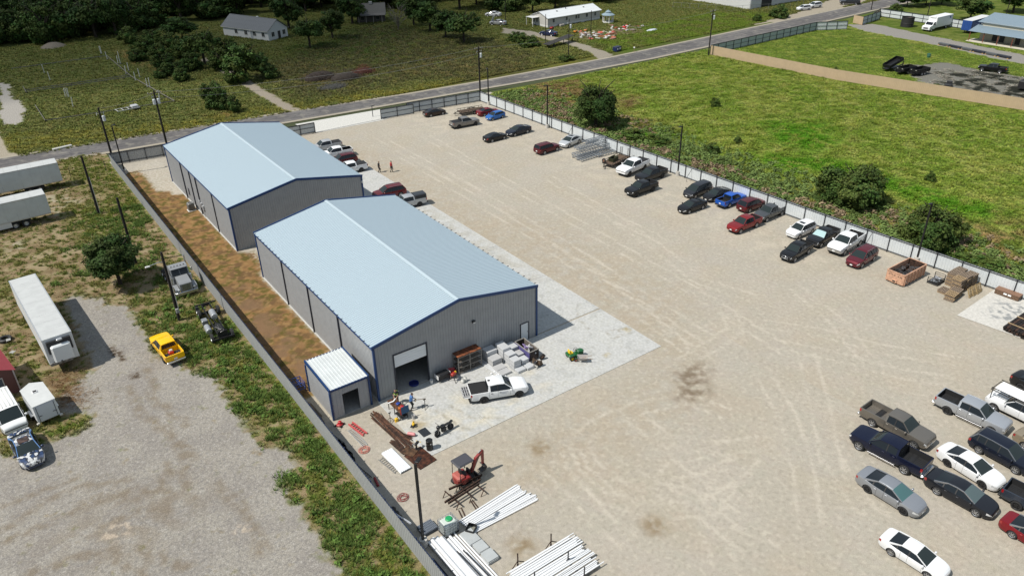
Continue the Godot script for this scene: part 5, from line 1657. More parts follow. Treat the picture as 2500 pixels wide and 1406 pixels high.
	# by the roll-up door
	t = thing("cart", "low cart under a black cover beside the roll-up door", "cart", V(29.2, y0, -52.85), 0.05)
	obj("cover", geo().slab(V(0, 0.62, 0), V(1.35, 0.5, 0.75), 0.1), black, t)
	for x in [-0.55, 0.55]:
		obj("cover_end", geo().slab(V(x * 1.26, 0.6, 0), V(0.05, 0.4, 0.7), 0.02), paint(0.6, 0.6, 0.6, 0.4), t)
		for z in [-0.3, 0.3]:
			obj("leg", geo().bar(V(x, 0, z), V(x, 0.4, z), 0.05, 0.05), steel, t)
	for q in [[30.45, -51.2, "white propane cylinder standing beside a twin cylinder"], [30.82, -51.3, "white propane cylinder nearest the mesh cage"]]:
		t = thing("propane_cylinder", q[2], "gas cylinder", V(q[0], y0, q[1]))
		obj("tank", geo().lathe([W(0.0, 0.03), W(0.13, 0.04), W(0.16, 0.12), W(0.16, 0.32), W(0.1, 0.42), W(0, 0.44)], 14), paint(0.62, 0.62, 0.58, 0.4), t)
		obj("collar", geo().lathe([W(0.11, 0.42), W(0.11, 0.54), W(0.09, 0.54), W(0.09, 0.42)], 12), paint(0.55, 0.55, 0.52, 0.5), t)
	bucket_thing(V(28.02, y0, -53.0), "white bucket beside the roll-up door jamb", paint(0.7, 0.7, 0.68, 0.5))
	t = thing("pipe_threader", "red tripod pipe machine with yellow head by the black cart", "machine", V(29.9, y0, -52.0), 0.4)
	for k in 3:
		obj("leg", geo().tube([V(0, 0.75, 0), V(cos(k * 2.1) * 0.5, 0, sin(k * 2.1) * 0.5)], 0.03, 6), black, t)
	obj("motor_body", geo().slab(V(0, 0.85, 0), V(0.5, 0.26, 0.3), 0.06), paint(0.35, 0.03, 0.02, 0.5), t)
	obj("chuck", geo().lathe([W(0, 0), W(0.12, 0.02), W(0.12, 0.14), W(0, 0.16)], 12, V(0.25, 0.85, 0), across()), paint(0.6, 0.4, 0.02, 0.5), t)
	t = thing("floor_fan", "round blue fan lying on the warehouse floor", "fan", V(26.6, y0, -53.9), 0.3)
	obj("drum_ring", geo().lathe([W(0.45, 0.0), W(0.48, 0.03), W(0.48, 0.16), W(0.45, 0.18), W(0.42, 0.1)], 20), paint(0.01, 0.02, 0.16, 0.4), t)
	obj("blade_guard", geo().lathe([W(0.44, 0.12), W(0, 0.15)], 16), paint(0.01, 0.016, 0.1, 0.5), t)
	# long white strips lying from the wall
	for i in 7:
		var a := V(33.55 + i * 0.09, y0 + 0.05 + 0.04 * (i % 3), -53.2 + 0.1 * (i % 2))
		var o := obj("metal_strip", geo().bar(a, V(33.8 + i * 0.06, y0 + 0.05, -50.1 + 0.15 * (i % 3)), 0.06, 0.04), paint(0.6, 0.61, 0.62, 0.4, 0.2))
		tag(o, "long white metal strip lying between the cage and the crates", "strip", "white strips beside the crates")
	for i in 9:
		var o := obj("foam_block", geo().slab(V(33.3 + rng.randf() * 0.8, y0 + 0.08, -50.8 + rng.randf() * 1.0), V(0.16, 0.14, 0.22), 0.03, turned(rng.randf() * 3.0)), paint(0.7, 0.7, 0.7, 0.6))
		tag(o, "small white block scattered behind the white apron pickup", "block", "white blocks behind the pickup")
	# welding bench
	t = thing("welding_bench", "rusty steel welding bench with a blue screen at its end", "bench", V(23.27, y0, -50.9), 0.03)
	obj("bench_top", geo().slab(V(0, 0.9, 0), V(0.85, 0.05, 2.3), 0.01), paint(0.2, 0.09, 0.045, 0.75, 0.2, "rust"), t)
	for x in [-0.36, 0.36]:
		for z in [-1.05, 0.0, 1.05]:
			obj("leg", geo().bar(V(x, 0, z), V(x, 0.88, z), 0.06, 0.06), steel, t)
	obj("lower_shelf", geo().slab(V(0, 0.3, 0.6), V(0.8, 0.04, 1.0), 0.01), black, t)
	obj("blue_screen", geo().box(V(0.08, 1.1, 1.2), V(0.8, 0.75, 0.03)), paint(0.02, 0.09, 0.2, 0.6), t)
	obj("screen_edge", geo().box(V(-0.34, 1.1, 1.21), V(0.06, 0.78, 0.05)), paint(0.4, 0.02, 0.02, 0.5), t)
	for q in [[0.12, -0.1, "blue tool case on the rusty welding bench", [0.02, 0.06, 0.3], V(0.34, 0.14, 0.3)], [0.2, 0.5, "red tool case on the rusty welding bench", [0.4, 0.02, 0.03], V(0.3, 0.16, 0.3)], [-0.1, 0.62, "orange welding helmet on the rusty bench", [0.5, 0.14, 0.02], V(0.22, 0.2, 0.24)]]:
		var o := thing("tool_case", q[2], "case", V(23.27 + q[0], y0 + 0.925, -50.9 + q[1]), 0.3)
		obj("case_shell", geo().slab(V(0, q[4].y / 2, 0), q[4], 0.04), paint(q[3][0], q[3][1], q[3][2], 0.5), o)
		obj("handle", geo().tube([V(-0.08, q[4].y - 0.01, 0), V(-0.06, q[4].y + 0.05, 0), V(0.06, q[4].y + 0.05, 0), V(0.08, q[4].y - 0.01, 0)], 0.012, 5), black, o)
	t = thing("white_sheet", "bent white metal angle lying on the welding bench", "sheet metal", V(23.2, y0 + 0.93, -51.75), 0.0)
	obj("sheet", geo().bar(V(-0.5, 0.0, 0.1), V(0.0, 0.1, 0.25), 0.12, 0.02), paint(0.75, 0.75, 0.75, 0.4), t)
	obj("sheet", geo().bar(V(0.0, 0.1, 0.25), V(0.4, 0.0, -0.15), 0.12, 0.02), paint(0.75, 0.75, 0.75, 0.4), t)
	for q in [[25.62, -50.1, "black pipe stand holding the bar the man in blue works on"], [22.15, -50.3, "black pipe stand standing beside the welding bench on gravel"]]:
		t = thing("pipe_stand", q[2], "stand", V(q[0], 0.02, q[1]))
		for k in 3:
			obj("leg", geo().tube([V(0, 0.45, 0), V(cos(k * 2.094) * 0.36, 0.02, sin(k * 2.094) * 0.36)], 0.025, 6), black, t)
		obj("stem", geo().tube([V(0, 0.35, 0), V(0, 0.98, 0)], 0.03, 6), black, t)
		obj("cradle", geo().slab(V(0, 1.0, 0), V(0.26, 0.06, 0.1), 0.02), black, t)
	t = thing("steel_bar", "steel bar resting between the pipe stand and the workman", "bar")
	obj("bar", geo().tube([V(25.75, y0 + 1.0, -50.1), V(24.75, y0 + 1.0, -50.55)], 0.03, 6), paint(0.2, 0.15, 0.1, 0.6, 0.4), t)
	# things round the bench
	t = thing("jerry_can", "yellow jerry can on the gravel under the welding bench end", "can", V(22.6, 0, -50.0))
	obj("body", geo().slab(V(0, 0.2, 0), V(0.3, 0.4, 0.26), 0.05), paint(0.7, 0.42, 0.01, 0.5), t)
	obj("spout", geo().tube([V(0.08, 0.38, 0), V(0.16, 0.52, 0)], 0.03, 6), black, t)
	bucket_thing(V(24.0, y0, -49.4), "grey bucket beside the blue welding screen", paint(0.45, 0.45, 0.44, 0.6))
	t = thing("chop_saw", "yellow chop saw on the concrete near the motorcycle", "saw", V(23.45, y0, -48.5), 0.6)
	obj("base_plate", geo().slab(V(0, 0.05, 0), V(0.55, 0.08, 0.34), 0.02), black, t)
	obj("blade_guard", geo().lathe([W(0.0, -0.03), W(0.19, -0.03), W(0.19, 0.03), W(0, 0.03)], 16, V(0.05, 0.3, 0), along()), paint(0.68, 0.42, 0.02, 0.5), t)
	obj("motor", geo().slab(V(-0.12, 0.36, 0.12), V(0.3, 0.16, 0.18), 0.05), paint(0.68, 0.42, 0.02, 0.5), t)
	t = thing("air_tank", "small faded red air tank lying on the concrete edge", "tank", V(22.7, y0, -47.45), -0.9)
	obj("tank", geo().lathe([W(0, -0.4), W(0.13, -0.34), W(0.16, -0.25), W(0.16, 0.25), W(0.13, 0.34), W(0, 0.4)], 14, V(0, 0.2, 0), across()), paint(0.55, 0.22, 0.22, 0.5), t)
	obj("foot", geo().box(V(0, 0.03, 0), V(0.5, 0.06, 0.24)), black, t)
	t = thing("rubber_mat", "square black rubber mat lying on the concrete", "mat", V(23.82, y0, -47.15), 0.02)
	obj("mat_sheet", geo().slab(V(0, 0.03, 0), V(0.78, 0.06, 1.05), 0.02), paint(0.02, 0.024, 0.03, 0.5), t)
	for i in 6:
		obj("mat_rib", geo().box(V(0, 0.065, -0.42 + i * 0.168), V(0.7, 0.02, 0.05)), paint(0.03, 0.034, 0.04, 0.5), t)
	t = thing("oil_drum", "black steel drum at the concrete corner", "drum", V(23.1, y0, -45.0))
	obj("drum", geo().lathe([W(0, 0.0), W(0.29, 0.0), W(0.3, 0.02), W(0.285, 0.04), W(0.285, 0.34), W(0.3, 0.36), W(0.285, 0.38), W(0.285, 0.66), W(0.3, 0.68), W(0.285, 0.7), W(0.285, 0.96), W(0.3, 0.98), W(0.28, 1.0), W(0.27, 0.97), W(0, 0.97)], 22), paint(0.01, 0.01, 0.01, 0.35), t)
	obj("bung", geo().lathe([W(0.05, 0.97), W(0.05, 1.0), W(0, 1.0)], 8, V(0.15, 0, 0.05)), steel, t)
	obj("drum_label", geo().box(V(-0.02, 0.72, 0.288), V(0.12, 0.1, 0.012)), paint(0.6, 0.6, 0.6, 0.5), t)
	t = thing("bench_vise", "black vise stand with yellow handle beside the drum", "vise", V(22.15, 0.02, -45.6), 0.5)
	obj("pedestal", geo().lathe([W(0.3, 0), W(0.28, 0.05), W(0.08, 0.1), W(0.07, 0.6), W(0, 0.62)], 12), black, t)
	obj("jaw", geo().slab(V(0.1, 0.7, 0), V(0.5, 0.18, 0.2), 0.04), black, t)
	obj("handle", geo().tube([V(0.38, 0.66, -0.25), V(0.38, 0.66, 0.25)], 0.03, 6), paint(0.6, 0.4, 0.02, 0.5), t)
	obj("bracket_arm", geo().tube([V(-0.1, 0.7, 0), V(-0.4, 0.9, -0.1), V(-0.5, 0.5, -0.2)], 0.03, 6), paint(0.4, 0.4, 0.4, 0.4, 0.5), t)
	motorcycle(V(25.2, y0, -46.0), yaw(V(26.12, 0, -46.14), V(24.3, 0, -45.92)))
	# rusty tubes and bars on the gravel
	for i in 15:
		var k := i / 14.0
		var a := V(lerpf(21.1, 21.75, k) + rng.randf_range(-0.12, 0.12), 0.06 + 0.05 * (i % 3), -52.6 + rng.randf_range(0, 1.6))
		var b := V(lerpf(21.35, 22.35, k) + rng.randf_range(-0.15, 0.15), 0.06 + 0.05 * ((i + 1) % 3), -46.6 + rng.randf_range(-0.4, 0.6))
		var o := obj("steel_tube", geo().bar(a, b, rng.randf_range(0.05, 0.11), rng.randf_range(0.05, 0.09)), [rusty, brown, paint(0.22, 0.10, 0.055, 0.8, 0.1, "rust")][i % 3])
		tag(o, "rusty steel tube lying on gravel between shed and concrete", "tube", "rusty tubes on the gravel")
	for i in 8:
		var a := V(20.75 + i * 0.055, 0.05 + 0.05 * (i % 2), -47.9 + rng.randf_range(-0.1, 0.2))
		var o := obj("steel_tube", geo().bar(a, V(20.95 + i * 0.05, 0.05, -45.8 + rng.randf_range(-0.2, 0.1)), 0.06, 0.05), brown)
		tag(o, "short brown steel tube beside the rusty plate", "tube", "short brown tubes by the plate")
	for i in 6:
		var o := obj("flat_bar", geo().bar(V(22.05 + i * 0.07, 0.05, -48.9 + 0.2 * i), V(22.3 + i * 0.07, 0.05, -47.1), 0.07, 0.03), rusty)
		tag(o, "short rusty flat bar at the concrete edge", "bar", "flat bars at the concrete edge")
	var thin := obj("steel_rod", geo().tube([V(22.0, 0.03, -51.9), V(21.9, 0.03, -50.6)], 0.025, 5), black)
	tag(thin, "single dark steel rod lying alone on the gravel", "rod")
	t = thing("steel_plate", "large rusty steel plate lying on the gravel", "plate", V(21.9, 0.0, -44.55), 0.12)
	obj("plate", geo().slab(V(0, 0.05, 0), V(1.75, 0.04, 2.3), 0.006), paint(0.135, 0.045, 0.02, 0.6, 0.25, "rust"), t)
	t = thing("steel_plate", "thinner tan-brown steel plate overlapping the large rusty plate", "plate", V(21.55, 0.0, -45.75), 0.5)
	obj("plate", geo().slab(V(0, 0.1, 0), V(1.0, 0.02, 1.25), 0.005), paint(0.19, 0.10, 0.05, 0.7, 0.2, "rust"), t)
	# ladders, channel, hose, sheets
	ladder(V(18.72, 0.06, -51.5), V(18.85, 0.06, -48.7), 0.42, 14, paint(0.58, 0.59, 0.59, 0.35, 0.5), "aluminium ladder lying flat on the gravel beside the red channel")
	ladder(V(19.15, 0.06, -46.5), V(19.5, 0.06, -44.2), 0.4, 9, paint(0.30, 0.30, 0.29, 0.5, 0.4), "dark grey ladder lying flat beside the white roofing sheets")
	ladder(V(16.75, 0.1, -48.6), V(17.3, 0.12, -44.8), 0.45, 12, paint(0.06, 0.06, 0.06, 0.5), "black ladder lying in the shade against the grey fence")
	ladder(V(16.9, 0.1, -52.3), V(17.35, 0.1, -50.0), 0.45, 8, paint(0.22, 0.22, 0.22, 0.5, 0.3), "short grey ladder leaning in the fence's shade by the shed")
	t = thing("steel_channel", "faded red steel channel frame lying on gravel", "frame", V(19.32, 0.0, -51.1), yaw(V(19.14, 0, -52.18), V(19.5, 0, -50.03)))
	for z in [-0.2, 0.2]:
		obj("side_rail", geo().box(V(0, 0.09, z), V(2.2, 0.14, 0.1)), paint(0.5, 0.09, 0.09, 0.5), t)
	for i in 7:
		obj("rung", geo().box(V(-0.9 + i * 0.3, 0.1, 0), V(0.07, 0.07, 0.4)), paint(0.35, 0.05, 0.05, 0.5), t)
	hose(V(18.55, 0.03, -48.3), 0.42, [0.5, 0.16, 0.12], "faded red hose coiled at the ladder's foot")
	hose(V(18.5, 0.03, -41.4), 0.4, [0.25, 0.05, 0.05], "dark red cable coiled beside the grey fence")
	t = thing("roofing_sheet", "white ribbed roofing sheets lying flat on the gravel", "roofing sheet", V(20.05, 0.05, -45.4), 0.05)
	for i in 3:
		obj("sheet", geo().sheet(1.0, 3.1, 3.1, 6, 0.03), paint(0.72, 0.74, 0.75, 0.4, 0.2), t, V(-0.5 + i * 0.02, 0.02 + i * 0.05, 1.55), Basis(V(1, 0, 0), V(0, 0, -1), V(0, 1, 0)))
	# push mower by the shed corner, boards along the fence
	t = thing("push_mower", "red push mower beside the shed corner", "mower", V(18.3, 0, -52.6), 0.6)
	obj("deck", geo().slab(V(0, 0.16, 0), V(0.6, 0.16, 0.5), 0.08), paint(0.4, 0.015, 0.02, 0.4), t)
	obj("engine", geo().slab(V(0.03, 0.34, 0), V(0.3, 0.24, 0.3), 0.06), paint(0.4, 0.015, 0.02, 0.4), t)
	obj("handle_bar", geo().tube([V(-0.25, 0.2, -0.2), V(-0.7, 0.35, -0.2), V(-0.7, 0.35, 0.2), V(-0.25, 0.2, 0.2)], 0.02, 6), black, t)
	for x in [-0.25, 0.25]:
		for z in [-0.28, 0.28]:
			wheel_part(t, "wheel", V(x, 0.1, z), 0.1, 0.06, along(), black)
	for i in 9:
		var a := V(16.95 + 0.13 * (i % 4), 0.08 + 0.06 * (i / 4), -58.0 + i * 0.3)
		var o := obj("wood_board", geo().bar(a, a + V(0.25 - 0.06 * i, 0.02, 2.4), 0.24, 0.04), [paint(0.2, 0.16, 0.12, 0.9, 0.0, "wood"), paint(0.13, 0.115, 0.1, 0.9, 0.0, "wood"), paint(0.28, 0.2, 0.12, 0.9, 0.0, "wood")][i % 3])
		tag(o, "old wooden board lying between the shed and the grey fence", "board", "boards beside the shed")
	for i in 5:
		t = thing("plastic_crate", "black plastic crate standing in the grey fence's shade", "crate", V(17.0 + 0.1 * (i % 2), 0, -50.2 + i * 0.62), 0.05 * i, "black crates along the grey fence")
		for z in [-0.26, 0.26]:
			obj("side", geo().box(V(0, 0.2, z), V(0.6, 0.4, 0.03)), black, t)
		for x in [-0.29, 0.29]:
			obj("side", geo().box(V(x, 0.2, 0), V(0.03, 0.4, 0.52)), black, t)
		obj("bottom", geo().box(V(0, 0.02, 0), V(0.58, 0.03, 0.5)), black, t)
	t = thing("steel_rack", "blue steel rack between the shed and the grey fence", "rack", V(17.3, 0, -59.9), 0.0)
	for x in [-0.6, 0.6]:
		for z in [-0.6, 0.6]:
			obj("post", geo().bar(V(x, 0, z), V(x, 1.0, z), 0.06, 0.06), paint(0.02, 0.05, 0.2, 0.5), t)
	for h in [0.3, 0.65, 0.98]:
		for z in [-0.6, 0.6]:
			obj("rail", geo().bar(V(-0.6, h, z), V(0.6, h, z), 0.05, 0.05), paint(0.02, 0.05, 0.2, 0.5), t)
		for x in [-0.6, -0.2, 0.2, 0.6]:
			obj("rail", geo().bar(V(x, h, -0.6), V(x, h, 0.6), 0.04, 0.04), paint(0.02, 0.05, 0.2, 0.5), t)


func bucket_thing(p: Vector3, label: String, m: Material) -> void:
	var t := thing("bucket", label, "bucket", p)
	obj("pail", geo().lathe([W(0, 0.01), W(0.13, 0.01), W(0.155, 0.36), W(0.165, 0.38), W(0.145, 0.37), W(0.12, 0.05), W(0, 0.05)], 16), m, t)
	obj("handle", geo().tube([V(-0.16, 0.34, 0), V(-0.1, 0.25, 0.14), V(0.1, 0.25, 0.14), V(0.16, 0.34, 0)], 0.008, 4), paint(0.3, 0.3, 0.3, 0.4, 0.5), t)


func wheelbarrow(t: Node, m: Material) -> void:
	var tray := geo()
	var lo := [V(-0.35, 0.32, -0.2), V(0.3, 0.32, -0.2), V(0.3, 0.32, 0.2), V(-0.35, 0.32, 0.2)]
	var hi := [V(-0.5, 0.62, -0.34), V(0.55, 0.66, -0.34), V(0.55, 0.66, 0.34), V(-0.5, 0.62, 0.34)]
	for i in 4:
		var j := (i + 1) % 4
		tray.quad(lo[j], lo[i], hi[i], hi[j])
	tray.quad(lo[0], lo[3], lo[2], lo[1])
	obj("tray", tray, m, t)
	var wood := paint(0.25, 0.17, 0.1, 0.8)
	for z in [-1, 1]:
		obj("handle", geo().tube([V(0.65, 0.2, z * 0.05), V(-0.2, 0.34, z * 0.22), V(-0.95, 0.55, z * 0.3)], 0.022, 6), wood, t)
		obj("leg", geo().tube([V(-0.3, 0.34, z * 0.22), V(-0.4, 0.0, z * 0.24)], 0.018, 6), paint(0.1, 0.1, 0.1, 0.5), t)
	wheel_part(t, "wheel", V(0.66, 0.19, 0), 0.19, 0.09, along(), paint(0.2, 0.05, 0.04, 0.6))


func ladder(a: Vector3, b: Vector3, w: float, rungs: int, m: Material, label: String) -> void:
	var t := thing("ladder", label, "ladder", Vector3.ZERO)
	var s := (b - a).cross(Vector3.UP).normalized() * w / 2
	for k in [-1, 1]:
		obj("side_rail", geo().bar(a + s * k, b + s * k, 0.035, 0.09), m, t)
	for i in rungs:
		var p := a.lerp(b, (i + 0.5) / rungs)
		obj("rung", geo().bar(p - s, p + s, 0.035, 0.035), m, t)


func hose(p: Vector3, r: float, c: Array, label: String) -> void:
	var pts := []
	for i in 60:
		var a := i * 0.42
		var rr := r * (1.0 - 0.12 * sin(i * 0.9)) + 0.03 * cos(i * 0.37)
		pts.append(p + V(cos(a) * rr + 0.1 * sin(i * 0.1), 0.02 + 0.015 * (i / 15), sin(a) * rr * 0.75 + 0.15 * cos(i * 0.11)))
	var o := obj("hose", geo().tube(pts, 0.022, 5), paint(c[0], c[1], c[2], 0.6))
	tag(o, label, "hose")


func motorcycle(p: Vector3, turn: float) -> void:
	var t := thing("motorcycle", "black motorcycle leaning on its stand on the concrete", "motorcycle", p, turn)
	t.rotation.x = 0.0
	var black := paint(0.008, 0.008, 0.009, 0.3, 0.1, "", 0.8)
	var dull := paint(0.02, 0.02, 0.02, 0.6)
	var tilt := Basis(Vector3.RIGHT, 0.14)
	t.basis = turned(turn) * tilt
	for x in [-0.72, 0.74]:
		wheel_part(t, "wheel", V(x, 0.31, 0), 0.31, 0.14, along(), paint(0.05, 0.05, 0.05, 0.4, 0.5))
	obj("fuel_tank", geo().ball(V(0.12, 0.82, 0), V(0.3, 0.15, 0.17), 12), black, t)
	obj("engine", geo().slab(V(0.05, 0.48, 0), V(0.45, 0.42, 0.32), 0.06), dull, t)
	obj("seat", geo().slab(V(-0.35, 0.78, 0), V(0.62, 0.12, 0.26), 0.05), dull, t)
	obj("tail", geo().sweep([W(-0.55, 0.72), W(-0.95, 0.9), W(-1.0, 0.82), W(-0.6, 0.6)], -0.12, 0.12), black, t)
	obj("fairing", geo().ball(V(0.55, 0.86, 0), V(0.2, 0.22, 0.2), 10), black, t)
	for z in [-1, 1]:
		obj("fork", geo().tube([V(0.74, 0.31, z * 0.1), V(0.48, 0.95, z * 0.1)], 0.03, 6), paint(0.3, 0.3, 0.3, 0.3, 0.7), t)
		obj("swing_arm", geo().tube([V(-0.72, 0.31, z * 0.1), V(-0.1, 0.42, z * 0.12)], 0.03, 6), dull, t)
		obj("mirror", geo().slab(V(0.5, 1.14, z * 0.33), V(0.04, 0.08, 0.14), 0.02), dull, t)
	obj("handlebar", geo().tube([V(0.36, 0.98, -0.36), V(0.48, 1.0, -0.1), V(0.48, 1.0, 0.1), V(0.36, 0.98, 0.36)], 0.018, 6), dull, t)
	obj("exhaust", geo().tube([V(0.1, 0.3, 0.18), V(-0.4, 0.34, 0.2), V(-0.85, 0.46, 0.2)], 0.05, 8), paint(0.25, 0.25, 0.26, 0.3, 0.8), t)
	obj("front_fender", geo().sweep([W(0.5, 0.6), W(0.74, 0.68), W(0.98, 0.58), W(0.96, 0.54), W(0.74, 0.63), W(0.52, 0.56)], -0.08, 0.08), black, t)
	obj("kickstand", geo().tube([V(-0.05, 0.35, -0.14), V(-0.15, 0.05, -0.32)], 0.015, 5), dull, t)


func yard_corner(steel: Material, rusty: Material, brown: Material, vinyl: Material, black: Material, zinc: Material) -> void:
	excavator(V(23.3, 0, -39.9), yaw(V(22.46, 0, -39.9), V(24.9, 0, -40.05)))
	# beams on trestles
	for q in [[V(20.6, 0.62, -38.45), V(24.2, 0.62, -38.85)], [V(20.75, 0.62, -38.2), V(23.9, 0.62, -38.55)], [V(21.6, 0.62, -39.45), V(24.6, 0.62, -39.2)]]:
		var t := thing("steel_beam", "rusty steel beam resting on low trestles by the digger", "beam", Vector3.ZERO, 0.0, "beams on the trestles")
		var d := ((q[1] as Vector3) - (q[0] as Vector3)).normalized()
		for h in [-0.07, 0.07]:
			obj("flange", geo().bar(q[0] + V(0, h, 0), q[1] + V(0, h, 0), 0.12, 0.02, Vector3.UP), brown, t)
		obj("web", geo().bar(q[0], q[1], 0.02, 0.13, Vector3.UP), brown, t)
	for x in [21.4, 22.6, 23.7]:
		var t := thing("trestle", "rusty low trestle under the steel beams", "trestle", V(x, 0, -38.6), 0.1, "trestles under the beams")
		obj("top_bar", geo().bar(V(0, 0.5, -1.0), V(0, 0.5, 0.9), 0.07, 0.08), brown, t)
		for z in [-0.9, 0.8]:
			for k in [-1, 1]:
				obj("leg", geo().bar(V(0, 0.5, z), V(k * 0.3, 0.0, z), 0.05, 0.05), brown, t)
	for q in [[V(21.3, 0.04, -37.6), V(21.0, 0.04, -36.3)], [V(21.6, 0.04, -37.7), V(21.25, 0.04, -36.3)], [V(22.6, 0.04, -37.9), V(22.4, 0.04, -36.6)], [V(22.75, 0.04, -37.9), V(22.65, 0.04, -36.7)]]:
		var o := obj("flat_bar", geo().bar(q[0], q[1], 0.08, 0.05), brown)
		tag(o, "brown flat bar on the ground beneath the beam trestles", "bar", "bars under the trestles")
	# white vinyl rails, fanned out
	for i in 22:
		var k := i / 21.0 + rng.randf_range(-0.012, 0.012)
		var a := V(20.72 + 0.3 * k + rng.randf_range(-0.05, 0.05), 0.06 + 0.05 * (i % 2), lerpf(-36.7, -34.95, pow(k, 0.8)))
		var b := V(lerpf(26.35, 26.95, k) + rng.randf_range(-0.25, 0.2), 0.06 + 0.05 * (i % 2), lerpf(-37.15, -34.8, k))
		var o := obj("vinyl_rail", geo().bar(a, b, 0.055 + 0.03 * (i % 3), 0.05), vinyl)
		tag(o, "long white vinyl rail in the fanned pile", "rail", "white rails fanned on the gravel")
	for i in 34:
		var k := i / 33.0 + rng.randf_range(-0.008, 0.008)
		var z := lerpf(-30.35, -27.0, k)
		var layer := 0.3 + 0.06 * (i % 2) + (0.07 if absf(k - 0.4) < 0.25 else 0.0)
		var o := obj("vinyl_rail", geo().bar(V(20.8 + rng.randf_range(-0.2, 0.2), layer, z), V(26.55 + rng.randf_range(-0.35, 0.25), layer, z + rng.randf_range(-0.06, 0.06)), 0.07 + 0.02 * (i % 3), 0.06), vinyl)
		tag(o, "long white vinyl rail laid across the low steel rack", "rail", "white rails on the steel rack")
	for x in [21.8, 24.8]:
		var t := thing("pipe_rack", "low rusty steel rack with upright posts under white rails", "rack", V(x, 0, -28.7), 0.0, "racks under the white rails")
		obj("cross_beam", geo().bar(V(0, 0.2, -1.9), V(0, 0.2, 1.9), 0.1, 0.12), brown, t)
		for z in [-1.85, 0.1, 1.85]:
			obj("upright", geo().bar(V(0, 0, z), V(0, 1.35, z), 0.07, 0.07), brown if z < 0 else steel, t)
			obj("brace", geo().bar(V(0, 0.6, z), V(0.55, 0.15, z), 0.05, 0.05), brown if z < 0 else steel, t)
			obj("brace", geo().bar(V(0, 0.6, z), V(-0.5, 0.1, z), 0.05, 0.05), brown if z < 0 else steel, t)
	# white pipes along the grey fence
	for i in 11:
		var k := i / 10.0
		var r: float = [0.12, 0.15, 0.14, 0.13, 0.15, 0.1, 0.09, 0.11, 0.08, 0.07, 0.07][i]
		var a := V(lerpf(17.8, 20.0, k), r + 0.02 + 0.14 * (1 if i in [1, 3, 4] else 0), lerpf(-36.1, -35.6, k) + rng.randf_range(-0.3, 0.3))
		var o := obj("white_pipe", geo().tube([a, a + V(0.15, 0, 6.2)], r, 14), vinyl)
		tag(o, "thick white plastic pipe lying along the grey fence", "pipe", "white pipes along the grey fence")
	for i in 2:
		var o := obj("black_pipe", geo().tube([V(18.9 + i * 0.4, 0.42, -34.0 + i * 0.2), V(19.1 + i * 0.45, 0.42, -30.5)], 0.05, 8), black)
		tag(o, "black pipe lying on top of the white pipes", "pipe", "black pipes on the white pipes")
	for i in 6:
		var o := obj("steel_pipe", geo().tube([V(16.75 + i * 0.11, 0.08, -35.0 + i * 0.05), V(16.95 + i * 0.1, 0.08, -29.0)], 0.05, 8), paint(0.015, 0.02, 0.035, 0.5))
		tag(o, "dark pipe lying in the grey fence's shade", "pipe", "dark pipes by the grey fence")
	var lean := obj("metal_gutter", geo().bar(V(16.9, 0.6, -39.9), V(17.0, 1.7, -37.2), 0.12, 0.1), paint(0.55, 0.57, 0.6, 0.4, 0.4))
	tag(lean, "pale metal gutter leaning along the grey fence", "gutter")
	# stacked slabs
	for q in [[20.5, -34.75, 0.24, 1.0, 1.35, "largest flat grey slab stack next to the white pipes"], [20.62, -33.55, 0.24, 0.85, 0.95, "middle flat grey slab stack next to the white pipes"], [20.62, -32.4, 0.35, 0.9, 1.0, "tallest flat grey slab stack on white boards by the pipes"]]:
		var t := thing("slab_stack", q[5], "slabs", V(q[0], 0, q[1]), 0.02)
		for i in 4:
			obj("slab", geo().slab(V(0.02 * (i % 2), (i + 0.5) * q[2] / 4, 0.02 * (i % 3)), V(q[3], q[2] / 4 - 0.008, q[4]), 0.01), paint(0.42, 0.44, 0.44, 0.6, 0.1, "dirt") if i > 0 or q[2] < 0.3 else vinyl, t)
	# IBC tote with green lid
	var t := thing("water_tote", "caged white water tote with a bright green lid", "tank", V(19.6, 0, -36.3), 0.05)
	obj("pallet", geo().slab(V(0, 0.07, 0), V(1.2, 0.14, 1.0), 0.01), black, t)
	var bottle := obj("bottle", geo().slab(V(0, 0.66, 0), V(1.1, 1.0, 0.92), 0.1), paint(0.5, 0.54, 0.5, 0.4), t)
	obj("lid", geo().lathe([W(0.27, 1.14), W(0.27, 1.24), W(0.2, 1.28), W(0, 1.28)], 18, V(0.1, 0, -0.05)), paint(0.01, 0.28, 0.09, 0.5), bottle)
	for h in [0.25, 0.5, 0.75, 1.0, 1.18]:
		for z in [-0.5, 0.5]:
			obj("cage_bar", geo().bar(V(-0.6, h, z), V(0.6, h, z), 0.025, 0.025), zinc, t)
		for x in [-0.6, 0.6]:
			obj("cage_bar", geo().bar(V(x, h, -0.5), V(x, h, 0.5), 0.025, 0.025), zinc, t)
	for i in 6:
		for z in [-0.5, 0.5]:
			obj("cage_bar", geo().bar(V(-0.6 + i * 0.24, 0.14, z), V(-0.6 + i * 0.24, 1.18, z), 0.025, 0.025), zinc, t)
		for x in [-0.6, 0.6]:
			obj("cage_bar", geo().bar(V(x, 0.14, -0.5 + i * 0.2), V(x, 1.18, -0.5 + i * 0.2), 0.025, 0.025), zinc, t)
	t = thing("plastic_tub", "black plastic tub tilted on the fanned white rails", "tub", V(20.95, 0.12, -35.3), 0.6)
	for z in [-0.32, 0.32]:
		obj("side", geo().box(V(0, 0.16, z), V(0.75, 0.3, 0.03)), black, t)
	for x in [-0.37, 0.37]:
		obj("side", geo().box(V(x, 0.16, 0), V(0.03, 0.3, 0.64)), black, t)
	obj("bottom", geo().box(V(0, 0.02, 0), V(0.72, 0.03, 0.62)), paint(0.2, 0.2, 0.16, 0.7), t)
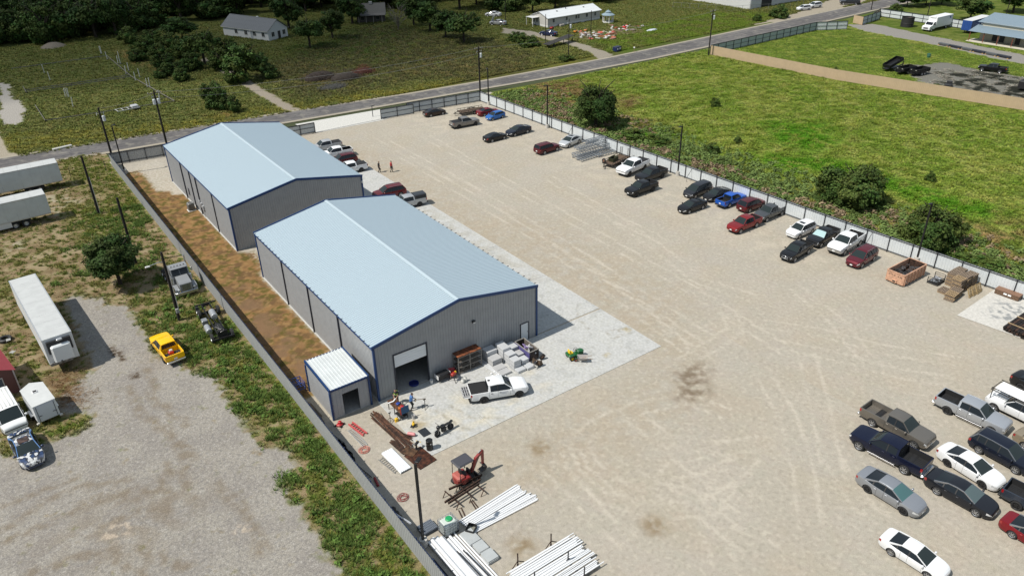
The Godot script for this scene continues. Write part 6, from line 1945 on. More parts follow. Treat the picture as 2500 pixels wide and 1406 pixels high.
	t = thing("steel_grating", "stack of steel floor grating on the ground by the light pole", "grating", V(18.4, 0, -37.4), 0.03)
	for i in 3:
		obj("grating_frame", geo().slab(V(0, 0.06 + i * 0.1, 0), V(1.25, 0.05, 1.05), 0.01), paint(0.12, 0.14, 0.17, 0.5, 0.5), t)
	for i in 12:
		obj("bearing_bar", geo().box(V(-0.58 + i * 0.105, 0.32, 0), V(0.03, 0.06, 1.02)), paint(0.3, 0.33, 0.37, 0.4, 0.6), t)
	for i in 5:
		obj("cross_bar", geo().box(V(0, 0.345, -0.45 + i * 0.22), V(1.22, 0.02, 0.02)), paint(0.34, 0.37, 0.41, 0.4, 0.6), t)
	for i in 3:
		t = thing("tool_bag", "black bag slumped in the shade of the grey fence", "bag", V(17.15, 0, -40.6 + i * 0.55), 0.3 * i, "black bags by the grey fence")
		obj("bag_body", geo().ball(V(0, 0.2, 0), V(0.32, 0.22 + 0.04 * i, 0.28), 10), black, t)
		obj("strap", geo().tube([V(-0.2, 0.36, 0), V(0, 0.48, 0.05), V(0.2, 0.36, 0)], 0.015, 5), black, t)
	t = thing("fire_cylinder", "red gas cylinder lying by the black ladder", "gas cylinder", V(17.6, 0.12, -44.2), 1.4)
	obj("tank", geo().lathe([W(0, -0.6), W(0.09, -0.56), W(0.11, -0.5), W(0.11, 0.4), W(0.05, 0.55), W(0, 0.56)], 12, Vector3.ZERO, across()), paint(0.22, 0.01, 0.015, 0.4), t)
	obj("valve", geo().tube([V(0.5, 0, 0), V(0.66, 0, 0)], 0.03, 6), paint(0.4, 0.35, 0.2, 0.3, 0.7), t)


func excavator(p: Vector3, turn: float) -> void:
	var t := thing("mini_excavator", "small red and black excavator with grey canopy, boom folded", "excavator", p, turn)
	var red := paint(0.22, 0.016, 0.014, 0.45, 0.0, "dirt", 0.3)
	var faded := paint(0.38, 0.1, 0.08, 0.6)
	var black := paint(0.016, 0.016, 0.017, 0.6)
	for z in [-0.55, 0.55]:
		obj("track", geo().sweep([W(-0.85, 0.12), W(-0.7, 0.0), W(0.7, 0.0), W(0.86, 0.12), W(0.86, 0.3), W(0.72, 0.42), W(-0.72, 0.42), W(-0.85, 0.3)], z - 0.14, z + 0.14), black, t)
		for i in 14:
			obj("track_pad", geo().box(V(-0.68 + i * 0.105, 0.425, z), V(0.05, 0.02, 0.28)), black, t)
	obj("undercarriage", geo().slab(V(0, 0.34, 0), V(0.8, 0.25, 0.9), 0.04), black, t)
	var b := obj("counterweight", geo().sweep([W(0.3, -0.6), W(0.3, 0.6), W(-0.4, 0.62), W(-0.85, 0.4), W(-0.95, 0.0), W(-0.85, -0.4), W(-0.4, -0.62)], -0.95, -0.5, Vector3.ZERO, Basis(V(1, 0, 0), V(0, 0, 1), V(0, -1, 0))), red, t)
	obj("engine_cover", geo().slab(V(-0.52, 1.08, 0), V(0.7, 0.3, 1.0), 0.12), faded, t)
	obj("lower_skirt", geo().slab(V(-0.5, 0.52, 0), V(0.85, 0.12, 1.05), 0.05), black, t)
	obj("floor_plate", geo().slab(V(0.4, 0.62, 0), V(0.7, 0.08, 1.0), 0.03), black, t)
	var seat := obj("seat", geo().slab(V(-0.12, 1.12, 0), V(0.45, 0.14, 0.48), 0.05), black, t)
	obj("seat_back", geo().slab(V(-0.34, 1.42, 0), V(0.12, 0.55, 0.44), 0.05), black, seat)
	for z in [-0.3, 0.3]:
		obj("control_lever", geo().tube([V(0.2, 0.9, z), V(0.3, 1.3, z)], 0.02, 6), black, t)
	obj("control_console", geo().slab(V(0.45, 0.95, 0.0), V(0.16, 0.6, 0.5), 0.04), black, t)
	for x in [-0.72, 0.52]:
		for z in [-0.55, 0.55]:
			obj("canopy_post", geo().tube([V(x, 0.9, z), V(x * 0.95, 2.35, z * 0.95)], 0.03, 6), black, t)
	obj("canopy_roof", geo().slab(V(-0.08, 2.42, 0), V(1.5, 0.12, 1.2), 0.09), paint(0.055, 0.055, 0.065, 0.6), t)
	var bm := obj("boom", geo().sweep([W(0.65, 0.75), W(0.9, 0.7), W(1.35, 1.75), W(1.95, 2.2), W(1.9, 2.36), W(1.18, 1.95)], -0.1, 0.1), red, t)
	obj("boom_ram", geo().tube([V(0.95, 0.75, 0), V(1.55, 1.8, 0)], 0.05, 8), paint(0.3, 0.3, 0.3, 0.3, 0.6), t)
	obj("dipper_arm", geo().sweep([W(1.8, 2.45), W(2.02, 2.3), W(2.0, 0.95), W(1.85, 0.95), W(1.78, 2.0)], -0.08, 0.08), red, t)
	obj("dipper_ram", geo().tube([V(1.5, 2.25, 0), V(1.82, 2.42, 0)], 0.045, 8), paint(0.3, 0.3, 0.3, 0.3, 0.6), t)
	obj("bucket_link", geo().bar(V(1.95, 1.0, 0), V(2.1, 0.75, 0), 0.12, 0.1), black, t)
	obj("bucket", geo().sweep([W(1.75, 0.95), W(2.05, 0.9), W(2.2, 0.55), W(2.0, 0.3), W(1.6, 0.3), W(1.7, 0.38), W(1.95, 0.42), W(2.05, 0.6)], -0.25, 0.25), paint(0.1, 0.09, 0.085, 0.7, 0.3), t)
	for i in 4:
		obj("bucket_tooth", geo().bar(V(1.62, 0.33, -0.21 + i * 0.14), V(1.48, 0.3, -0.21 + i * 0.14), 0.05, 0.03), paint(0.15, 0.14, 0.13, 0.5, 0.4), t)
	obj("dozer_blade", geo().sweep([W(1.08, 0.08), W(1.2, 0.08), W(1.16, 0.25), W(1.2, 0.42), W(1.12, 0.42), W(1.07, 0.25)], -0.68, 0.68), black, t)
	for z in [-0.35, 0.35]:
		obj("blade_arm", geo().bar(V(0.4, 0.28, z), V(1.1, 0.22, z), 0.08, 0.08), black, t)


var pallet_board: ArrayMesh
var pallet_runner: ArrayMesh


func pallet(p: Vector3, turn: float, label: String, m: Material, b := Basis()) -> void:
	if pallet_board == null:
		pallet_board = geo().box(Vector3.ZERO, V(1.2, 0.02, 0.11)).mesh()
		pallet_runner = geo().box(Vector3.ZERO, V(0.05, 0.09, 1.05)).mesh()
	var t := thing("wooden_pallet", label, "pallet", p, turn, "wooden pallets by the pale fence")
	t.basis = turned(turn) * b
	for i in 6:
		obj("deck_board", pallet_board, m, t, V(0, 0.125, -0.46 + i * 0.184))
	for x in [-0.56, 0.0, 0.56]:
		obj("stringer", pallet_runner, m, t, V(x, 0.07, 0))
	for z in [-0.45, 0.0, 0.45]:
		obj("bottom_board", pallet_board, m, t, V(0, 0.012, z))


func yard_fence_row(steel: Material, rusty: Material, brown: Material, black: Material, zinc: Material) -> void:
	# roll-off dumpster, long side along x
	var peach := paint(0.62, 0.36, 0.235, 0.75, 0.0, "rust2")
	var t := thing("scrap_dumpster", "faded orange open dumpster full of scrap beside the maroon SUV", "dumpster", V(83.1, 0, -37.1), 0.0)
	for z in [-1.05, 1.05]:
		obj("side_wall", geo().box(V(0, 0.85, z), V(4.6, 1.3, 0.06)), peach, t)
		obj("top_rail", geo().box(V(0, 1.5, z), V(4.7, 0.1, 0.12)), peach, t)
		for i in 7:
			obj("side_rib", geo().box(V(-2.1 + i * 0.7, 0.8, z * 1.06), V(0.1, 1.3, 0.1)), peach, t)
	obj("end_wall", geo().box(V(-2.3, 0.85, 0), V(0.06, 1.3, 2.04)), peach, t)
	obj("end_wall", geo().box(V(2.3, 0.85, 0), V(0.06, 1.3, 2.04)), brown, t)
	for x in [-2.33, 2.33]:
		obj("top_rail", geo().box(V(x, 1.5, 0), V(0.12, 0.1, 2.0)), peach, t)
	obj("floor_panel", geo().box(V(0, 0.22, 0), V(4.56, 0.08, 2.04)), brown, t)
	obj("pull_frame", geo().box(V(-2.38, 0.42, 0), V(0.12, 0.36, 0.6)), peach, t)
	obj("pull_hole", geo().box(V(-2.445, 0.42, 0), V(0.02, 0.16, 0.36)), black, t)
	for z in [-0.7, 0.7]:
		obj("runner", geo().box(V(0, 0.09, z), V(4.5, 0.18, 0.14)), brown, t)
	var letters := TextMesh.new()
	var font := SystemFont.new()
	font.font_names = PackedStringArray(["Droid Sans"])
	letters.font = font
	letters.text = "916 6   410"
	letters.font_size = 40
	letters.pixel_size = 0.0085
	letters.depth = 0.01
	obj("lettering", letters, paint(0.05, 0.035, 0.03, 0.8), t, V(-2.335, 1.1, 0), Basis(Vector3.UP, -PI / 2))
	for i in 60:
		var o := thing("scrap_piece", "tangled piece of dark scrap metal inside the orange dumpster", "scrap", V(83.1 + rng.randf_range(-2.0, 1.7), rng.randf_range(0.75, 1.15), -37.1 + rng.randf_range(-0.85, 0.85)), rng.randf() * TAU, "scrap pieces in the orange dumpster")
		if i % 3:
			var pts := [Vector3.ZERO]
			for k in 5:
				pts.append(pts[-1] + V(rng.randf_range(-0.25, 0.25), rng.randf_range(-0.08, 0.1), rng.randf_range(-0.25, 0.25)))
			obj("strip", geo().tube(pts, 0.03, 5), [paint(0.05, 0.045, 0.045, 0.6, 0.4), paint(0.14, 0.13, 0.13, 0.5, 0.5)][i % 2], o)
		else:
			obj("sheet", geo().slab(Vector3.ZERO, V(rng.randf_range(0.3, 0.8), 0.05, rng.randf_range(0.2, 0.5)), 0.01, Basis(V(0.4, 0.2, 1).normalized(), rng.randf() - 0.5)), [paint(0.03, 0.03, 0.03, 0.6), paint(0.09, 0.08, 0.08, 0.6, 0.3)][i % 2], o)
	# wire cage of hardware
	t = thing("stillage", "low black cage of metal hardware between dumpster and pallets", "cage", V(85.0, 0, -34.4), 0.05)
	obj("base", geo().slab(V(0, 0.12, 0), V(1.8, 0.1, 1.2), 0.02), black, t)
	for x in [-0.88, 0.88]:
		for z in [-0.58, 0.58]:
			obj("post", geo().bar(V(x, 0.0, z), V(x, 0.85, z), 0.06, 0.06), black, t)
	for h in [0.35, 0.6, 0.85]:
		obj("side_bar", geo().bar(V(-0.88, h, -0.58), V(-0.88, h, 0.58), 0.04, 0.04), black, t)
		obj("side_bar", geo().bar(V(0.88, h, -0.58), V(0.88, h, 0.58), 0.04, 0.04), black, t)
		obj("side_bar", geo().bar(V(-0.88, h * 0.6, 0.58), V(0.88, h * 0.6, 0.58), 0.04, 0.04), black, t)
	for i in 22:
		var o := thing("metal_fitting", "grey metal fitting heaped in the low black cage", "fitting", V(85.0 + rng.randf_range(-0.7, 0.75), 0.2 + 0.28 * rng.randf(), -34.4 + rng.randf_range(-0.4, 0.4)), rng.randf() * TAU, "fittings in the black cage")
		obj("fitting", geo().slab(Vector3.ZERO, V(rng.randf_range(0.2, 0.45), 0.1, 0.14), 0.02, Basis(V(0.3, 0.1, 1).normalized(), rng.randf_range(-0.7, 0.7))), [zinc, paint(0.3, 0.31, 0.33, 0.5, 0.4)][i % 2], o)
	# pallets: four stacks, a low pair and a leaning one
	var grey_wood := paint(0.36, 0.275, 0.20, 0.9, 0.0, "wood")
	var new_wood := paint(0.52, 0.37, 0.21, 0.9, 0.0, "wood")
	for s in [[84.9, -31.9, 12, "pale-edged pallet in the tall front stack behind the low stacks", 1], [86.15, -31.85, 12, "weathered pallet in the middle tall stack behind the leaning pallets", 0], [87.4, -31.8, 11, "weathered pallet in the tall stack touching the pale fence", 0], [85.9, -33.0, 12, "weathered pallet in the tall stack nearest the black cage", 0], [87.1, -33.0, 12, "weathered pallet in the back corner stack by the fence", 0], [82.5, -31.35, 6, "pallet in the low splayed stack at the very front", 1], [83.7, -31.45, 6, "pallet in the low stack against the tall front stack", 0], [83.5, -32.55, 3, "pallet in the shortest stack beside the black cage", 0]]:
		for i in s[2]:
			pallet(V(s[0] + rng.randf_range(-0.05, 0.05), i * 0.138, s[1] + rng.randf_range(-0.05, 0.05)), rng.randf_range(-0.05, 0.05) + (0.1 if s[2] == 6 else 0.0), s[3], new_wood if (i + int(s[4])) % 3 == 0 else grey_wood)
	for i in 3:
		pallet(V(84.9 + i * 0.75, 0.5, -30.5 + i * 0.06), 0.06, "yellow-brown pallet leaning on its edge against the stacks", paint(0.55, 0.40, 0.20, 0.9, 0.0, "wood"), Basis(Vector3.RIGHT, 1.15))
	# banded timber with a paper wrap
	t = thing("lumber_pack", "brown banded lumber pack with white labels beside the pale fence", "lumber", V(88.35, 0, -27.85), 0.05)
	for i in 4:
		for j in 6:
			obj("board_layer", geo().slab(V(-0.6 + j * 0.24, 0.16 + i * 0.13, 0), V(0.225, 0.11, 2.5), 0.01), paint(0.21, 0.125, 0.075, 0.8, 0.0, "wood"), t)
	obj("top_sheet", geo().slab(V(0, 0.63, 0), V(1.5, 0.03, 2.56), 0.005), paint(0.19, 0.105, 0.065, 0.7), t)
	for z in [-0.15, 0.3]:
		obj("white_label", geo().box(V(-0.742, 0.42, z), V(0.01, 0.2, 0.34)), paint(0.75, 0.76, 0.76, 0.5), t)
	for z in [-0.9, 0.9]:
		obj("skid", geo().box(V(0, 0.05, z), V(1.4, 0.1, 0.1)), new_wood, t)
	# bundle of dark steel
	t = thing("steel_bundle", "bundle of dark rusty steel bars on the pale pad", "steel bundle", V(83.0, 0.04, -23.2), 0.0)
	for i in 3:
		for j in 12:
			obj("bar", geo().bar(V(-2.6 + rng.randf_range(-0.12, 0.12), 0.12 + i * 0.17, -1.5 + j * 0.26), V(3.4, 0.12 + i * 0.17, -1.5 + j * 0.26), 0.22, 0.14), paint(0.035, 0.026, 0.022, 0.7, 0.2, "rust") if (i + j) % 3 else brown, t)
	for x in [-1.6, 0.4]:
		obj("spacer", geo().box(V(x, 0.56, 0.0), V(0.1, 0.08, 3.3)), new_wood, t)
	# galvanized frames in a stack
	var n := 0
	for q in [[82.6, -91.9, 0.0, 7.6, 1.5], [82.4, -92.2, 0.45, 7.2, 1.4], [81.0, -91.0, 0.0, 4.6, 1.1], [84.3, -90.6, 0.0, 4.0, 1.0], [83.4, -92.6, 0.9, 6.6, 1.3], [82.2, -92.7, 1.35, 5.4, 1.2], [84.0, -93.2, 1.75, 4.6, 1.0]]:
		t = thing("galvanized_truss", ["long galvanized frame at the bottom of the frame stack", "galvanized frame in the second tier of the frame stack", "short galvanized frame lying in front of the frame stack", "galvanized frame lying beside the rusty trailer", "galvanized frame in the third tier of the frame stack", "galvanized frame in the fourth tier of the frame stack", "topmost galvanized frame of the frame stack"][n], "frame", V(q[0], q[2], q[1]), 0.04 * (n % 3 - 1), "galvanized frames by the pale fence")
		n += 1
		for z in [-0.5, 0.5]:
			for h in [0.08, 0.36]:
				obj("chord", geo().bar(V(-q[3] / 2, h, z * q[4]), V(q[3] / 2, h, z * q[4]), 0.09, 0.09), zinc, t)
		var m := int(q[3] / 0.55)
		for i in m + 1:
			var x: float = -q[3] / 2 + i * q[3] / m
			obj("crosspiece", geo().bar(V(x, 0.36, -q[4] / 2), V(x, 0.36, q[4] / 2), 0.08, 0.07), zinc, t)
			for z in [-0.5, 0.5]:
				obj("strut", geo().bar(V(x, 0.08, z * q[4]), V(x, 0.36, z * q[4]), 0.06, 0.05), zinc, t)
	trailer(V(82.75, 0, -86.4), yaw(V(84.7, 0, -87.0), V(80.0, 0, -85.85)), 5.0, paint(0.17, 0.11, 0.07, 0.9, 0.0, "wood"), "rusty flatbed trailer with upright loading ramps by the fence", true)
	trailer(at(1152, 276), yaw(at(1180, 271), at(1120, 281)), 5.4, paint(0.13, 0.085, 0.055, 0.9, 0.0, "wood"), "black railed utility trailer near the gate corner", false)


func trailer(p: Vector3, turn: float, l: float, wood: Material, label: String, ramps: bool) -> void:
	var t := thing("flatbed_trailer", label, "trailer", p, turn)
	var steel := paint(0.03, 0.024, 0.02, 0.7, 0.2)
	for j in 9:
		obj("deck_plank", geo().slab(V(0, 0.62, -0.88 + j * 0.22), V(l, 0.05, 0.205), 0.006), wood, t)
	for z in [-1.0, 1.0]:
		obj("side_rail", geo().bar(V(-l / 2, 0.6, z), V(l / 2, 0.6, z), 0.06, 0.14), steel, t)
		obj("top_rail", geo().bar(V(-l / 2, 0.98, z), V(l / 2, 0.98, z), 0.05, 0.06), steel, t)
		for i in 8:
			obj("stake", geo().bar(V(-l / 2 + i * l / 7, 0.6, z), V(-l / 2 + i * l / 7, 0.98, z), 0.05, 0.05), steel, t)
		for x in [-0.45, 0.35]:
			wheel_part(t, "wheel", V(x - 0.4, 0.36, z * 1.1), 0.36, 0.2, along(), paint(0.3, 0.28, 0.25, 0.6))
		obj("fender", geo().sweep([W(-1.25, 0.55), W(-1.1, 0.8), W(0.3, 0.8), W(0.45, 0.55), W(0.42, 0.55), W(0.27, 0.77), W(-1.07, 0.77), W(-1.22, 0.55)], z * 1.12 - 0.13, z * 1.12 + 0.13), steel, t)
	for x in [-l / 2, l / 2]:
		obj("end_rail", geo().bar(V(x, 0.6, -1.0), V(x, 0.6, 1.0), 0.06, 0.14), steel, t)
	for z in [-0.7, 0.7]:
		obj("tongue", geo().bar(V(l / 2, 0.55, z), V(l / 2 + 1.2, 0.5, 0), 0.08, 0.1), steel, t)
	obj("jack", geo().tube([V(l / 2 + 0.9, 0, 0), V(l / 2 + 0.9, 0.9, 0)], 0.04, 6), steel, t)
	if ramps:
		for z in [-0.72, 0.72]:
			var r := obj("loading_ramp", geo().bar(V(-l / 2 - 0.05, 0.62, z - 0.2), V(-l / 2 - 0.1, 2.0, z - 0.2), 0.05, 0.05), steel, t)
			obj("ramp_rail", geo().bar(V(-l / 2 - 0.05, 0.62, z + 0.2), V(-l / 2 - 0.1, 2.0, z + 0.2), 0.05, 0.05), steel, r)
			for i in 7:
				obj("ramp_rung", geo().bar(V(-l / 2 - 0.06, 0.7 + i * 0.2, z - 0.2), V(-l / 2 - 0.06, 0.7 + i * 0.2, z + 0.2), 0.05, 0.04), steel, r)
		var sp := thing("spare_tyre", "spare tyre hung upright on the rusty trailer's front rail", "tyre", p + turned(turn) * V(l / 2 - 0.05, 1.05, 0.75), turn)
		wheel_part(sp, "wheel", Vector3.ZERO, 0.34, 0.2, across(), paint(0.2, 0.1, 0.06, 0.7))
		var tank := thing("water_trough", "dark green trough standing on the rusty trailer", "trough", p + turned(turn) * V(0.7, 0.66, 0.1), turn)
		obj("trough_shell", geo().sweep([W(-0.7, 0), W(0.7, 0), W(0.8, 0.6), W(0.74, 0.6), W(0.64, 0.06), W(-0.64, 0.06), W(-0.74, 0.6), W(-0.8, 0.6)], -0.45, 0.45), paint(0.03, 0.034, 0.015, 0.5), tank)
		for z in [-0.45, 0.45]:
			obj("trough_end", geo().sweep([W(-0.7, 0), W(0.7, 0), W(0.8, 0.6), W(-0.8, 0.6)], z - 0.02, z + 0.02), paint(0.03, 0.034, 0.015, 0.5), tank)


# ---------------------------------------------------------------- trucks and trailers in the weedy lot
func box_trailer(p: Vector3, turn: float, l: float, h: float, floor_y: float, label: String, skin: Material, reefer: bool) -> Node3D:  # origin at the nose, body towards -x
	var t := thing("semi_trailer", label, "semi trailer", p, turn)
	var w := 2.6
	var trim := paint(0.5, 0.52, 0.54, 0.4, 0.5)
	var dark := paint(0.03, 0.03, 0.032, 0.6, 0.2)
	var n := int(l / 1.25)
	for i in n:
		for z in [-1, 1]:
			obj("side_panel", geo().box(V(-(i + 0.5) * l / n, (floor_y + h) / 2, z * w / 2), V(l / n - 0.012, h - floor_y - 0.2, 0.05)), skin, t)
	for z in [-1, 1]:
		obj("top_rail", geo().box(V(-l / 2, h - 0.06, z * w / 2), V(l, 0.13, 0.08)), trim, t)
		obj("bottom_rail", geo().box(V(-l / 2, floor_y + 0.04, z * w / 2), V(l, 0.16, 0.08)), trim, t)
	for i in 9:
		obj("roof_sheet", geo().box(V(-(i + 0.5) * l / 9, h, 0), V(l / 9 - 0.01, 0.03, w - 0.1)), paint(0.50, 0.51, 0.50, 0.6, 0.1, "dirt"), t)
	obj("floor_deck", geo().box(V(-l / 2, floor_y, 0), V(l, 0.12, w - 0.1)), dark, t)
	obj("front_wall", geo().box(V(-0.02, (floor_y + h) / 2, 0), V(0.06, h - floor_y, w)), skin, t)
	for z in [-1, 1]:
		obj("rear_door", geo().box(V(-l - 0.01, (floor_y + h) / 2, z * w / 4), V(0.05, h - floor_y - 0.1, w / 2 - 0.02)), skin, t)
		obj("landing_leg", geo().bar(V(-2.6, 0.05, z * 0.8), V(-2.6, floor_y, z * 0.8), 0.14, 0.14), dark, t)
		for x in ([-l + 1.5, -l + 2.8] if reefer else [-l + 3.3, -l + 4.6]):
			wheel_part(t, "wheel", V(x, 0.5, z * 1.05), 0.5, 0.5, along(), paint(0.55, 0.54, 0.52, 0.5, 0.2))
	obj("bogie", geo().box(V(-l + (2.15 if reefer else 3.95), 0.75, 0), V(2.8, 0.3, 1.5)), dark, t)
	if reefer:
		var unit := obj("cooling_unit", geo().slab(V(0.32, (floor_y + h) / 2 - 0.15, 0), V(0.62, 1.75, 1.75), 0.14), paint(0.66, 0.68, 0.68, 0.4), t)
		obj("vent_slot", geo().box(V(0.12, h - 0.55, 0), V(0.3, 0.5, 2.1)), dark, unit)
		for z in [-1, 1]:
			obj("vent_slot", geo().slab(V(0.1, h - 1.0, z * 1.0), V(0.24, 1.3, 0.16), 0.05), dark, unit)
		obj("fuel_cap", geo().slab(V(0.64, floor_y + 0.5, 0.3), V(0.03, 0.1, 0.16), 0.03), dark, unit)
		obj("exhaust_box", geo().slab(V(0.3, h - 0.25, -0.1), V(0.3, 0.16, 0.5), 0.03), trim, unit)
		obj("front_sill", geo().box(V(0.1, floor_y + 0.1, 0.3), V(0.2, 0.3, 2.0)), paint(0.45, 0.44, 0.42, 0.6, 0.2, "rust"), t)
	return t


func yard_lot(steel: Material, rusty: Material, black: Material, alu: Material) -> void:
	var skin := paint(0.66, 0.68, 0.69, 0.45, 0.1, "dirt")
	var nose := V(0.2, 0, -76.9)
	box_trailer(nose, yaw(V(-0.9, 0, -92.7), nose), 15.9, 4.05, 1.15, "dirty white refrigerated trailer with cooling unit on the gravel", skin, true)
	box_trailer(V(-7.5, 0, -133.1), PI, 15.9, 4.05, 1.15, "long white semi trailer parked beside the road", paint(0.55, 0.60, 0.64, 0.4, 0.2, "dirt"), false)
	var tb := box_trailer(V(-11.0, 0, -119.6), PI + 0.03, 15.9, 4.0, 1.15, "white semi trailer with low skirt in front of another trailer", paint(0.58, 0.63, 0.66, 0.4, 0.2, "dirt"), false)
	obj("side_skirt", geo().box(V(-8.2, 0.75, -1.3), V(5.4, 0.7, 0.04)), skin, tb)
	semi_truck(V(14.1, 0, -84.6))
	chassis(V(14.4, 0, -73.2))
	# cargo trailer with V nose
	var turn := yaw(V(-3.1, 0, -72.5), V(-2.53, 0, -68.83))
	var t := thing("cargo_trailer", "small white enclosed trailer with a closed rear ramp door", "trailer", V(-2.53, 0, -68.83), turn)
	var wht := paint(0.68, 0.70, 0.72, 0.4, 0.1, "dirt")
	obj("box_body", geo().sweep([W(0, -0.92), W(0, 0.92), W(-3.5, 0.95), W(-4.15, 0.0), W(-3.5, -0.95)], -2.2, -0.45, Vector3.ZERO, Basis(V(1, 0, 0), V(0, 0, 1), V(0, -1, 0))), wht, t)
	obj("roof_sheet", geo().sweep([W(0.03, -0.95), W(0.03, 0.95), W(-3.5, 0.98), W(-4.2, 0.0), W(-3.5, -0.98)], -2.235, -2.205, Vector3.ZERO, Basis(V(1, 0, 0), V(0, 0, 1), V(0, -1, 0))), paint(0.54, 0.55, 0.54, 0.6, 0.0, "dirt"), t)
	obj("roof_vent", geo().slab(V(-2.3, 2.28, 0.05), V(0.42, 0.08, 0.42), 0.02), paint(0.65, 0.65, 0.65, 0.5), t)
	obj("vent_opening", geo().box(V(-2.3, 2.325, 0.05), V(0.3, 0.01, 0.3)), black, t)
	var door := obj("ramp_door", geo().box(V(0.03, 1.3, 0), V(0.04, 1.62, 1.6)), paint(0.58, 0.61, 0.66, 0.4, 0.1), t)
	for z in [-0.72, 0.72]:
		obj("lock_bar", geo().tube([V(0.07, 0.5, z), V(0.07, 2.1, z)], 0.02, 6), black, door)
		obj("latch", geo().box(V(0.08, 1.1, z * 0.82), V(0.03, 0.04, 0.3)), black, door)
	for z in [-1, 1]:
		obj("fender", geo().slab(V(-1.6, 0.72, z * 1.05), V(1.1, 0.1, 0.26), 0.04), paint(0.6, 0.6, 0.6, 0.5), t)
		wheel_part(t, "wheel", V(-1.6, 0.33, z * 1.05), 0.33, 0.2, along(), paint(0.5, 0.5, 0.48, 0.5))
		obj("rear_corner", geo().slab(V(0.05, 0.42, z * 0.95), V(0.2, 0.14, 0.26), 0.03), paint(0.5, 0.47, 0.42, 0.6), t)
	obj("hitch_tongue", geo().bar(V(-4.1, 0.45, 0), V(-5.1, 0.45, 0), 0.1, 0.12), black, t)
	# small red-roofed shed at the frame's edge
	t = thing("garden_shed", "brown shed with a red metal roof and white trimmed window", "shed", V(-4.05, 0, -75.9), 0.16)
	var tan := paint(0.14, 0.06, 0.05, 0.8)
	obj("wall", geo().box(V(-2.4, 1.25, -2.6), V(4.7, 2.5, 5.2)), tan, t)
	for k in 14:
		obj("roof_panel", geo().sheet(0.4, 2.85, 2.85, 2, 0.03), paint(0.36, 0.06, 0.07, 0.5, 0.1), t, V(0.15, 2.42, -5.5 + (k + 1) * 0.4), Basis(V(0, 0, -1), V(-0.9, 0.42, 0).normalized(), V(0, 0, -1).cross(V(-0.9, 0.42, 0).normalized())))
		obj("roof_panel", geo().sheet(0.4, 2.85, 2.85, 2, 0.03), paint(0.36, 0.06, 0.07, 0.5, 0.1), t, V(-4.95, 2.42, -5.5 + k * 0.4), Basis(V(0, 0, 1), V(0.9, 0.42, 0).normalized(), V(0, 0, 1).cross(V(0.9, 0.42, 0).normalized())))
	obj("gable", geo().sweep([W(-4.75, 2.5), W(-0.05, 2.5), W(-2.4, 3.55)], -0.04, 0.0), tan, t)
	var win := obj("window", geo().box(V(-1.6, 1.5, 0.03), V(0.9, 1.1, 0.05)), paint(0.06, 0.08, 0.1, 0.1), t)
	for q in [[V(-1.6, 2.08, 0.05), V(1.06, 0.09, 0.06)], [V(-1.6, 0.92, 0.05), V(1.06, 0.09, 0.06)], [V(-1.12, 1.5, 0.05), V(0.09, 1.08, 0.06)], [V(-2.08, 1.5, 0.05), V(0.09, 1.08, 0.06)]]:
		obj("window_frame", geo().box(q[0], q[1]), paint(0.5, 0.45, 0.4, 0.7), win)
	obj("corner_board", geo().box(V(-0.07, 1.25, 0.02), V(0.12, 2.5, 0.1)), paint(0.5, 0.42, 0.38, 0.7), t)
	# tyre, chair frames, twigs
	t = thing("old_truck_wheel", "large old truck tyre lying flat by the red-roofed shed", "tyre", at(12, 832))
	obj("tyre", geo().lathe([W(0.35, 0.02), W(0.55, 0.0), W(0.66, 0.08), W(0.66, 0.32), W(0.55, 0.4), W(0.35, 0.38), W(0.33, 0.2), W(0.35, 0.02)], 22), black, t)
	for i in 2:
		t = thing("metal_chair", ["bent metal chair frame beside the large old tyre", "grey metal chair frame lying near the shed corner"][i], "chair", at([22, 32][i], [838, 868][i]), 0.7 * i)
		for z in [-0.22, 0.22]:
			obj("side_frame", geo().tube([V(-0.25, 0, z), V(-0.2, 0.45, z), V(0.2, 0.45, z), V(0.25, 0.9, z)], 0.02, 6), paint(0.5, 0.5, 0.47, 0.5, 0.3), t)
		obj("seat", geo().slab(V(0, 0.46, 0), V(0.42, 0.03, 0.42), 0.01), paint(0.3, 0.3, 0.28, 0.6), t)
	var tw := geo()
	for i in 320:
		var a := at(rng.randf_range(120, 200), rng.randf_range(905, 985)) + V(0, rng.randf_range(0.03, 0.35), 0)
		if i % 4 == 0:
			a = at(rng.randf_range(165, 240), rng.randf_range(945, 1000)) + V(0, 0.03, 0)
		var d := V(rng.randf_range(-1, 1), rng.randf_range(-0.12, 0.12), rng.randf_range(-1, 1)) * 0.8
		tw.tube([a, a + d * 0.5 + V(0, 0.06, 0), a + d], 0.014, 3, 0.006, false)
	var o := obj("twigs", tw, paint(0.24, 0.15, 0.08, 0.9))
	tag(o, "heap of dry brown twigs in front of the refrigerated trailer", "twigs")
	stuff(o)


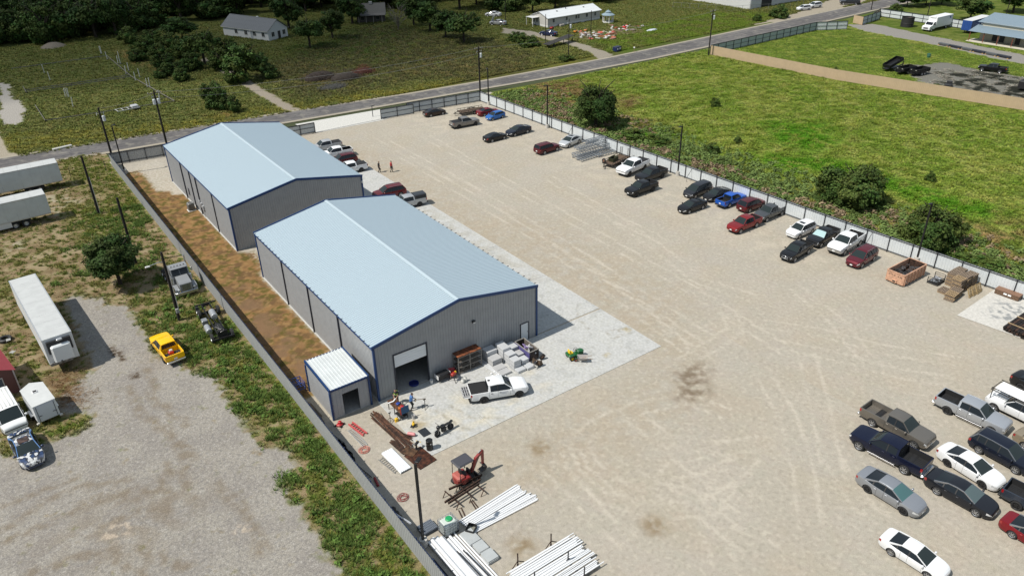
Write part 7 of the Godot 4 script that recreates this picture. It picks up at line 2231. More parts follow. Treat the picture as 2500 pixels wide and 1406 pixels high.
func semi_truck(p: Vector3) -> void:  # facing +z; p is the middle of the front bumper
	var t := thing("semi_truck", "weathered grey semi truck cab without a trailer", "semi truck", p, -PI / 2)
	var grey := paint(0.27, 0.28, 0.29, 0.5, 0.2, "dirt")
	var chrome := paint(0.5, 0.51, 0.52, 0.25, 0.85)
	var dark := paint(0.02, 0.02, 0.022, 0.6)
	# frame and wheels: +x is forwards, origin under the bumper
	for z in [-0.42, 0.42]:
		obj("frame_rail", geo().bar(V(-0.3, 0.85, z), V(-7.2, 0.85, z), 0.1, 0.28), dark, t)
	for z in [-1, 1]:
		wheel_part(t, "wheel", V(-0.9, 0.52, z * 1.0), 0.52, 0.3, along(), chrome)
		for x in [-5.4, -6.7]:
			wheel_part(t, "wheel", V(x, 0.52, z * 0.92), 0.52, 0.55, along(), chrome)
		obj("fender", geo().sweep([W(-0.05, 0.7), W(-0.12, 1.15), W(-0.5, 1.3), W(-1.3, 1.3), W(-1.6, 0.9), W(-1.5, 0.85), W(-1.25, 1.2), W(-0.5, 1.2), W(-0.22, 1.08), W(-0.15, 0.7)], z * 1.0 - 0.22, z * 1.0 + 0.22), grey, t)
		obj("headlight", geo().slab(V(-0.06, 1.12, z * 0.86), V(0.1, 0.16, 0.26), 0.03), paint(0.6, 0.62, 0.64, 0.1), t)
		obj("exhaust_stack", geo().tube([V(-3.3, 1.2, z * 1.1), V(-3.3, 3.6, z * 1.1), V(-3.4, 3.8, z * 1.12)], 0.09, 10), chrome, t)
		obj("fuel_tank", geo().tube([V(-2.2, 0.75, z * 1.0), V(-3.6, 0.75, z * 1.0)], 0.32, 14), paint(0.4, 0.41, 0.42, 0.35, 0.6), t)
		obj("air_cleaner", geo().tube([V(-1.75, 1.25, z * 1.0), V(-1.75, 2.0, z * 1.0)], 0.17, 12), chrome, t)
		obj("mirror", geo().slab(V(-1.95, 2.45, z * 1.35), V(0.08, 0.5, 0.22), 0.03), chrome, t)
	obj("bumper", geo().slab(V(0, 0.62, 0), V(0.14, 0.36, 2.35), 0.04), chrome, t)
	obj("hood", geo().sweep([W(-0.08, 0.75), W(-0.1, 1.72), W(-0.3, 1.86), W(-1.85, 2.08), W(-1.85, 0.95)], -0.68, 0.68), grey, t)
	var gr := obj("grille", geo().box(V(-0.06, 1.22, 0), V(0.06, 0.95, 0.95)), paint(0.16, 0.165, 0.17, 0.4, 0.4), t)
	for i in 9:
		obj("grille_bar", geo().box(V(-0.02, 1.22, -0.42 + i * 0.105), V(0.03, 0.92, 0.03)), chrome, gr)
	obj("cab", geo().sweep([W(-1.85, 0.9), W(-1.85, 2.05), W(-2.2, 2.85), W(-2.35, 3.0), W(-3.15, 3.05), W(-3.2, 0.9)], -1.0, 1.0), grey, t)
	for z in [-1, 1]:
		obj("windscreen", geo().quad_panel(V(-2.0, 2.45, z * 0.46), V(0.03, 0.72, 0.84)), glass(), t).basis = Basis()
		obj("side_window", geo().sweep([W(-2.0, 2.05), W(-2.3, 2.75), W(-2.9, 2.75), W(-2.9, 2.05)], z * 1.0 - 0.012, z * 1.0 + 0.012), glass(), t)
		obj("door", geo().box(V(-2.45, 1.45, z * 1.0), V(1.0, 1.05, 0.03)), grey, t)
	for n in t.get_children():
		if n.name.begins_with("windscreen"):
			n.position = V(-2.0, 2.45, 0) - Basis(Vector3.BACK, 0.41) * V(-2.0, 2.45, 0) + V(0.06, 0.0, 0)
			n.basis = Basis(Vector3.BACK, 0.41)
	obj("sun_visor", geo().slab(V(-2.12, 2.9, 0), V(0.3, 0.05, 1.9), 0.02), grey, t)
	for i in 5:
		obj("roof_light", geo().slab(V(-2.5, 3.06, -0.7 + i * 0.35), V(0.12, 0.08, 0.14), 0.03), dark, t)
	obj("fifth_wheel", geo().slab(V(-5.9, 1.12, 0), V(1.0, 0.12, 0.9), 0.05), dark, t)
	obj("battery_box", geo().slab(V(-3.9, 0.8, 0.9), V(0.6, 0.45, 0.5), 0.04), paint(0.35, 0.35, 0.35, 0.4, 0.4), t)


func chassis(p: Vector3) -> void:  # stripped truck: rails, axles, engine, tanks
	var t := thing("truck_chassis", "stripped black truck chassis with engine and two silver tanks", "chassis", p, -PI / 2 - 0.06)
	var dark := paint(0.012, 0.012, 0.013, 0.6, 0.2)
	var silver := paint(0.5, 0.51, 0.52, 0.35, 0.6)
	for z in [-0.42, 0.42]:
		obj("frame_rail", geo().bar(V(1.0, 0.8, z), V(-6.9, 0.8, z), 0.1, 0.26), dark, t)
	for x in [0.9, -1.6, -3.6, -5.2, -6.8]:
		obj("crossmember", geo().bar(V(x, 0.8, -0.42), V(x, 0.8, 0.42), 0.12, 0.18), dark, t)
	obj("rear_bar", geo().bar(V(-6.9, 0.95, -1.15), V(-6.9, 0.95, 1.15), 0.12, 0.12), dark, t)
	obj("front_bar", geo().bar(V(1.05, 0.7, -1.1), V(1.05, 0.7, 1.1), 0.12, 0.2), dark, t)
	for z in [-1, 1]:
		wheel_part(t, "wheel", V(0.2, 0.5, z * 1.02), 0.5, 0.3, along(), silver)
		wheel_part(t, "wheel", V(-5.6, 0.5, z * 1.0), 0.5, 0.32, along(), silver)
		if z > 0:
			wheel_part(t, "wheel", V(-6.5, 0.5, z * 1.0), 0.5, 0.32, along(), silver)
	obj("axle", geo().tube([V(0.2, 0.5, -1.0), V(0.2, 0.5, 1.0)], 0.09, 8), dark, t)
	obj("axle", geo().tube([V(-5.6, 0.5, -1.0), V(-5.6, 0.5, 1.0)], 0.14, 8), dark, t)
	obj("engine_block", geo().slab(V(0.0, 1.05, 0), V(1.5, 0.7, 0.62), 0.08), dark, t)
	for i in 6:
		obj("rocker_cover", geo().slab(V(-0.55 + i * 0.22, 1.44, 0), V(0.18, 0.12, 0.36), 0.03), paint(0.04, 0.04, 0.04, 0.5, 0.4), t)
	obj("radiator", geo().box(V(0.85, 1.1, 0), V(0.12, 0.75, 1.0)), dark, t)
	for k in 6:
		obj("pipe", geo().tube([V(-0.7 + k * 0.3, 1.25, 0.35), V(-0.5 + k * 0.3, 1.5, 0.55 - 0.1 * k), V(0.3 + k * 0.1, 1.45, 0.1 - 0.1 * k), V(0.8, 1.3, -0.5 + 0.2 * k)], 0.035, 6), [dark, paint(0.3, 0.29, 0.28, 0.4, 0.6)][k % 2], t)
	obj("air_tank", geo().lathe([W(0, -0.7), W(0.3, -0.66), W(0.33, -0.55), W(0.33, 0.55), W(0.3, 0.66), W(0, 0.7)], 16, V(-1.6, 0.7, 1.0), across()), silver, t)
	obj("air_tank", geo().lathe([W(0, -0.75), W(0.32, -0.7), W(0.35, -0.6), W(0.35, 0.6), W(0.32, 0.7), W(0, 0.75)], 16, V(-3.6, 1.2, -0.1), across()), silver, t)
	obj("battery_box", geo().slab(V(-3.3, 0.75, 0.95), V(0.7, 0.55, 0.6), 0.04), paint(0.3, 0.31, 0.32, 0.4, 0.5), t)
	obj("transmission", geo().slab(V(-1.3, 0.85, 0), V(1.0, 0.5, 0.5), 0.1), dark, t)
	obj("drive_shaft", geo().tube([V(-1.8, 0.75, 0), V(-5.4, 0.55, 0)], 0.07, 8), dark, t)


# ---------------------------------------------------------------- houses, the next lot and the clutter along the road
func win(t: Node, p: Vector3, w: float, h: float, b: Basis, trim: Material) -> void:  # a window on a wall that faces b.z
	var o := obj("window", geo().box(Vector3.ZERO, V(w, h, 0.04)), paint(0.02, 0.025, 0.03, 0.08), t, p, b)
	for q in [[V(0, h / 2, 0.02), V(w + 0.16, 0.08, 0.06)], [V(0, -h / 2, 0.02), V(w + 0.16, 0.08, 0.06)], [V(-w / 2, 0, 0.02), V(0.08, h, 0.06)], [V(w / 2, 0, 0.02), V(0.08, h, 0.06)], [V(0, 0, 0.02), V(0.04, h, 0.05)]]:
		obj("window_frame", geo().box(q[0], q[1]), trim, o)


# x runs along the ridge from the gable at 0 to l, z across
func house(called: String, label: String, p: Vector3, turn: float, l: float, w: float, eave: float, ridge: float, wall: Material, roof: Material, trim: Material) -> Node3D:
	var t := thing(called, label, "house", p, turn)
	obj("wall", geo().box(V(l / 2, eave / 2, 0), V(l, eave, w)), wall, t)
	for x in [0.0, l]:
		obj("gable", geo().sweep([W(-w / 2, eave - 0.01), W(w / 2, eave - 0.01), W(0, ridge - 0.05)], -0.04, 0.04, V(x + (0.045 if x == 0 else -0.045), 0, 0), Basis(V(0, 0, 1), V(0, 1, 0), V(-1, 0, 0))), wall, t)
	for s in [-1, 1]:
		var a := V(0, ridge, 0)
		var b := V(0, eave - 0.12, s * (w / 2 + 0.4))
		var d := b - a
		var rows := 6
		for i in rows:
			var m := a + d * (i + 0.5) / rows
			var y := d.normalized()
			var nrm := y.cross(Vector3.RIGHT)
			if nrm.y < 0:
				nrm = -nrm
			obj("roof_course", geo().box(V(l / 2, m.y, m.z) + nrm * (0.05 + 0.012 * (i % 2)), V(l + 0.7, d.length() / rows + 0.01, 0.06), Basis(Vector3.RIGHT * 1.0, y, Vector3.RIGHT.cross(y))), roof, t)
		obj("fascia", geo().box(V(l / 2, b.y - 0.02, b.z), V(l + 0.7, 0.16, 0.05)), trim, t)
	obj("ridge_cap", geo().box(V(l / 2, ridge + 0.07, 0), V(l + 0.7, 0.06, 0.24)), roof, t)
	return t


func set_far() -> void:
	var white := paint(0.55, 0.56, 0.56, 0.7)
	var trim := paint(0.62, 0.62, 0.6, 0.6)
	var dark := paint(0.02, 0.02, 0.022, 0.6)
	# white farmhouse
	var A := V(76.7, 0, -219.2)
	var t := house("farmhouse", "white farmhouse with grey shingle roof behind round trees", A, yaw(A, V(69.5, 0, -236.5)), 18.5, 7.2, 2.6, 5.2, white, paint(0.22, 0.23, 0.24, 0.85, 0.0, "shingle"), trim)
	for q in [[-1.9, 1.4, 1.3], [0.4, 1.9, 0.0], [2.2, 1.5, 1.3]]:
		if q[2] > 0:
			win(t, V(-0.03, 1.5, q[0]), 1.1, q[2], Basis(V(0, 0, 1), V(0, 1, 0), V(-1, 0, 0)), trim)
		else:
			obj("door", geo().box(V(-0.03, 1.05, q[0]), V(0.05, 2.1, 0.95)), paint(0.03, 0.03, 0.032, 0.5), t)
	for x in [2.0, 5.5, 9.0, 13.0]:
		win(t, V(x, 1.5, 3.63), 1.2, 1.2, Basis(), trim)
		win(t, V(x, 1.5, -3.63), 1.2, 1.2, turned(PI), trim)
	obj("roof_vent", geo().slab(V(9.0, 4.9, 1.4), V(0.7, 0.4, 0.5), 0.05), trim, t)
	t = thing("lean_to", "small white lean-to shed beside the farmhouse corner", "shed", A + V(-4.5, 0, -5.5), 1.1)
	obj("wall", geo().box(V(0, 1.0, 0), V(3.2, 2.0, 2.4)), white, t)
	obj("roof", geo().bar(V(-1.8, 2.2, 0), V(1.8, 1.95, 0), 2.8, 0.08, V(0, 1, 0)), trim, t)
	obj("opening", geo().box(V(0.4, 0.9, 1.21), V(1.6, 1.6, 0.03)), dark, t)
	# old house under the trees
	t = house("old_house", "weathered dark house with patchy roof under the trees", V(105.8, 0, -229.0), yaw(V(105.8, 0, -229), V(113.5, 0, -225.2)), 8.6, 6.5, 2.3, 5.0, paint(0.13, 0.12, 0.105, 0.9, 0.0, "wood"), paint(0.15, 0.145, 0.135, 0.9, 0.0, "shingle"), paint(0.2, 0.19, 0.17, 0.9))
	for x in [0.6, 2.8, 5.0, 7.6]:
		obj("porch_post", geo().box(V(x, 1.1, 4.9), V(0.16, 2.2, 0.16)), paint(0.3, 0.28, 0.25, 0.9), t)
	obj("porch_roof", geo().bar(V(4.3, 2.6, 3.4), V(4.3, 2.2, 5.2), 8.8, 0.08, V(0, 1, 0.1)), paint(0.16, 0.15, 0.14, 0.9, 0.0, "shingle"), t)
	obj("chimney", geo().slab(V(4.5, 5.2, 0.3), V(1.0, 0.7, 0.6), 0.04), paint(0.3, 0.3, 0.3, 0.8), t)
	for x in [1.7, 6.3]:
		win(t, V(x, 1.2, 3.28), 0.9, 1.1, Basis(), paint(0.2, 0.19, 0.17, 0.9))
	# mobile home
	t = house("mobile_home", "long pale mobile home with white roof beside the driveway", V(143.7, 0, -185.4), 0.02, 20.6, 7.4, 2.7, 4.0, paint(0.47, 0.46, 0.43, 0.7), paint(0.64, 0.66, 0.66, 0.5, 0.1), trim)
	for x in [2.2, 7.2, 11.0, 11.9, 15.2, 18.6]:
		win(t, V(x, 1.75, 3.73), 0.8, 1.1, Basis(), trim)
	for z in [-2.6, -1.2]:
		win(t, V(-0.03, 1.6, z), 0.8, 1.5, Basis(V(0, 0, 1), V(0, 1, 0), V(-1, 0, 0)), trim)
	obj("skirting", geo().box(V(10.3, 0.3, 0), V(20.64, 0.6, 7.44)), trim, t)
	obj("steps", geo().slab(V(4.6, 0.3, 4.4), V(1.6, 0.6, 1.3), 0.05), paint(0.3, 0.28, 0.25, 0.9), t)
	obj("vent_pipe", geo().tube([V(9.4, 3.6, 0.6), V(9.4, 4.6, 0.6)], 0.1, 8), dark, t)
	for x in [5.5, 16.0]:
		obj("roof_vent", geo().slab(V(x, 3.75, 1.2), V(0.4, 0.2, 0.4), 0.03), dark, t)
	obj("porch_roof", geo().box(V(-1.2, 2.5, -1.9), V(2.5, 0.08, 3.4)), trim, t)
	for z in [-3.4, -0.4]:
		obj("porch_post", geo().box(V(-2.3, 1.25, z), V(0.12, 2.5, 0.12)), trim, t)
	# gazebo
	t = thing("gazebo", "white garden gazebo with a blue-grey two-tier roof", "gazebo", V(162.7, 0, -176.6))
	for i in 6:
		var a := TAU * i / 6
		obj("post", geo().box(V(cos(a) * 1.6, 1.1, sin(a) * 1.6), V(0.16, 2.2, 0.16)), trim, t)
	obj("roof", geo().lathe([W(2.1, 2.1), W(2.1, 2.2), W(0.7, 2.85), W(0.7, 3.05)], 6), paint(0.2, 0.27, 0.31, 0.7), t)
	obj("cupola", geo().lathe([W(0.95, 3.0), W(0, 3.6)], 6), paint(0.2, 0.27, 0.31, 0.7), t)
	obj("floor_deck", geo().lathe([W(1.8, 0.0), W(1.8, 0.18), W(0, 0.18)], 6), trim, t)
	# far vehicles
	car("sedan", "parked_car", "dark blue sedan on the mobile home's driveway", "car", "", [0.02, 0.03, 0.08, 0.3], [1322, 86.5], [1347, 88.8])
	var oc := car("sedan", "parked_car", "silver car with its bonnet raised under the trees", "car", "", [0.4, 0.41, 0.42, 0.3], [1200, 60.5], [1224, 62])
	obj("raised_bonnet", geo().box(V(1.5, 1.55, 0), V(0.08, 1.3, 1.5), Basis(Vector3.BACK, 0.35)), paint(0.5, 0.51, 0.52, 0.4, 0.2), oc)
	car("sedan", "parked_car", "white car parked farthest back under the trees", "car", "", [0.6, 0.61, 0.62], [1190, 40], [1212, 41])
	car("suv", "parked_suv", "white SUV parked beyond the road against a chain fence", "suv", "white cars beyond the road", [0.72, 0.73, 0.74], [1958, 26.5], [1975, 25])
	car("suv", "parked_suv", "white SUV beside another white SUV beyond the road", "suv", "white cars beyond the road", [0.72, 0.73, 0.74], [1984, 21], [2004, 18.5])
	car("pickup", "pickup_truck", "dark grey pickup parked beyond the far road bend", "pickup", "", [0.04, 0.043, 0.05, 0.3], [2057, 11.5], [2092, 12.3])
	car("pickup", "pickup_truck", "black pickup parked on asphalt in the next lot", "pickup", "", [0.008, 0.008, 0.009], [2398, 173.5], [2441, 179.5], {})
	# metal building beyond the road
	t = thing("metal_building", "pale metal building beyond the far end of the road", "building")
	obj("wall", geo().box(V(228, 2.6, -180), V(34, 5.2, 34)), paint(0.55, 0.56, 0.56, 0.6), t)
	for i in 30:
		obj("wall_panel", geo().sheet(1.12, 5.2, 5.2, 4, 0.05), paint(0.6, 0.61, 0.6, 0.5, 0.1), t, V(211.1 + i * 1.12, 0, -162.95))
		obj("wall_panel", geo().sheet(1.12, 5.2, 5.2, 4, 0.05), paint(0.6, 0.61, 0.6, 0.5, 0.1), t, V(210.95, 0, -196.8 + i * 1.12), Basis(V(0, 0, 1), V(0, 1, 0), V(-1, 0, 0)))
	obj("roof", geo().sweep([W(-17.3, 0), W(17.3, 0), W(0, 1.8)], -17.2, 17.2, V(228, 5.2, -180)), paint(0.55, 0.57, 0.58, 0.5, 0.2), t)
	obj("roller_door", geo().box(V(219, 1.9, -162.86), V(5, 3.8, 0.1)), dark, t)
	t = thing("chain_fence", "long chain fence in front of the pale metal building", "fence")
	var run := [V(196, 0, -182), V(205, 0, -164.5), V(219, 0, -158.6), V(240, 0, -156.6), V(258, 0, -156.0)]
	for k in run.size() - 1:
		var a: Vector3 = run[k]
		var b: Vector3 = run[k + 1]
		var n := int(a.distance_to(b) / 2.8)
		for i in n:
			var p := a.lerp(b, float(i) / n)
			obj("fence_post", geo().box(p + V(0, 0.75, 0), V(0.07, 1.5, 0.07)), paint(0.2, 0.2, 0.19, 0.6, 0.3), t)
		for h in [0.1, 1.5]:
			obj("fence_rail", geo().bar(a + V(0, h, 0), b + V(0, h, 0), 0.05, 0.05), paint(0.25, 0.25, 0.24, 0.6, 0.3), t)
	# the next lot: box truck, blue container trailer, tank, porch building
	t = thing("box_truck", "white box truck parked before the pale fence", "truck", V(219.0, 0, -109.8), PI)
	var pw := paint(0.70, 0.71, 0.72, 0.4)
	obj("cargo_box", geo().slab(V(-7.0, 2.2, 0), V(8.4, 2.7, 2.45), 0.04), pw, t)
	obj("cab_hood", geo().sweep([W(0, 0.55), W(0, 1.25), W(-0.2, 1.4), W(-1.2, 1.55), W(-1.75, 2.4), W(-2.75, 2.45), W(-2.75, 0.55)], -1.1, 1.1), pw, t)
	obj("windscreen", geo().bar(V(-1.26, 1.62, 0), V(-1.72, 2.34, 0), 1.9, 0.03, V(1, 0.4, 0)), glass(), t)
	obj("grille", geo().box(V(0.02, 0.95, 0), V(0.04, 0.4, 1.3)), paint(0.15, 0.15, 0.15, 0.4), t)
	obj("wind_deflector", geo().slab(V(-3.0, 3.55, 0), V(0.7, 0.3, 1.6), 0.1), pw, t)
	obj("frame", geo().box(V(-6.0, 0.75, 0), V(10.0, 0.25, 0.9)), dark, t)
	for z in [-1, 1]:
		wheel_part(t, "wheel", V(-1.1, 0.46, z * 0.98), 0.46, 0.28, along(), pw)
		wheel_part(t, "wheel", V(-8.6, 0.46, z * 0.95), 0.46, 0.5, along(), pw)
		obj("side_window", geo().box(V(-2.2, 1.95, z * 1.105), V(0.9, 0.6, 0.02)), glass(), t)
		obj("box_emblem", geo().slab(V(-9.8, 2.9, z * 1.23), V(0.8, 0.4, 0.02), 0.005, Basis(Vector3.BACK, 0.4)), paint(0.03, 0.08, 0.3, 0.5), t)
	t = thing("container_trailer", "blue container trailer parked beside the porch building", "trailer", V(224.6, 0, -101.8), PI + 0.05)
	var bl := paint(0.02, 0.07, 0.28, 0.5, 0.1, "dirt")
	for i in 12:
		for z in [-1, 1]:
			obj("side_panel", geo().box(V(-(i + 0.5) * 0.93, 2.1, z * 1.22), V(0.9, 2.5, 0.05)), bl, t)
	obj("end_wall", geo().box(V(0, 2.1, 0), V(0.05, 2.5, 2.46)), bl, t)
	for z in [-0.6, 0.0, 0.6]:
		obj("end_rib", geo().box(V(0.04, 2.1, z), V(0.06, 2.4, 0.08)), bl, t)
	obj("roof", geo().box(V(-5.6, 3.38, 0), V(11.2, 0.06, 2.46)), paint(0.6, 0.61, 0.6, 0.6, 0.0, "dirt"), t)
	obj("floor_deck", geo().box(V(-5.6, 0.85, 0), V(11.2, 0.2, 2.3)), dark, t)
	for z in [-1, 1]:
		obj("landing_leg", geo().box(V(-1.5, 0.42, z * 0.8), V(0.14, 0.84, 0.14)), dark, t)
		wheel_part(t, "wheel", V(-9.5, 0.46, z * 1.0), 0.46, 0.4, along(), dark)
	t = thing("storage_tank", "squat black steel tank standing on the grass", "tank", V(222.0, 0, -116.8))
	obj("shell", geo().lathe([W(1.7, 0), W(1.68, 0.9), W(1.74, 1.0), W(1.68, 1.1), W(1.68, 2.5), W(1.74, 2.6), W(1.62, 2.62), W(1.6, 2.2), W(0, 2.2)], 26), paint(0.014, 0.014, 0.014, 0.7), t)
	obj("rust_patch", geo().slab(V(0.3, 2.3, 0.2), V(1.2, 0.15, 0.9), 0.05), paint(0.16, 0.1, 0.07, 0.8, 0.0, "rust"), t)
	t = thing("workshop", "tan workshop with a blue-grey porch roof on red posts", "building")
	var cream := paint(0.46, 0.43, 0.34, 0.7)
	var slate := paint(0.24, 0.31, 0.36, 0.45, 0.2)
	obj("wall", geo().box(V(227.5, 1.8, -88.0), V(15.0, 3.6, 15.5)), cream, t)
	for i in 16:
		obj("porch_roof_panel", geo().sheet(1.0, 5.2, 5.2, 3, 0.05), slate, t, V(215.6, 2.55, -97.0 + i), Basis(V(0, 0, 1), V(5.0, 1.1, 0).normalized(), V(0, 0, 1).cross(V(5.0, 1.1, 0).normalized())))
		obj("roof_panel", geo().sheet(1.0, 8.2, 8.2, 3, 0.05), slate, t, V(219.6, 4.3, -97.0 + i), Basis(V(0, 0, 1), V(8.0, 1.4, 0).normalized(), V(0, 0, 1).cross(V(8.0, 1.4, 0).normalized())))
	obj("upper_wall", geo().box(V(227.5, 4.0, -88.0), V(14.9, 0.8, 15.4)), cream, t)
	for z in [-96.5, -93.0, -89.5, -86.0, -81.5]:
		obj("porch_post", geo().box(V(216.0, 1.28, z), V(0.14, 2.56, 0.14)), paint(0.2, 0.05, 0.03, 0.6), t)
	obj("porch_slab", geo().slab(V(217.8, 0.06, -88.5), V(4.4, 0.12, 17.0), 0.02), paint(0.5, 0.46, 0.38, 0.9), t)
	for z in [-92.0, -90.2, -86.4]:
		obj("doorway", geo().box(V(219.97, 1.15, z), V(0.06, 2.2, 1.2)), dark, t)
	# black dump trailers
	for q in [[V(171.2, 0, -92.4), 0.3, "black dump trailer with its bed tipped up behind the tan fence"], [V(170.8, 0, -89.0), 0.0, "black dump trailer parked in the middle behind the tan fence"], [V(171.8, 0, -86.4), 0.0, "black dump trailer parked at the end of three"]]:
		t = thing("dump_trailer", q[2], "dump trailer", q[0], -0.12 + PI, "black dump trailers")
		var bk := paint(0.009, 0.009, 0.01, 0.45)
		var tip := Basis(Vector3.BACK, -float(q[1]))
		for z in [-1.0, 1.0]:
			obj("bed_side", geo().box(V(-2.0, 1.15, z), V(4.4, 0.7, 0.05)), bk, t, V(0.2, 0.8, 0) - tip * V(0.2, 0.8, 0), tip)
			for i in 6:
				obj("bed_stake", geo().box(V(-4.0 + i * 0.8, 1.15, z * 1.05), V(0.08, 0.7, 0.06)), bk, t, V(0.2, 0.8, 0) - tip * V(0.2, 0.8, 0), tip)
			for x in [-2.3, -1.4]:
				wheel_part(t, "wheel", V(x, 0.38, z * 1.05), 0.38, 0.24, along(), paint(0.45, 0.45, 0.45, 0.4))
			obj("reflector", geo().box(V(0.25, 1.3, z * 0.6), V(0.02, 0.06, 0.3)), paint(0.7, 0.7, 0.68, 0.4), t)
		obj("bed_floor", geo().box(V(-2.0, 0.82, 0), V(4.4, 0.06, 2.0)), bk, t, V(0.2, 0.8, 0) - tip * V(0.2, 0.8, 0), tip)
		for x in [-4.2, 0.2]:
			obj("bed_end", geo().box(V(x, 1.15, 0), V(0.05, 0.7, 2.0)), bk, t, V(0.2, 0.8, 0) - tip * V(0.2, 0.8, 0), tip)
		obj("frame", geo().box(V(-1.8, 0.6, 0), V(5.2, 0.16, 1.2)), bk, t)
		obj("tongue", geo().bar(V(-4.2, 0.62, 0), V(-5.6, 1.0, 0), 0.16, 0.2), bk, t)
		obj("hitch_post", geo().bar(V(-5.4, 0.1, 0), V(-5.4, 1.6 if q[1] > 0 else 1.0, 0), 0.14, 0.14), bk, t)
	t = thing("equipment_trailer", "black covered trailer at the asphalt's far edge", "trailer", V(179.5, 0, -66.0), 0.1)
	obj("body", geo().slab(V(0, 1.25, 0), V(5.5, 1.5, 2.3), 0.15), paint(0.012, 0.012, 0.013, 0.6), t)
	for z in [-1, 1]:
		wheel_part(t, "wheel", V(0.4, 0.36, z * 1.1), 0.36, 0.24, along(), dark)
	t = thing("utility_cart", "small black cart behind the tan fence", "cart", V(168.4, 0, -76.8), 0.3)
	obj("deck", geo().slab(V(0, 0.55, 0), V(2.0, 0.3, 1.2), 0.05), dark, t)
	obj("tool_box", geo().slab(V(0.6, 0.95, 0), V(0.6, 0.5, 1.0), 0.05), dark, t)
	for z in [-1, 1]:
		wheel_part(t, "wheel", V(0, 0.3, z * 0.7), 0.3, 0.18, along(), dark)
	# long steel along the drive, green boxes
	for i in 6:
		t = thing("steel_section", ["first dark steel section laid along the next lot's drive", "second dark steel section laid along the next lot's drive", "third dark steel section laid along the drive", "fourth dark steel section laid along the drive", "fifth dark steel section laid along the drive", "last dark steel section laid along the drive"][i], "steel", V(206.4, 0, -99.2).lerp(V(203.8, 0, -80.4), (i + 0.5) / 6.0), yaw(V(206.5, 0, -99.5), V(203.6, 0, -80.6)), "steel sections along the drive")
		obj("section", geo().slab(V(0, 0.35, 0), V(3.0, 0.4, 0.9), 0.03), paint(0.03, 0.033, 0.045, 0.5, 0.3) if i % 2 else paint(0.1, 0.105, 0.11, 0.5, 0.3), t)
		for x in [-1.2, 1.2]:
			obj("timber_block", geo().box(V(x, 0.07, 0), V(0.3, 0.14, 1.3)), paint(0.45, 0.27, 0.1, 0.9), t)
	for i in 2:
		t = thing("septic_lid", ["green plastic lid box in the next lot's grass", "green plastic lid box behind its twin in the grass"][i], "box", V(190.8 + i * 1.6, 0, -93.3 - i * 0.8))
		obj("box", geo().lathe([W(0.4, 0), W(0.4, 0.5), W(0.3, 0.6), W(0, 0.62)], 12), paint(0.02, 0.09, 0.05, 0.6), t)
		obj("rim", geo().lathe([W(0.42, 0.46), W(0.45, 0.5), W(0.4, 0.54)], 12), paint(0.02, 0.12, 0.07, 0.6), t)
	# roadside: ramp trailer, dumpster, mailbox, poles
	t = thing("gooseneck_trailer", "long dark flat trailer tilted among weeds beside the driveway", "trailer", V(132.0, 0, -162.0), yaw(V(126.6, 0, -160.8), V(137.4, 0, -163.2)))
	for i in 7:
		obj("deck_plank", geo().bar(V(-5.4, 0.9, -1.0 + i * 0.33), V(5.4, 1.7, -1.0 + i * 0.33), 0.3, 0.08), paint(0.03, 0.028, 0.026, 0.8), t)
	for x in [-3.0, 1.0, 4.8]:
		obj("support_leg", geo().bar(V(x, 0, 0.8), V(x, 1.3, 0.8), 0.12, 0.12), dark, t)
	for z in [-1, 1]:
		wheel_part(t, "wheel", V(-3.4, 0.4, z * 1.1), 0.4, 0.25, along(), dark)
	t = thing("trash_cart", "dark blue dumpster with white labels by the driveway mouth", "dumpster", V(138.4, 0, -146.4), 0.2)
	obj("bin", geo().sweep([W(-0.95, 0.1), W(0.95, 0.1), W(1.05, 1.1), W(-1.05, 1.1)], -0.6, 0.6), paint(0.01, 0.02, 0.09, 0.5), t)
	obj("lid", geo().slab(V(0, 1.14, 0), V(2.1, 0.08, 1.24), 0.03), paint(0.015, 0.02, 0.05, 0.5), t)
	for x in [-0.5, 0.5]:
		obj("white_label", geo().box(V(x, 0.7, 0.61), V(0.5, 0.4, 0.02)), paint(0.7, 0.72, 0.74, 0.5), t)
	t = thing("mailbox", "white mailbox on a post beside the road", "mailbox", V(141.1, 0, -142.9))
	obj("post", geo().box(V(0, 0.5, 0), V(0.1, 1.0, 0.1)), paint(0.25, 0.18, 0.1, 0.9), t)
	obj("box", geo().slab(V(0, 1.12, 0), V(0.26, 0.26, 0.5), 0.06), trim, t)
	utility_pole(at(1332, 112), 8.0, "plain dark pole standing in weeds by the tilted trailer", 0, 0.0, 0.11)
	utility_pole(at(1388, 137), 9.0, "service pole with a transformer beside the tilted trailer", 1, 0.0, 0.12)
	utility_pole(at(1442, 99), 7.8, "plain grey pole at the junk heap's edge", 0, 0.0, 0.11)
	utility_pole(at(2128, 24), 9.0, "dark pole at the next lot's fence corner", 0, 0.0, 0.14)
	utility_pole(at(2266, 37), 8.0, "dark pole behind the white box truck", 0, 0.0, 0.14)
	utility_pole(at(2458, 36), 9.0, "pale metal pole behind the workshop roof", 0, 0.0, 0.12)
	utility_pole(at(1234, 50), 9.0, "thin dark pole beside the silver car with raised bonnet", 0, 0.0, 0.12)
	# junk heap by the mobile home
	var jm := [paint(0.5, 0.48, 0.45, 0.8), paint(0.25, 0.13, 0.09, 0.8), paint(0.65, 0.66, 0.68, 0.6), paint(0.16, 0.13, 0.11, 0.9), paint(0.45, 0.08, 0.05, 0.6), paint(0.4, 0.33, 0.25, 0.9)]
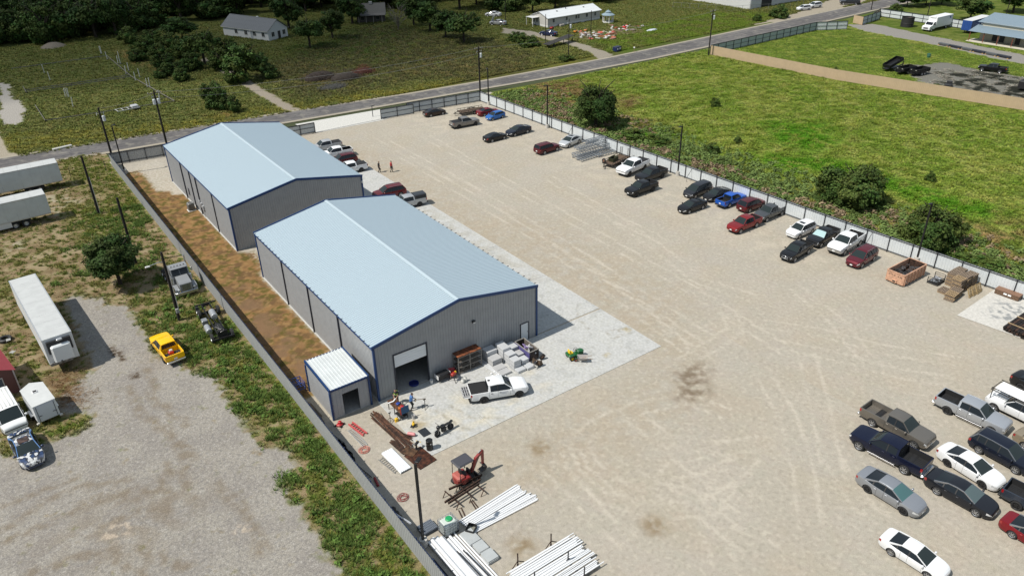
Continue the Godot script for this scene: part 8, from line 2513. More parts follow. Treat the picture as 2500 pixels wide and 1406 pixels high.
	for i in 85:
		var p := at(rng.randf_range(1412, 1500), rng.randf_range(78, 96)) if i < 60 else at(rng.randf_range(1490, 1575), rng.randf_range(62, 76))
		var o := thing("junk_piece", "broken board or panel in the junk heap by mobile home", "junk", p + V(0, 0.08 + 0.2 * rng.randf(), 0), rng.randf() * TAU, "junk heap pieces")
		obj("piece", geo().slab(Vector3.ZERO, V(rng.randf_range(0.5, 2.0), rng.randf_range(0.06, 0.35), rng.randf_range(0.3, 1.0)), 0.02, Basis(V(1, 0, 0.4).normalized(), rng.randf_range(-0.3, 0.3))), jm[i % 6], o)
	for q in [[1405, 80, "small orange ride-on toy tractor near the junk heap", [0.55, 0.2, 0.01]], [1430, 77, "small orange cart near the junk heap", [0.5, 0.2, 0.05]], [1525, 69, "bright red plastic tub on the junk heap", [0.6, 0.03, 0.02]], [1347, 71, "small red mower beside the mobile home", [0.35, 0.02, 0.02]]]:
		t = thing("yard_cart", q[2], "cart", at(q[0], q[1]), 0.5)
		obj("body", geo().slab(V(0, 0.5, 0), V(1.2, 0.4, 0.8), 0.1), paint(q[3][0], q[3][1], q[3][2], 0.5), t)
		obj("seat", geo().slab(V(-0.3, 0.8, 0), V(0.4, 0.3, 0.5), 0.06), dark, t)
		for x in [-0.4, 0.4]:
			for z in [-0.4, 0.4]:
				wheel_part(t, "wheel", V(x, 0.22, z), 0.22, 0.15, along(), dark)
	var tarp := obj("tarp", geo().ball(at(1592, 74) + V(0, 0.05, 0), V(2.2, 0.35, 0.8), 10), paint(0.5, 0.55, 0.6, 0.5))
	tag(tarp, "pale grey tarp lying in the grass past the junk heap", "tarp")
	# paddock of low rails, white marker posts
	var rail := paint(0.16, 0.15, 0.13, 0.9)
	var n := 0
	for q in [[V(11.4, 0, -226.7), V(33.1, 0, -226.4)], [V(33.1, 0, -226.4), V(33.0, 0, -198.6)], [V(11.2, 0, -201.2), V(33.0, 0, -200.4)], [V(11.2, 0, -199.4), V(33.0, 0, -198.6)], [V(33.0, 0, -198.6), V(35.3, 0, -170.4)], [V(11.3, 0, -172.4), V(35.3, 0, -170.4)], [V(11.3, 0, -186.0), V(11.3, 0, -172.4)], [V(11.3, 0, -205.0), V(11.2, 0, -199.0)]]:
		t = thing("low_rail_fence", ["low rail fence along the paddock's far end", "low rail fence down the paddock's long side beside far posts", "low rail fence across the paddock's middle, far line", "low rail fence across the paddock's middle, near line", "low rail fence beside the utility pole with two transformers", "low rail fence along the paddock's road end", "short low rail fence at the paddock's gravel corner", "short low rail fence by the gravel patch"][n], "fence")
		n += 1
		var a: Vector3 = q[0]
		var b: Vector3 = q[1]
		var m := int(a.distance_to(b) / 1.8)
		for i in m + 1:
			obj("post", geo().box(a.lerp(b, float(i) / m) + V(0, 0.22, 0), V(0.1, 0.44, 0.1)), rail, t)
		obj("rail", geo().bar(a + V(0, 0.36, 0), b + V(0, 0.36, 0), 0.08, 0.14), rail, t)
	for q in [[107, 178], [121, 196], [159, 238], [164, 237], [167, 238], [177, 261], [246, 132], [247, 131], [261, 145], [290, 145], [307, 181], [330, 197], [340, 188], [313, 173], [389, 243], [359, 213], [365, 212], [287, 156], [293, 156]]:
		t = thing("marker_post", "thin white marker post standing in the paddock grass", "post", at(q[0], q[1]), 0.0, "white marker posts in the paddock")
		obj("post", geo().bar(V(0, 0, 0), V(rng.randf_range(-0.15, 0.15), 2.0, 0), 0.13, 0.13), paint(0.62, 0.62, 0.58, 0.7), t)
		obj("foot", geo().slab(V(0, 0.05, 0), V(0.6, 0.1, 0.4), 0.02), dark, t)
	t = thing("trailer_skeleton", "pale metal trailer frame left in the paddock grass", "frame", at(311, 270), 0.1)
	for z in [-0.9, 0.9]:
		obj("side_rail", geo().bar(V(-2.2, 0.45, z), V(2.2, 0.45, z), 0.1, 0.14), paint(0.45, 0.45, 0.43, 0.6, 0.2), t)
	for x in [-2.1, -1.0, 0.1, 1.2, 2.1]:
		obj("crosspiece", geo().bar(V(x, 0.5, -0.9), V(x, 0.5, 0.9), 0.12, 0.1), paint(0.42, 0.42, 0.4, 0.6, 0.2), t)
	obj("front_box", geo().slab(V(1.4, 0.7, 0), V(1.3, 0.4, 1.5), 0.06), paint(0.4, 0.41, 0.42, 0.5, 0.1), t)
	t = thing("concrete_slab", "pale rectangular slab lying in the roadside grass", "slab", at(151, 362), 0.15)
	obj("slab", geo().slab(V(0, 0.15, 0), V(3.2, 0.3, 0.7), 0.04), paint(0.4, 0.4, 0.37, 0.8), t)
	t = thing("dirt_mound", "low mound of grey soil at the meadow's far edge", "mound", V(24.0, 0, -250.6))
	obj("heap", geo().lathe([W(3.4, -0.05), W(2.4, 0.5), W(1.2, 1.0), W(0, 1.15)], 14), paint(0.22, 0.19, 0.15, 0.95, 0.0, "soil"), t)
	# fence posts by the trailers in the weedy lot
	for q in [[172, 432], [212, 424], [258, 416]]:
		t = thing("fence_post", "thin black steel post in the weeds beside the road", "post", at(q[0], q[1]), 0.0, "steel posts by the road")
		obj("post", geo().box(V(0, 0.75, 0), V(0.08, 1.5, 0.08)), dark, t)
		obj("cap", geo().box(V(0, 1.52, 0), V(0.11, 0.04, 0.11)), dark, t)


# ---------------------------------------------------------------- trees, shrubs and grass
var crowns := []
var trunks := []
var leaf_mats := []


func leaf_tuft(g: Geo, p: Vector3, out: Vector3, s: float, c: Color) -> void:
	g.tint = c
	var n := (out + V(rng.randf_range(-0.8, 0.8), rng.randf_range(-0.5, 1.0), rng.randf_range(-0.8, 0.8))).normalized()
	var x := n.cross(V(rng.randf_range(-1, 1), rng.randf_range(-1, 1), rng.randf_range(-1, 1))).normalized() * s
	var y := n.cross(x).normalized() * s * rng.randf_range(0.55, 0.9)
	g.tri(p - x * 0.5, p + y * 0.6, p + x * 0.5)
	g.tri(p + x * 0.5, p - y * 0.6, p - x * 0.5)


# a crown of radius about 1 and height about 2 round the origin, made of leafy clumps with gaps between them
func make_crown(kind: int, clumps: int, leaves: int, leaf: float) -> ArrayMesh:
	var g := geo()
	g.tinted = true
	var lobes := []
	for i in 6:
		lobes.append(V(rng.randf_range(-0.5, 0.5), rng.randf_range(-0.35, 0.45), rng.randf_range(-0.5, 0.5)))
	for i in clumps:
		var a := rng.randf() * TAU
		var u := rng.randf_range(-1, 1)
		var d := V(sqrt(1 - u * u) * cos(a), u, sqrt(1 - u * u) * sin(a))
		var rr := pow(rng.randf(), 0.45) * 0.82
		var p: Vector3 = d * rr if i % 3 == 0 else lobes[i % 6] + d * rr * 0.52
		if kind == 1:      # spreading, flat below
			p.y = absf(p.y) * 0.9 - 0.35
			p.x *= 1.12
		elif kind == 2:    # shrub that reaches the ground
			p.y = absf(p.y) * 1.5 - 0.85
		elif kind == 3:    # tall oval
			p.x *= 0.78
			p.z *= 0.78
			p.y *= 1.05
		var r := rng.randf_range(0.15, 0.3)
		var tone := rng.randf_range(0.75, 1.3)
		var warm := rng.randf_range(0.85, 1.35)
		for k in leaves:
			var b := rng.randf() * TAU
			var w := rng.randf_range(-1, 1)
			var e := V(sqrt(1 - w * w) * cos(b), w, sqrt(1 - w * w) * sin(b))
			var q := p + e * r * pow(rng.randf(), 0.4) * V(1, 0.75, 1)
			var f := tone * rng.randf_range(0.7, 1.35)
			leaf_tuft(g, q, (q * 0.6 + e).normalized(), leaf * rng.randf_range(0.7, 1.3), Color(0.055 * f * warm, 0.095 * f, 0.02 * f))
	return g.mesh()


func make_trunk() -> ArrayMesh:  # a unit tree: foot at 0, crown round y = 1
	var g := geo()
	g.tube([V(0, 0, 0), V(0.02, 0.35, 0.01), V(-0.01, 0.6, 0.0)], 0.06, 9, 0.045)
	for i in 7:
		var a := i * 2.4 + rng.randf()
		var m := V(cos(a) * 0.25, 0.85 + 0.06 * i, sin(a) * 0.25)
		g.tube([V(0, 0.45 + 0.04 * i, 0), m, m + V(cos(a) * 0.3, 0.3, sin(a) * 0.3)], 0.032, 6, 0.008)
	return g.mesh()


func make_leaves() -> void:
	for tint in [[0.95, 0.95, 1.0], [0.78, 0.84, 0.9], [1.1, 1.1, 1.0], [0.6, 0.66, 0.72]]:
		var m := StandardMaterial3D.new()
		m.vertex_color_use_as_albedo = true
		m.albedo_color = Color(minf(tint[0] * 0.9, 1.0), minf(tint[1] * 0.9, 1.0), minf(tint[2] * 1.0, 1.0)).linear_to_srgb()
		m.roughness = 0.65
		m.metallic_specular = 0.25
		m.backlight_enabled = true
		m.backlight = Color(0.25, 0.28, 0.1)
		m.cull_mode = BaseMaterial3D.CULL_DISABLED
		leaf_mats.append(m)
	crowns.append([make_crown(0, 100, 90, 0.095), make_crown(0, 85, 95, 0.1)])
	crowns.append([make_crown(1, 100, 85, 0.095), make_crown(1, 90, 90, 0.095)])
	crowns.append([make_crown(2, 90, 95, 0.095), make_crown(2, 80, 95, 0.1)])
	crowns.append([make_crown(3, 95, 85, 0.095), make_crown(3, 85, 90, 0.095)])
	crowns.append([make_crown(0, 190, 150, 0.075), make_crown(2, 200, 160, 0.07)])
	for i in 2:
		trunks.append(make_trunk())


func tree(called: String, label: String, p: Vector3, h: float, r: float, kind: int, tone: int, group: String, variant := -1) -> void:
	var shrub := called in ["shrub", "bush"]
	var t := thing(called, label, "shrub" if shrub else "tree", p, rng.randf() * TAU, group)
	var v: int = variant if variant >= 0 else rng.randi() % 2
	var low := 0.0 if shrub or kind == 2 else h * 0.16
	var ry := (h - low) / 2.0
	var mid := low + ry
	if not (shrub and h < 2.0):
		var tr := obj("trunk" if not shrub else "stem", trunks[v % 2], paint(0.06, 0.045, 0.032, 0.9, 0.0, "bark"), t)
		tr.scale = V(minf(mid, r * 1.4), mid, minf(mid, r * 1.4))
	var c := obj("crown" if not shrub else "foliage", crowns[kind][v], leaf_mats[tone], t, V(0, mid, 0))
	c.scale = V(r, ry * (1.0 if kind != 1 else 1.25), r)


var tuft: ArrayMesh
var weed: ArrayMesh


func make_tufts() -> void:
	var g := geo()
	g.tinted = true
	for i in 9:
		var a := TAU * i / 9 + rng.randf()
		var d := V(cos(a), 0, sin(a))
		var s := V(-d.z, 0, d.x) * rng.randf_range(0.035, 0.06)
		var base := d * rng.randf_range(0.0, 0.22)
		var f := rng.randf_range(0.75, 1.2)
		g.tint = Color(f, f, f)
		var tip := base + d * rng.randf_range(0.15, 0.4) + V(0, rng.randf_range(0.6, 1.0), 0)
		g.tri(base - s, base + s, tip)
	tuft = g.mesh()
	g = geo()
	g.tinted = true
	for i in 26:
		var a := rng.randf() * TAU
		var d := V(cos(a), 0, sin(a))
		var q := d * rng.randf_range(0.0, 0.45) + V(0, rng.randf_range(0.1, 0.7), 0)
		var f := rng.randf_range(0.7, 1.25)
		leaf_tuft(g, q, (d + V(0, 1.2, 0)).normalized(), rng.randf_range(0.16, 0.3), Color(f, f, f))
	weed = g.mesh()


func scatter(called: String, label: String, category: String, mesh: ArrayMesh, m: Material, count: int, pick: Callable) -> void:
	var buf := PackedFloat32Array()
	buf.resize(count * 16)
	var k := 0
	var made := 0
	for i in count:
		var s = pick.call()
		if s == null:
			continue
		var p: Vector3 = s[0]
		var size: float = s[1]
		var tall: float = s[2]
		var c: Color = s[3]
		var a := rng.randf() * TAU
		var ca := cos(a) * size
		var sa := sin(a) * size
		var lean := rng.randf_range(-0.25, 0.25) * tall
		buf[k] = ca; buf[k + 1] = lean; buf[k + 2] = sa; buf[k + 3] = p.x
		buf[k + 4] = 0.0; buf[k + 5] = tall; buf[k + 6] = 0.0; buf[k + 7] = p.y
		buf[k + 8] = -sa; buf[k + 9] = lean * 0.5; buf[k + 10] = ca; buf[k + 11] = p.z
		buf[k + 12] = c.r; buf[k + 13] = c.g; buf[k + 14] = c.b; buf[k + 15] = 1.0
		k += 16
		made += 1
	buf.resize(made * 16)
	var mm := MultiMesh.new()
	mm.transform_format = MultiMesh.TRANSFORM_3D
	mm.use_colors = true
	mm.mesh = mesh
	mm.instance_count = made
	mm.buffer = buf
	var o := MultiMeshInstance3D.new()
	o.name = numbered(called)
	o.multimesh = mm
	o.material_override = m
	add_child(o)
	tag(o, label, category)
	stuff(o)
	print(called, " ", made)


func set_plants() -> void:
	make_leaves()
	make_tufts()
	var gm := StandardMaterial3D.new()
	gm.vertex_color_use_as_albedo = true
	gm.albedo_color = Color.WHITE
	gm.roughness = 0.8
	gm.metallic_specular = 0.2
	gm.backlight_enabled = true
	gm.backlight = Color(0.2, 0.22, 0.1)
	gm.cull_mode = BaseMaterial3D.CULL_DISABLED
	var tint := func(c: Color, k: float) -> Color:
		var l := c.srgb_to_linear()
		var f := rng.randf_range(0.85, 1.45) * k
		return Color(l.r * f * rng.randf_range(0.95, 1.2), l.g * f * 1.03, l.b * f)
	scatter("grass", "rough green and dry grass growing in the weedy lot", "grass", tuft, gm, 90000, func():
		var p := V(rng.randf_range(-15, 16.1), 0, rng.randf_range(-146.5, -20))
		if p.z > -52 - p.x * 2.0 + 60:
			return null
		var c := west.color_at(p)
		if c.b > 0.42:
			return null
		if c.g < c.r * 0.97:
			if c.r > 0.62 or rng.randf() > 0.35:
				return null
			return [p, 0.3, rng.randf_range(0.08, 0.2), tint.call(c, 1.1)]
		return [p, rng.randf_range(0.4, 0.7), rng.randf_range(0.14, 0.34), tint.call(c, 1.0)])
	var spots_ := []
	while spots_.size() < 210:
		var q := V(rng.randf_range(2, 16.0), 0, rng.randf_range(-118, -26))
		var c := west.color_at(q)
		if c.g > c.r * 1.0 and c.b < 0.4 and (q.x > 16.5 - 5.5 * rng.randf() or rng.randf() < 0.25):
			spots_.append(q)
	scatter("tall_grass", "bright clumps of tall green grass along the grey fence", "grass", tuft, gm, 5200, func():
		var q: Vector3 = spots_[rng.randi() % spots_.size()]
		var p := q + V(rng.randfn(0, 0.45), 0, rng.randfn(0, 0.5))
		if p.x > 16.15:
			return null
		return [p, rng.randf_range(0.5, 0.9), rng.randf_range(0.2, 0.45), Color(0.105, 0.165, 0.04) * rng.randf_range(0.75, 1.4)])
	scatter("weeds", "leafy green weeds growing along the grey fence", "weeds", weed, gm, 5200, func():
		var p := V(rng.randf_range(-2, 16.1), 0, rng.randf_range(-90, -24))
		if absf(p.x - 12.0) > 2.0 + rng.randf() * 3.0 or p.x > 16.0:
			return null
		var c := west.color_at(p)
		if c.g < c.r * 1.12:
			return null
		return [p, rng.randf_range(0.4, 1.0), rng.randf_range(0.3, 0.7), Color(0.095, 0.16, 0.035) * rng.randf_range(0.7, 1.4)])
	var patch := noise(0.35, 3, FastNoiseLite.TYPE_SIMPLEX_SMOOTH, 91)
	scatter("grass", "tall green and yellowing grass covering the open field", "grass", tuft, gm, 120000, func():
		var k := pow(rng.randf(), 1.3)
		var p := V(lerpf(89.5, 215.0, k), 0, rng.randf_range(-133.5, -12))
		var c := east.color_at(p)
		if c.r > 0.5 and c.b > 0.45 or c.g < 0.25:
			return null
		var lot := p.x > 156
		var tall := clampf(0.24 + 0.4 * patch.get_noise_2d(p.x * 0.6, p.z), 0.08, 0.5)
		return [p, rng.randf_range(0.6, 1.2), tall * rng.randf_range(0.7, 1.2) * (0.4 if lot else 1.0), tint.call(c, 1.3)])
	scatter("weeds", "leafy weeds and brush along the pale fence's outer side", "weeds", weed, gm, 5000, func():
		var p := V(rng.randf_range(88.5, 104), 0, rng.randf_range(-132, -15))
		p.x = lerpf(p.x, 89.5 + (p.z + 132) * 0.02, rng.randf() * 0.7)
		var c := east.color_at(p)
		var green := c.g > c.r * 1.02
		return [p, rng.randf_range(0.6, 1.4), rng.randf_range(0.3, 1.0), (Color(0.13, 0.185, 0.055) if green or rng.randf() < 0.25 else Color(0.23, 0.175, 0.11)) * rng.randf_range(0.6, 1.4)])
	scatter("grass", "meadow grass on the far side of the road", "grass", tuft, gm, 90000, func():
		var d := pow(rng.randf(), 1.4)
		var p := V(rng.randf_range(-5, 260), 0, lerpf(-146, -258, d))
		if p.x > 120 and p.z > -146 or p.z > -151 + (p.x - 20) * 0.09 and p.x < 92:
			return null
		var c := north.color_at(p)
		if c.b > 0.36:
			return null
		return [p, rng.randf_range(0.7, 1.5), rng.randf_range(0.15, 0.5), tint.call(c, 1.1)])
	# trees one can tell apart
	var mt := "trees round the farmhouse meadow"
	for q in [[756, 116, 9.2, 5.3, 1, 1, "broad round tree standing in front of the farmhouse's gable"], [812, 94, 8.5, 4.6, 0, 3, "dark tree behind the broad round tree by the farmhouse"], [1133, 103, 9.5, 5.8, 1, 1, "broad tree at the meadow's edge near the mobile home driveway"], [445, 95, 6.6, 5.4, 0, 1, "round pale-topped tree beside the farmhouse's far end"], [500, 156, 9.6, 5.2, 1, 0, "leaning tree arching over the dirt track"], [602, 195, 9.0, 5.0, 0, 0, "full tree standing beside the dirt track's bend"], [1050, 75, 9.0, 5.0, 0, 1, "tree between the old house and the broad meadow-edge tree"], [1088, 92, 8.0, 4.6, 0, 3, "dark tree just behind the broad meadow-edge tree"], [1010, 62, 9.0, 4.5, 3, 3, "tall dark tree beside the old house's porch end"], [705, 70, 11.0, 5.5, 0, 3, "tall dark tree behind the farmhouse roof"], [860, 58, 10.0, 5.0, 0, 3, "dark tree at the old house's side"]]:
		tree("tree", q[6], at(q[0], q[1]), q[2], q[3], q[4], q[5], mt)
	for q in [[315, 107, 5.6, 3.5, "dense bush at the paddock's far corner"], [356, 128, 4.8, 3.4, "rounded bush beside the paddock's bare soil"], [388, 140, 4.2, 3.2, "green bush behind the paddock's bare soil"], [405, 165, 4.0, 3.0, "green bush halfway along the paddock side"], [430, 180, 3.4, 2.6, "low bush above the dark box by the track"], [444, 197, 3.6, 2.2, "dark bush beside the dirt track's lower end"], [538, 264, 5.6, 3.0, "bush on the verge between the track and the road"], [570, 273, 4.0, 1.9, "small dark bush closest to the roadside verge"], [520, 240, 4.2, 2.6, "bush behind the verge bushes along the track"], [470, 170, 5.0, 3.0, "bush leaning towards the dirt track"], [640, 170, 4.5, 3.0, "bush on the track's far verge"], [560, 140, 6.0, 3.6, "bush beneath the farmhouse front wall"], [335, 150, 3.6, 2.8, "low bush between the paddock posts and the thicket"], [372, 112, 5.0, 3.6, "bush at the back of the paddock thicket"], [418, 118, 5.0, 3.6, "bush below the round pale-topped tree"], [452, 140, 5.5, 3.6, "bush between the thicket and the leaning tree"], [395, 190, 2.6, 2.2, "low bush at the thicket foot"], [540, 170, 6.0, 3.8, "bush filling the gap beside the full track tree"], [575, 205, 5.0, 3.2, "bush under the full track tree"], [660, 190, 3.5, 2.6, "bush where the track widens"], [300, 80, 6.0, 4.2, "bush at the wood corner beyond the paddock"]]:
		tree("bush", q[4], at(q[0], q[1]), q[2] * 1.2, q[3], 2, 1 if q[3] < 3.1 else 0, "bushes round the paddock and track")
	tree("tree", "dark conifer-like tree standing alone behind the pale fence", at(1455, 310), 10.2, 4.3, 4, 3, "", 1)
	tree("tree", "lone round tree standing in the weedy lot", at(293, 695), 6.6, 3.7, 4, 3, "", 0)
	tree("bush", "large bushy thicket just behind the pale fence by white pickup", at(2082, 494), 7.8, 5.0, 4, 0, "", 1)
	tree("bush", "bushy thicket behind the pale fence beside the light pole", at(2270, 594), 7.2, 4.0, 4, 0, "", 1)
	tree("shrub", "small upright shrub alone in the open field", at(1748, 260), 2.5, 1.15, 2, 2, "")
	tree("shrub", "small upright shrub near the large bushy thicket", at(2273, 441), 2.0, 1.0, 2, 2, "")
	for q in [[1738, 372, 2.2, 1.6, "low shrub behind the pale fence near the blue pickup"], [1800, 348, 1.6, 0.9, "tiny dark shrub in the field by the old posts"], [2040, 185, 2.8, 0.9, "thin shrub growing at the tan fence's foot"], [2285, 222, 2.0, 2.0, "shrub growing against the tan fence"], [2320, 232, 1.9, 2.0, "shrub next to another shrub against the tan fence"], [1545, 340, 2.4, 3.0, "bright green weedy shrub behind the galvanized frames"], [1610, 352, 2.2, 2.6, "bright green weedy shrub beside another behind the frames"], [2365, 640, 1.4, 2.2, "bright green low shrub behind the pallet stacks"], [2420, 650, 1.3, 2.0, "bright green low shrub beyond the lumber pack"], [1262, 100, 3.5, 3.0, "bush beside the mobile home driveway's bend"], [1292, 112, 4.0, 3.2, "dark bush by the tilted flat trailer"], [1380, 148, 2.0, 2.2, "weedy shrub under the tilted flat trailer"], [1850, 52, 3.0, 1.5, "lone small bush beside the road's far stretch"], [1905, 42, 5.0, 3.6, "dark round bush by the far road fence"], [2185, 27, 3.2, 2.6, "round bush beyond the next lot's pale fence"]]:
		tree("shrub", q[4], at(q[0], q[1]), q[2], q[3], 2, 2 if q[4].begins_with("bright") else 0, "shrubs round the field")
	for q in [[2370, 48, 7.0, 5.6, "green tree behind the blue container trailer"], [2475, 30, 9.0, 6.0, "large tree behind the workshop"], [2215, 16, 5.0, 5.0, "hedge-like tree beyond the pale fence"], [2262, 12, 5.0, 5.0, "second hedge-like tree beyond the pale fence"], [2300, 10, 5.5, 5.5, "third hedge-like tree beyond the pale fence"], [1300, 30, 9.0, 5.0, "dark tree behind the mobile home's end"], [1355, 20, 9.5, 5.0, "dark tree behind the mobile home's roof"]]:
		tree("tree", q[4], at(q[0], q[1]), q[2], q[3], 0, 1, "trees beyond the road")
	# the bare tree and the brush piles
	var bare := thing("bare_tree", "leafless grey tree in the meadow before the old house", "tree", at(972, 72))
	var bg := geo()
	for i in 22:
		var a := i * 2.4
		var h := 1.2 + 0.18 * i
		var m := V(cos(a) * 1.6, h + 1.0, sin(a) * 1.6)
		bg.tube([V(0, h * 0.4, 0), m, m + V(cos(a + 0.5) * 1.6, 1.4, sin(a + 0.5) * 1.6)], 0.06, 5, 0.02, false)
		for k in 5:
			var b := a + rng.randf_range(-1, 1)
			bg.tube([m, m + V(cos(b) * 1.3, rng.randf_range(0.3, 1.4), sin(b) * 1.3)], 0.035, 4, 0.012, false)
	obj("branches", bg, paint(0.13, 0.12, 0.1, 0.9), bare)
	obj("trunk", geo().tube([V(0, -0.1, 0), V(0.1, 2.0, 0), V(0, 3.6, 0.1)], 0.2, 8, 0.1), paint(0.1, 0.085, 0.07, 0.9), bare)
	for q in [[780, 192, 4.0, 2.6, [0.055, 0.038, 0.03], "large heap of dark cut branches in the meadow"], [842, 192, 3.8, 2.2, [0.06, 0.045, 0.035], "grey-brown branch heap beside the large dark heap"], [886, 178, 2.6, 2.0, [0.12, 0.035, 0.022], "reddish dry branch heap at the end of the row"], [812, 213, 3.0, 0.6, [0.09, 0.09, 0.085], "low grey heap of twigs in front of the branch heaps"]]:
		var t := thing("brush_pile", q[5], "brush pile", at(q[0], q[1]))
		var g := geo()
		for i in 420:
			var a := rng.randf() * TAU
			var d := sqrt(rng.randf())
			var p := V(cos(a) * q[2] * d * 1.25, q[3] * (1 - d * d) * rng.randf(), sin(a) * q[2] * d * 0.8)
			var dir := V(rng.randf_range(-1, 1), rng.randf_range(-0.3, 0.6), rng.randf_range(-1, 1)) * 0.9
			g.tube([p, p + dir * 0.5 + V(0, 0.1, 0), p + dir], 0.035, 3, 0.01, false)
		obj("branches", g, paint(q[4][0], q[4][1], q[4][2], 0.95), t)
		obj("core", geo().ball(V(0, 0, 0), V(q[2] * 0.95, q[3] * 0.62, q[2] * 0.6), 12), paint(q[4][0] * 0.8, q[4][1] * 0.8, q[4][2] * 0.8, 0.95, 0.0, "bark"), t)
	# the wood behind: rows of trees one behind the other
	var edge := []
	for q in [[-60, 122], [0, 118], [150, 104], [270, 92], [420, 62], [560, 38], [690, 30], [880, 34], [1000, 24], [1150, 30], [1290, 22], [1480, 12], [1480, -75], [-60, -75]]:
		var p := at(q[0], q[1])
		edge.append(W(p.x, p.z))
	var poly := PackedVector2Array(edge)
	var spots := []
	var tries := 0
	while spots.size() < 290 and tries < 9000:
		tries += 1
		var px := rng.randf_range(-60, 1480)
		var py := rng.randf_range(-75, 122)
		var p := at(px, py)
		if not Geometry2D.is_point_in_polygon(W(p.x, p.z), poly):
			continue
		var ok := true
		for s: Vector3 in spots:
			if s.distance_squared_to(p) < 26.0:
				ok = false
				break
		if ok:
			spots.append(p)
	for i in spots.size():
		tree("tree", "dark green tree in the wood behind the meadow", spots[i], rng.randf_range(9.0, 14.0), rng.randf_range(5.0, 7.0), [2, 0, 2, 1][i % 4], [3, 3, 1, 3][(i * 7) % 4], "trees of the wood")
	print("wood ", spots.size())


# ---------------------------------------------------------------- people: one skin drawn round jointed, tapering limbs
# bones: [from, to, radius there, radius here, colour]
func body_mesh(bones: Array, cell: float, blend: float) -> ArrayMesh:
	var lo := Vector3.ONE * 1e9
	var hi := -lo
	for b in bones:
		for k in 2:
			var r: Vector3 = Vector3.ONE * (float(b[2 + k]) + cell * 2)
			lo = lo.min(b[k] - r)
			hi = hi.max(b[k] + r)
	var n := Vector3i((hi - lo) / cell) + Vector3i.ONE
	var f := PackedFloat32Array()
	f.resize(n.x * n.y * n.z)
	f.fill(1.0)
	var who := PackedInt32Array()
	who.resize(f.size())
	var best := PackedFloat32Array()
	best.resize(f.size())
	best.fill(9.0)
	for i in bones.size():
		var b: Array = bones[i]
		var p: Vector3 = b[0]
		var d: Vector3 = b[1] - b[0]
		var dd := maxf(d.length_squared(), 1e-8)
		var m: float = maxf(b[2], b[3]) + cell * 3
		var s := Vector3i(((b[0].min(b[1]) - lo - Vector3.ONE * m) / cell).floor()).clamp(Vector3i.ZERO, n - Vector3i.ONE)
		var e := Vector3i(((b[0].max(b[1]) - lo + Vector3.ONE * m) / cell).ceil()).clamp(Vector3i.ZERO, n - Vector3i.ONE)
		for z in range(s.z, e.z + 1):
			for y in range(s.y, e.y + 1):
				for x in range(s.x, e.x + 1):
					var q := lo + V(x, y, z) * cell - p
					var t := clampf(q.dot(d) / dd, 0, 1)
					var v := (q - d * t).length() - lerpf(b[2], b[3], t)
					var k := (z * n.y + y) * n.x + x
					var o := f[k]
					if v < best[k]:
						best[k] = v
						who[k] = i
					var h := maxf(blend - absf(v - o), 0.0) / blend
					f[k] = minf(v, o) - h * h * blend * 0.25
	var at_ := {}
	var pts := PackedVector3Array()
	var cols := PackedColorArray()
	for z in n.z - 1:
		for y in n.y - 1:
			for x in n.x - 1:
				var sum := Vector3.ZERO
				var cnt := 0
				var k0 := (z * n.y + y) * n.x + x
				for ed in [[0, 1], [0, 2], [0, 4], [1, 3], [1, 5], [2, 3], [2, 6], [3, 7], [4, 5], [4, 6], [5, 7], [6, 7]]:
					var a: int = ed[0]
					var c: int = ed[1]
					var fa := f[k0 + (a & 1) + ((a >> 1) & 1) * n.x + (a >> 2) * n.x * n.y]
					var fc := f[k0 + (c & 1) + ((c >> 1) & 1) * n.x + (c >> 2) * n.x * n.y]
					if (fa < 0) != (fc < 0):
						var t := fa / (fa - fc)
						sum += V(a & 1, (a >> 1) & 1, a >> 2).lerp(V(c & 1, (c >> 1) & 1, c >> 2), t)
						cnt += 1
				if cnt:
					at_[k0] = pts.size()
					pts.append(lo + (V(x, y, z) + sum / cnt) * cell)
					cols.append(bones[who[k0]][4])
	var g := geo()
	g.tinted = true
	var st := [1, n.x, n.x * n.y]
	for k: int in at_:
		for ax in 3:
			if (f[k] < 0) == (f[k + st[ax]] < 0):
				continue
			var u: int = st[(ax + 1) % 3]
			var w: int = st[(ax + 2) % 3]
			if not (at_.has(k - u) and at_.has(k - w) and at_.has(k - u - w)):
				continue
			var c := [at_[k], at_[k - u], at_[k - u - w], at_[k - w]]
			if f[k] > 0:
				c.reverse()
			for j in [0, 1, 2, 0, 2, 3]:
				g.tint = cols[c[j]]
				g.put(pts[c[j]], Vector3.ZERO)
	for i in range(0, g.v.size(), 3):
		var b := g.v[i + 1]
		g.v[i + 1] = g.v[i + 2]
		g.v[i + 2] = b
		var nn := (g.v[i + 2] - g.v[i]).cross(g.v[i + 1] - g.v[i]).normalized()
		for j in 3:
			g.n[i + j] = nn
	return g.mesh()


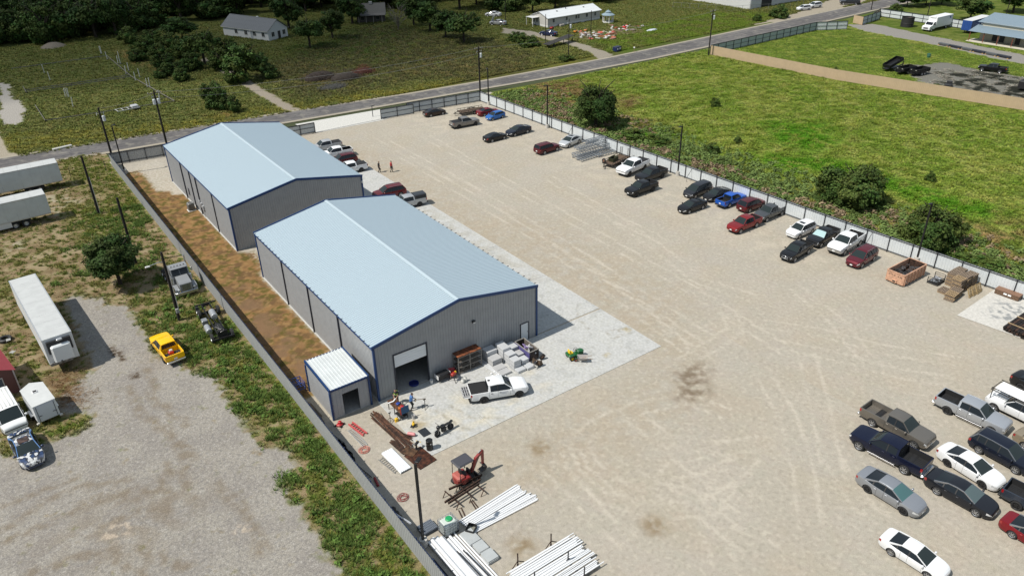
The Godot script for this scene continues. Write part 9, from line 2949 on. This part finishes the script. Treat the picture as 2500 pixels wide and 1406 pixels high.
# joints in metres: +x is where the figure faces, +z its right
func person(label: String, p: Vector3, turn: float, hands: Array, feet: Array, lean: float, cloth: Array, hair: Color) -> Node3D:
	var t := thing("person", label, "person", p, turn)
	t.scale = Vector3.ONE * 1.04
	var skin := Color(0.30, 0.17, 0.11)
	var top: Color = cloth[0]
	var leg: Color = cloth[1]
	var shoe := Color(0.03, 0.025, 0.02)
	var hip := V(0, 0.92, 0)
	var chest := hip + V(sin(lean), cos(lean), 0) * 0.46
	var neck := hip + V(sin(lean), cos(lean), 0) * 0.6
	var head := neck + V(sin(lean) * 0.1 + 0.05, 0.16, 0)
	var bones := [[hip + V(0, 0, -0.07), hip + V(0, 0, 0.07), 0.13, 0.13, leg], [hip + V(0, 0.06, 0), chest, 0.145, 0.165, top], [chest + V(0, 0.04, -0.12), chest + V(0, 0.04, 0.12), 0.1, 0.1, top], [neck - V(0, 0.06, 0), head, 0.06, 0.055, skin], [head + V(-0.01, 0.03, 0), head + V(0.01, -0.03, 0), 0.1, 0.085, skin], [head + V(0.09, -0.01, 0), head + V(0.115, -0.02, 0), 0.018, 0.016, skin]]
	for s in [0, 1]:
		var z := -1.0 if s == 0 else 1.0
		var sh := chest + V(0, 0.06, z * 0.19)
		var hand: Vector3 = hands[s]
		var mid := (sh + hand) / 2
		var bend := sqrt(maxf(0.0, 0.29 * 0.29 - (sh - hand).length_squared() / 4))
		var elbow := mid + (V(-0.7, -0.5, z * 0.5)).normalized() * bend
		bones.append_array([[sh, elbow, 0.06, 0.048, top], [elbow, hand, 0.045, 0.032, cloth[2] if cloth.size() > 2 else skin]])
		var d := (hand - elbow).normalized()
		var palm := hand + d * 0.06
		bones.append([hand, palm, 0.034, 0.036, cloth[3] if cloth.size() > 3 else skin])
		var side := d.cross(Vector3.UP).normalized()
		for k in 4:
			var a := palm + side * (k - 1.5) * 0.018
			var b := a + d * (0.045 - 0.006 * absf(k - 1.2)) + V(0, -0.01, 0)
			bones.append([a, b, 0.011, 0.01, cloth[3] if cloth.size() > 3 else skin])
			bones.append([b, b + d * 0.025 + V(0, -0.02, 0), 0.01, 0.009, cloth[3] if cloth.size() > 3 else skin])
		bones.append([hand + d * 0.03 + side * 0.03, hand + d * 0.07 + side * 0.055, 0.012, 0.01, cloth[3] if cloth.size() > 3 else skin])
		var foot: Vector3 = feet[s]
		var hj := hip + V(0, -0.04, z * 0.09)
		var ank := foot + V(-0.04, 0.09, 0)
		var kb := sqrt(maxf(0.0, 0.43 * 0.43 - (hj - ank).length_squared() / 4))
		var knee := (hj + ank) / 2 + V(kb, 0, 0)
		bones.append_array([[hj, knee, 0.095, 0.065, leg], [knee, ank, 0.06, 0.045, leg], [ank, foot + V(0.14, 0.035, 0), 0.045, 0.035, shoe]])
	var m := StandardMaterial3D.new()
	m.vertex_color_use_as_albedo = true
	m.roughness = 0.8
	obj("body", body_mesh(bones, 0.022, 0.045), m, t)
	var hm := paint(hair.r, hair.g, hair.b, 0.8)
	obj("hair", geo().ball(head + V(-0.018, 0.035, 0), V(0.108, 0.1, 0.102), 10), hm, t)
	for z in [-1, 1]:
		obj("ear", geo().ball(head + V(-0.005, -0.01, z * 0.095), V(0.02, 0.03, 0.012), 6), paint(skin.r, skin.g, skin.b, 0.7), t)
		obj("eye", geo().ball(head + V(0.092, 0.015, z * 0.033), V(0.01, 0.01, 0.013), 6), paint(0.02, 0.02, 0.02, 0.3), t)
	obj("mouth", geo().box(head + V(0.088, -0.055, 0), V(0.012, 0.008, 0.045)), paint(0.18, 0.06, 0.05, 0.6), t)
	return t


func set_people() -> void:
	var black := Color(0.012, 0.012, 0.014)
	person("person in black shirt and trousers walking across the gravel", at(925.5, 421), -0.5, [V(0.16, 0.95, -0.24), V(0.2, 1.05, 0.22)], [V(0.16, 0, -0.1), V(-0.14, 0, 0.1)], 0.05, [black, black], Color(0.16, 0.1, 0.05))
	var r := person("person in red shirt and grey trousers walking across the gravel", at(955.5, 420), -0.9, [V(0.1, 0.78, -0.3), V(-0.02, 0.76, 0.3)], [V(0.14, 0, -0.1), V(-0.12, 0, 0.1)], 0.04, [Color(0.5, 0.055, 0.06), Color(0.05, 0.055, 0.06)], Color(0.03, 0.02, 0.015))
	r.scale = Vector3.ONE * 1.06
	person("workman in blue shirt and yellow gloves holding a steel bar", V(24.5, 0.05, -50.62), yaw(V(24.5, 0, -50.62), V(25.2, 0, -50.35)), [V(0.38, 1.0, -0.16), V(0.32, 0.98, 0.12)], [V(0.08, 0, -0.16), V(-0.06, 0, 0.18)], 0.16, [Color(0.07, 0.16, 0.36), Color(0.018, 0.02, 0.026), Color(0.07, 0.16, 0.36), Color(0.5, 0.3, 0.02)], Color(0.02, 0.014, 0.01))
	var v := person("workman in bright yellow-green vest bending over the welding bench", V(23.95, 0.05, -52.35), yaw(V(23.95, 0, -52.35), V(23.4, 0, -51.6)), [V(0.5, 0.98, -0.12), V(0.48, 0.98, 0.14)], [V(0.06, 0, -0.14), V(-0.1, 0, 0.14)], 0.55, [Color(0.03, 0.035, 0.04), Color(0.02, 0.02, 0.024)], Color(0.02, 0.015, 0.01))
	var tip := Basis(Vector3.BACK, -0.55)
	obj("vest", geo().slab(V(0.15, 1.19, 0), V(0.36, 0.44, 0.42), 0.1, tip), paint(0.40, 0.62, 0.03, 0.6), v)
	obj("vest_stripe", geo().slab(V(0.13, 1.15, 0), V(0.372, 0.05, 0.432), 0.02, tip), paint(0.6, 0.6, 0.58, 0.4), v)
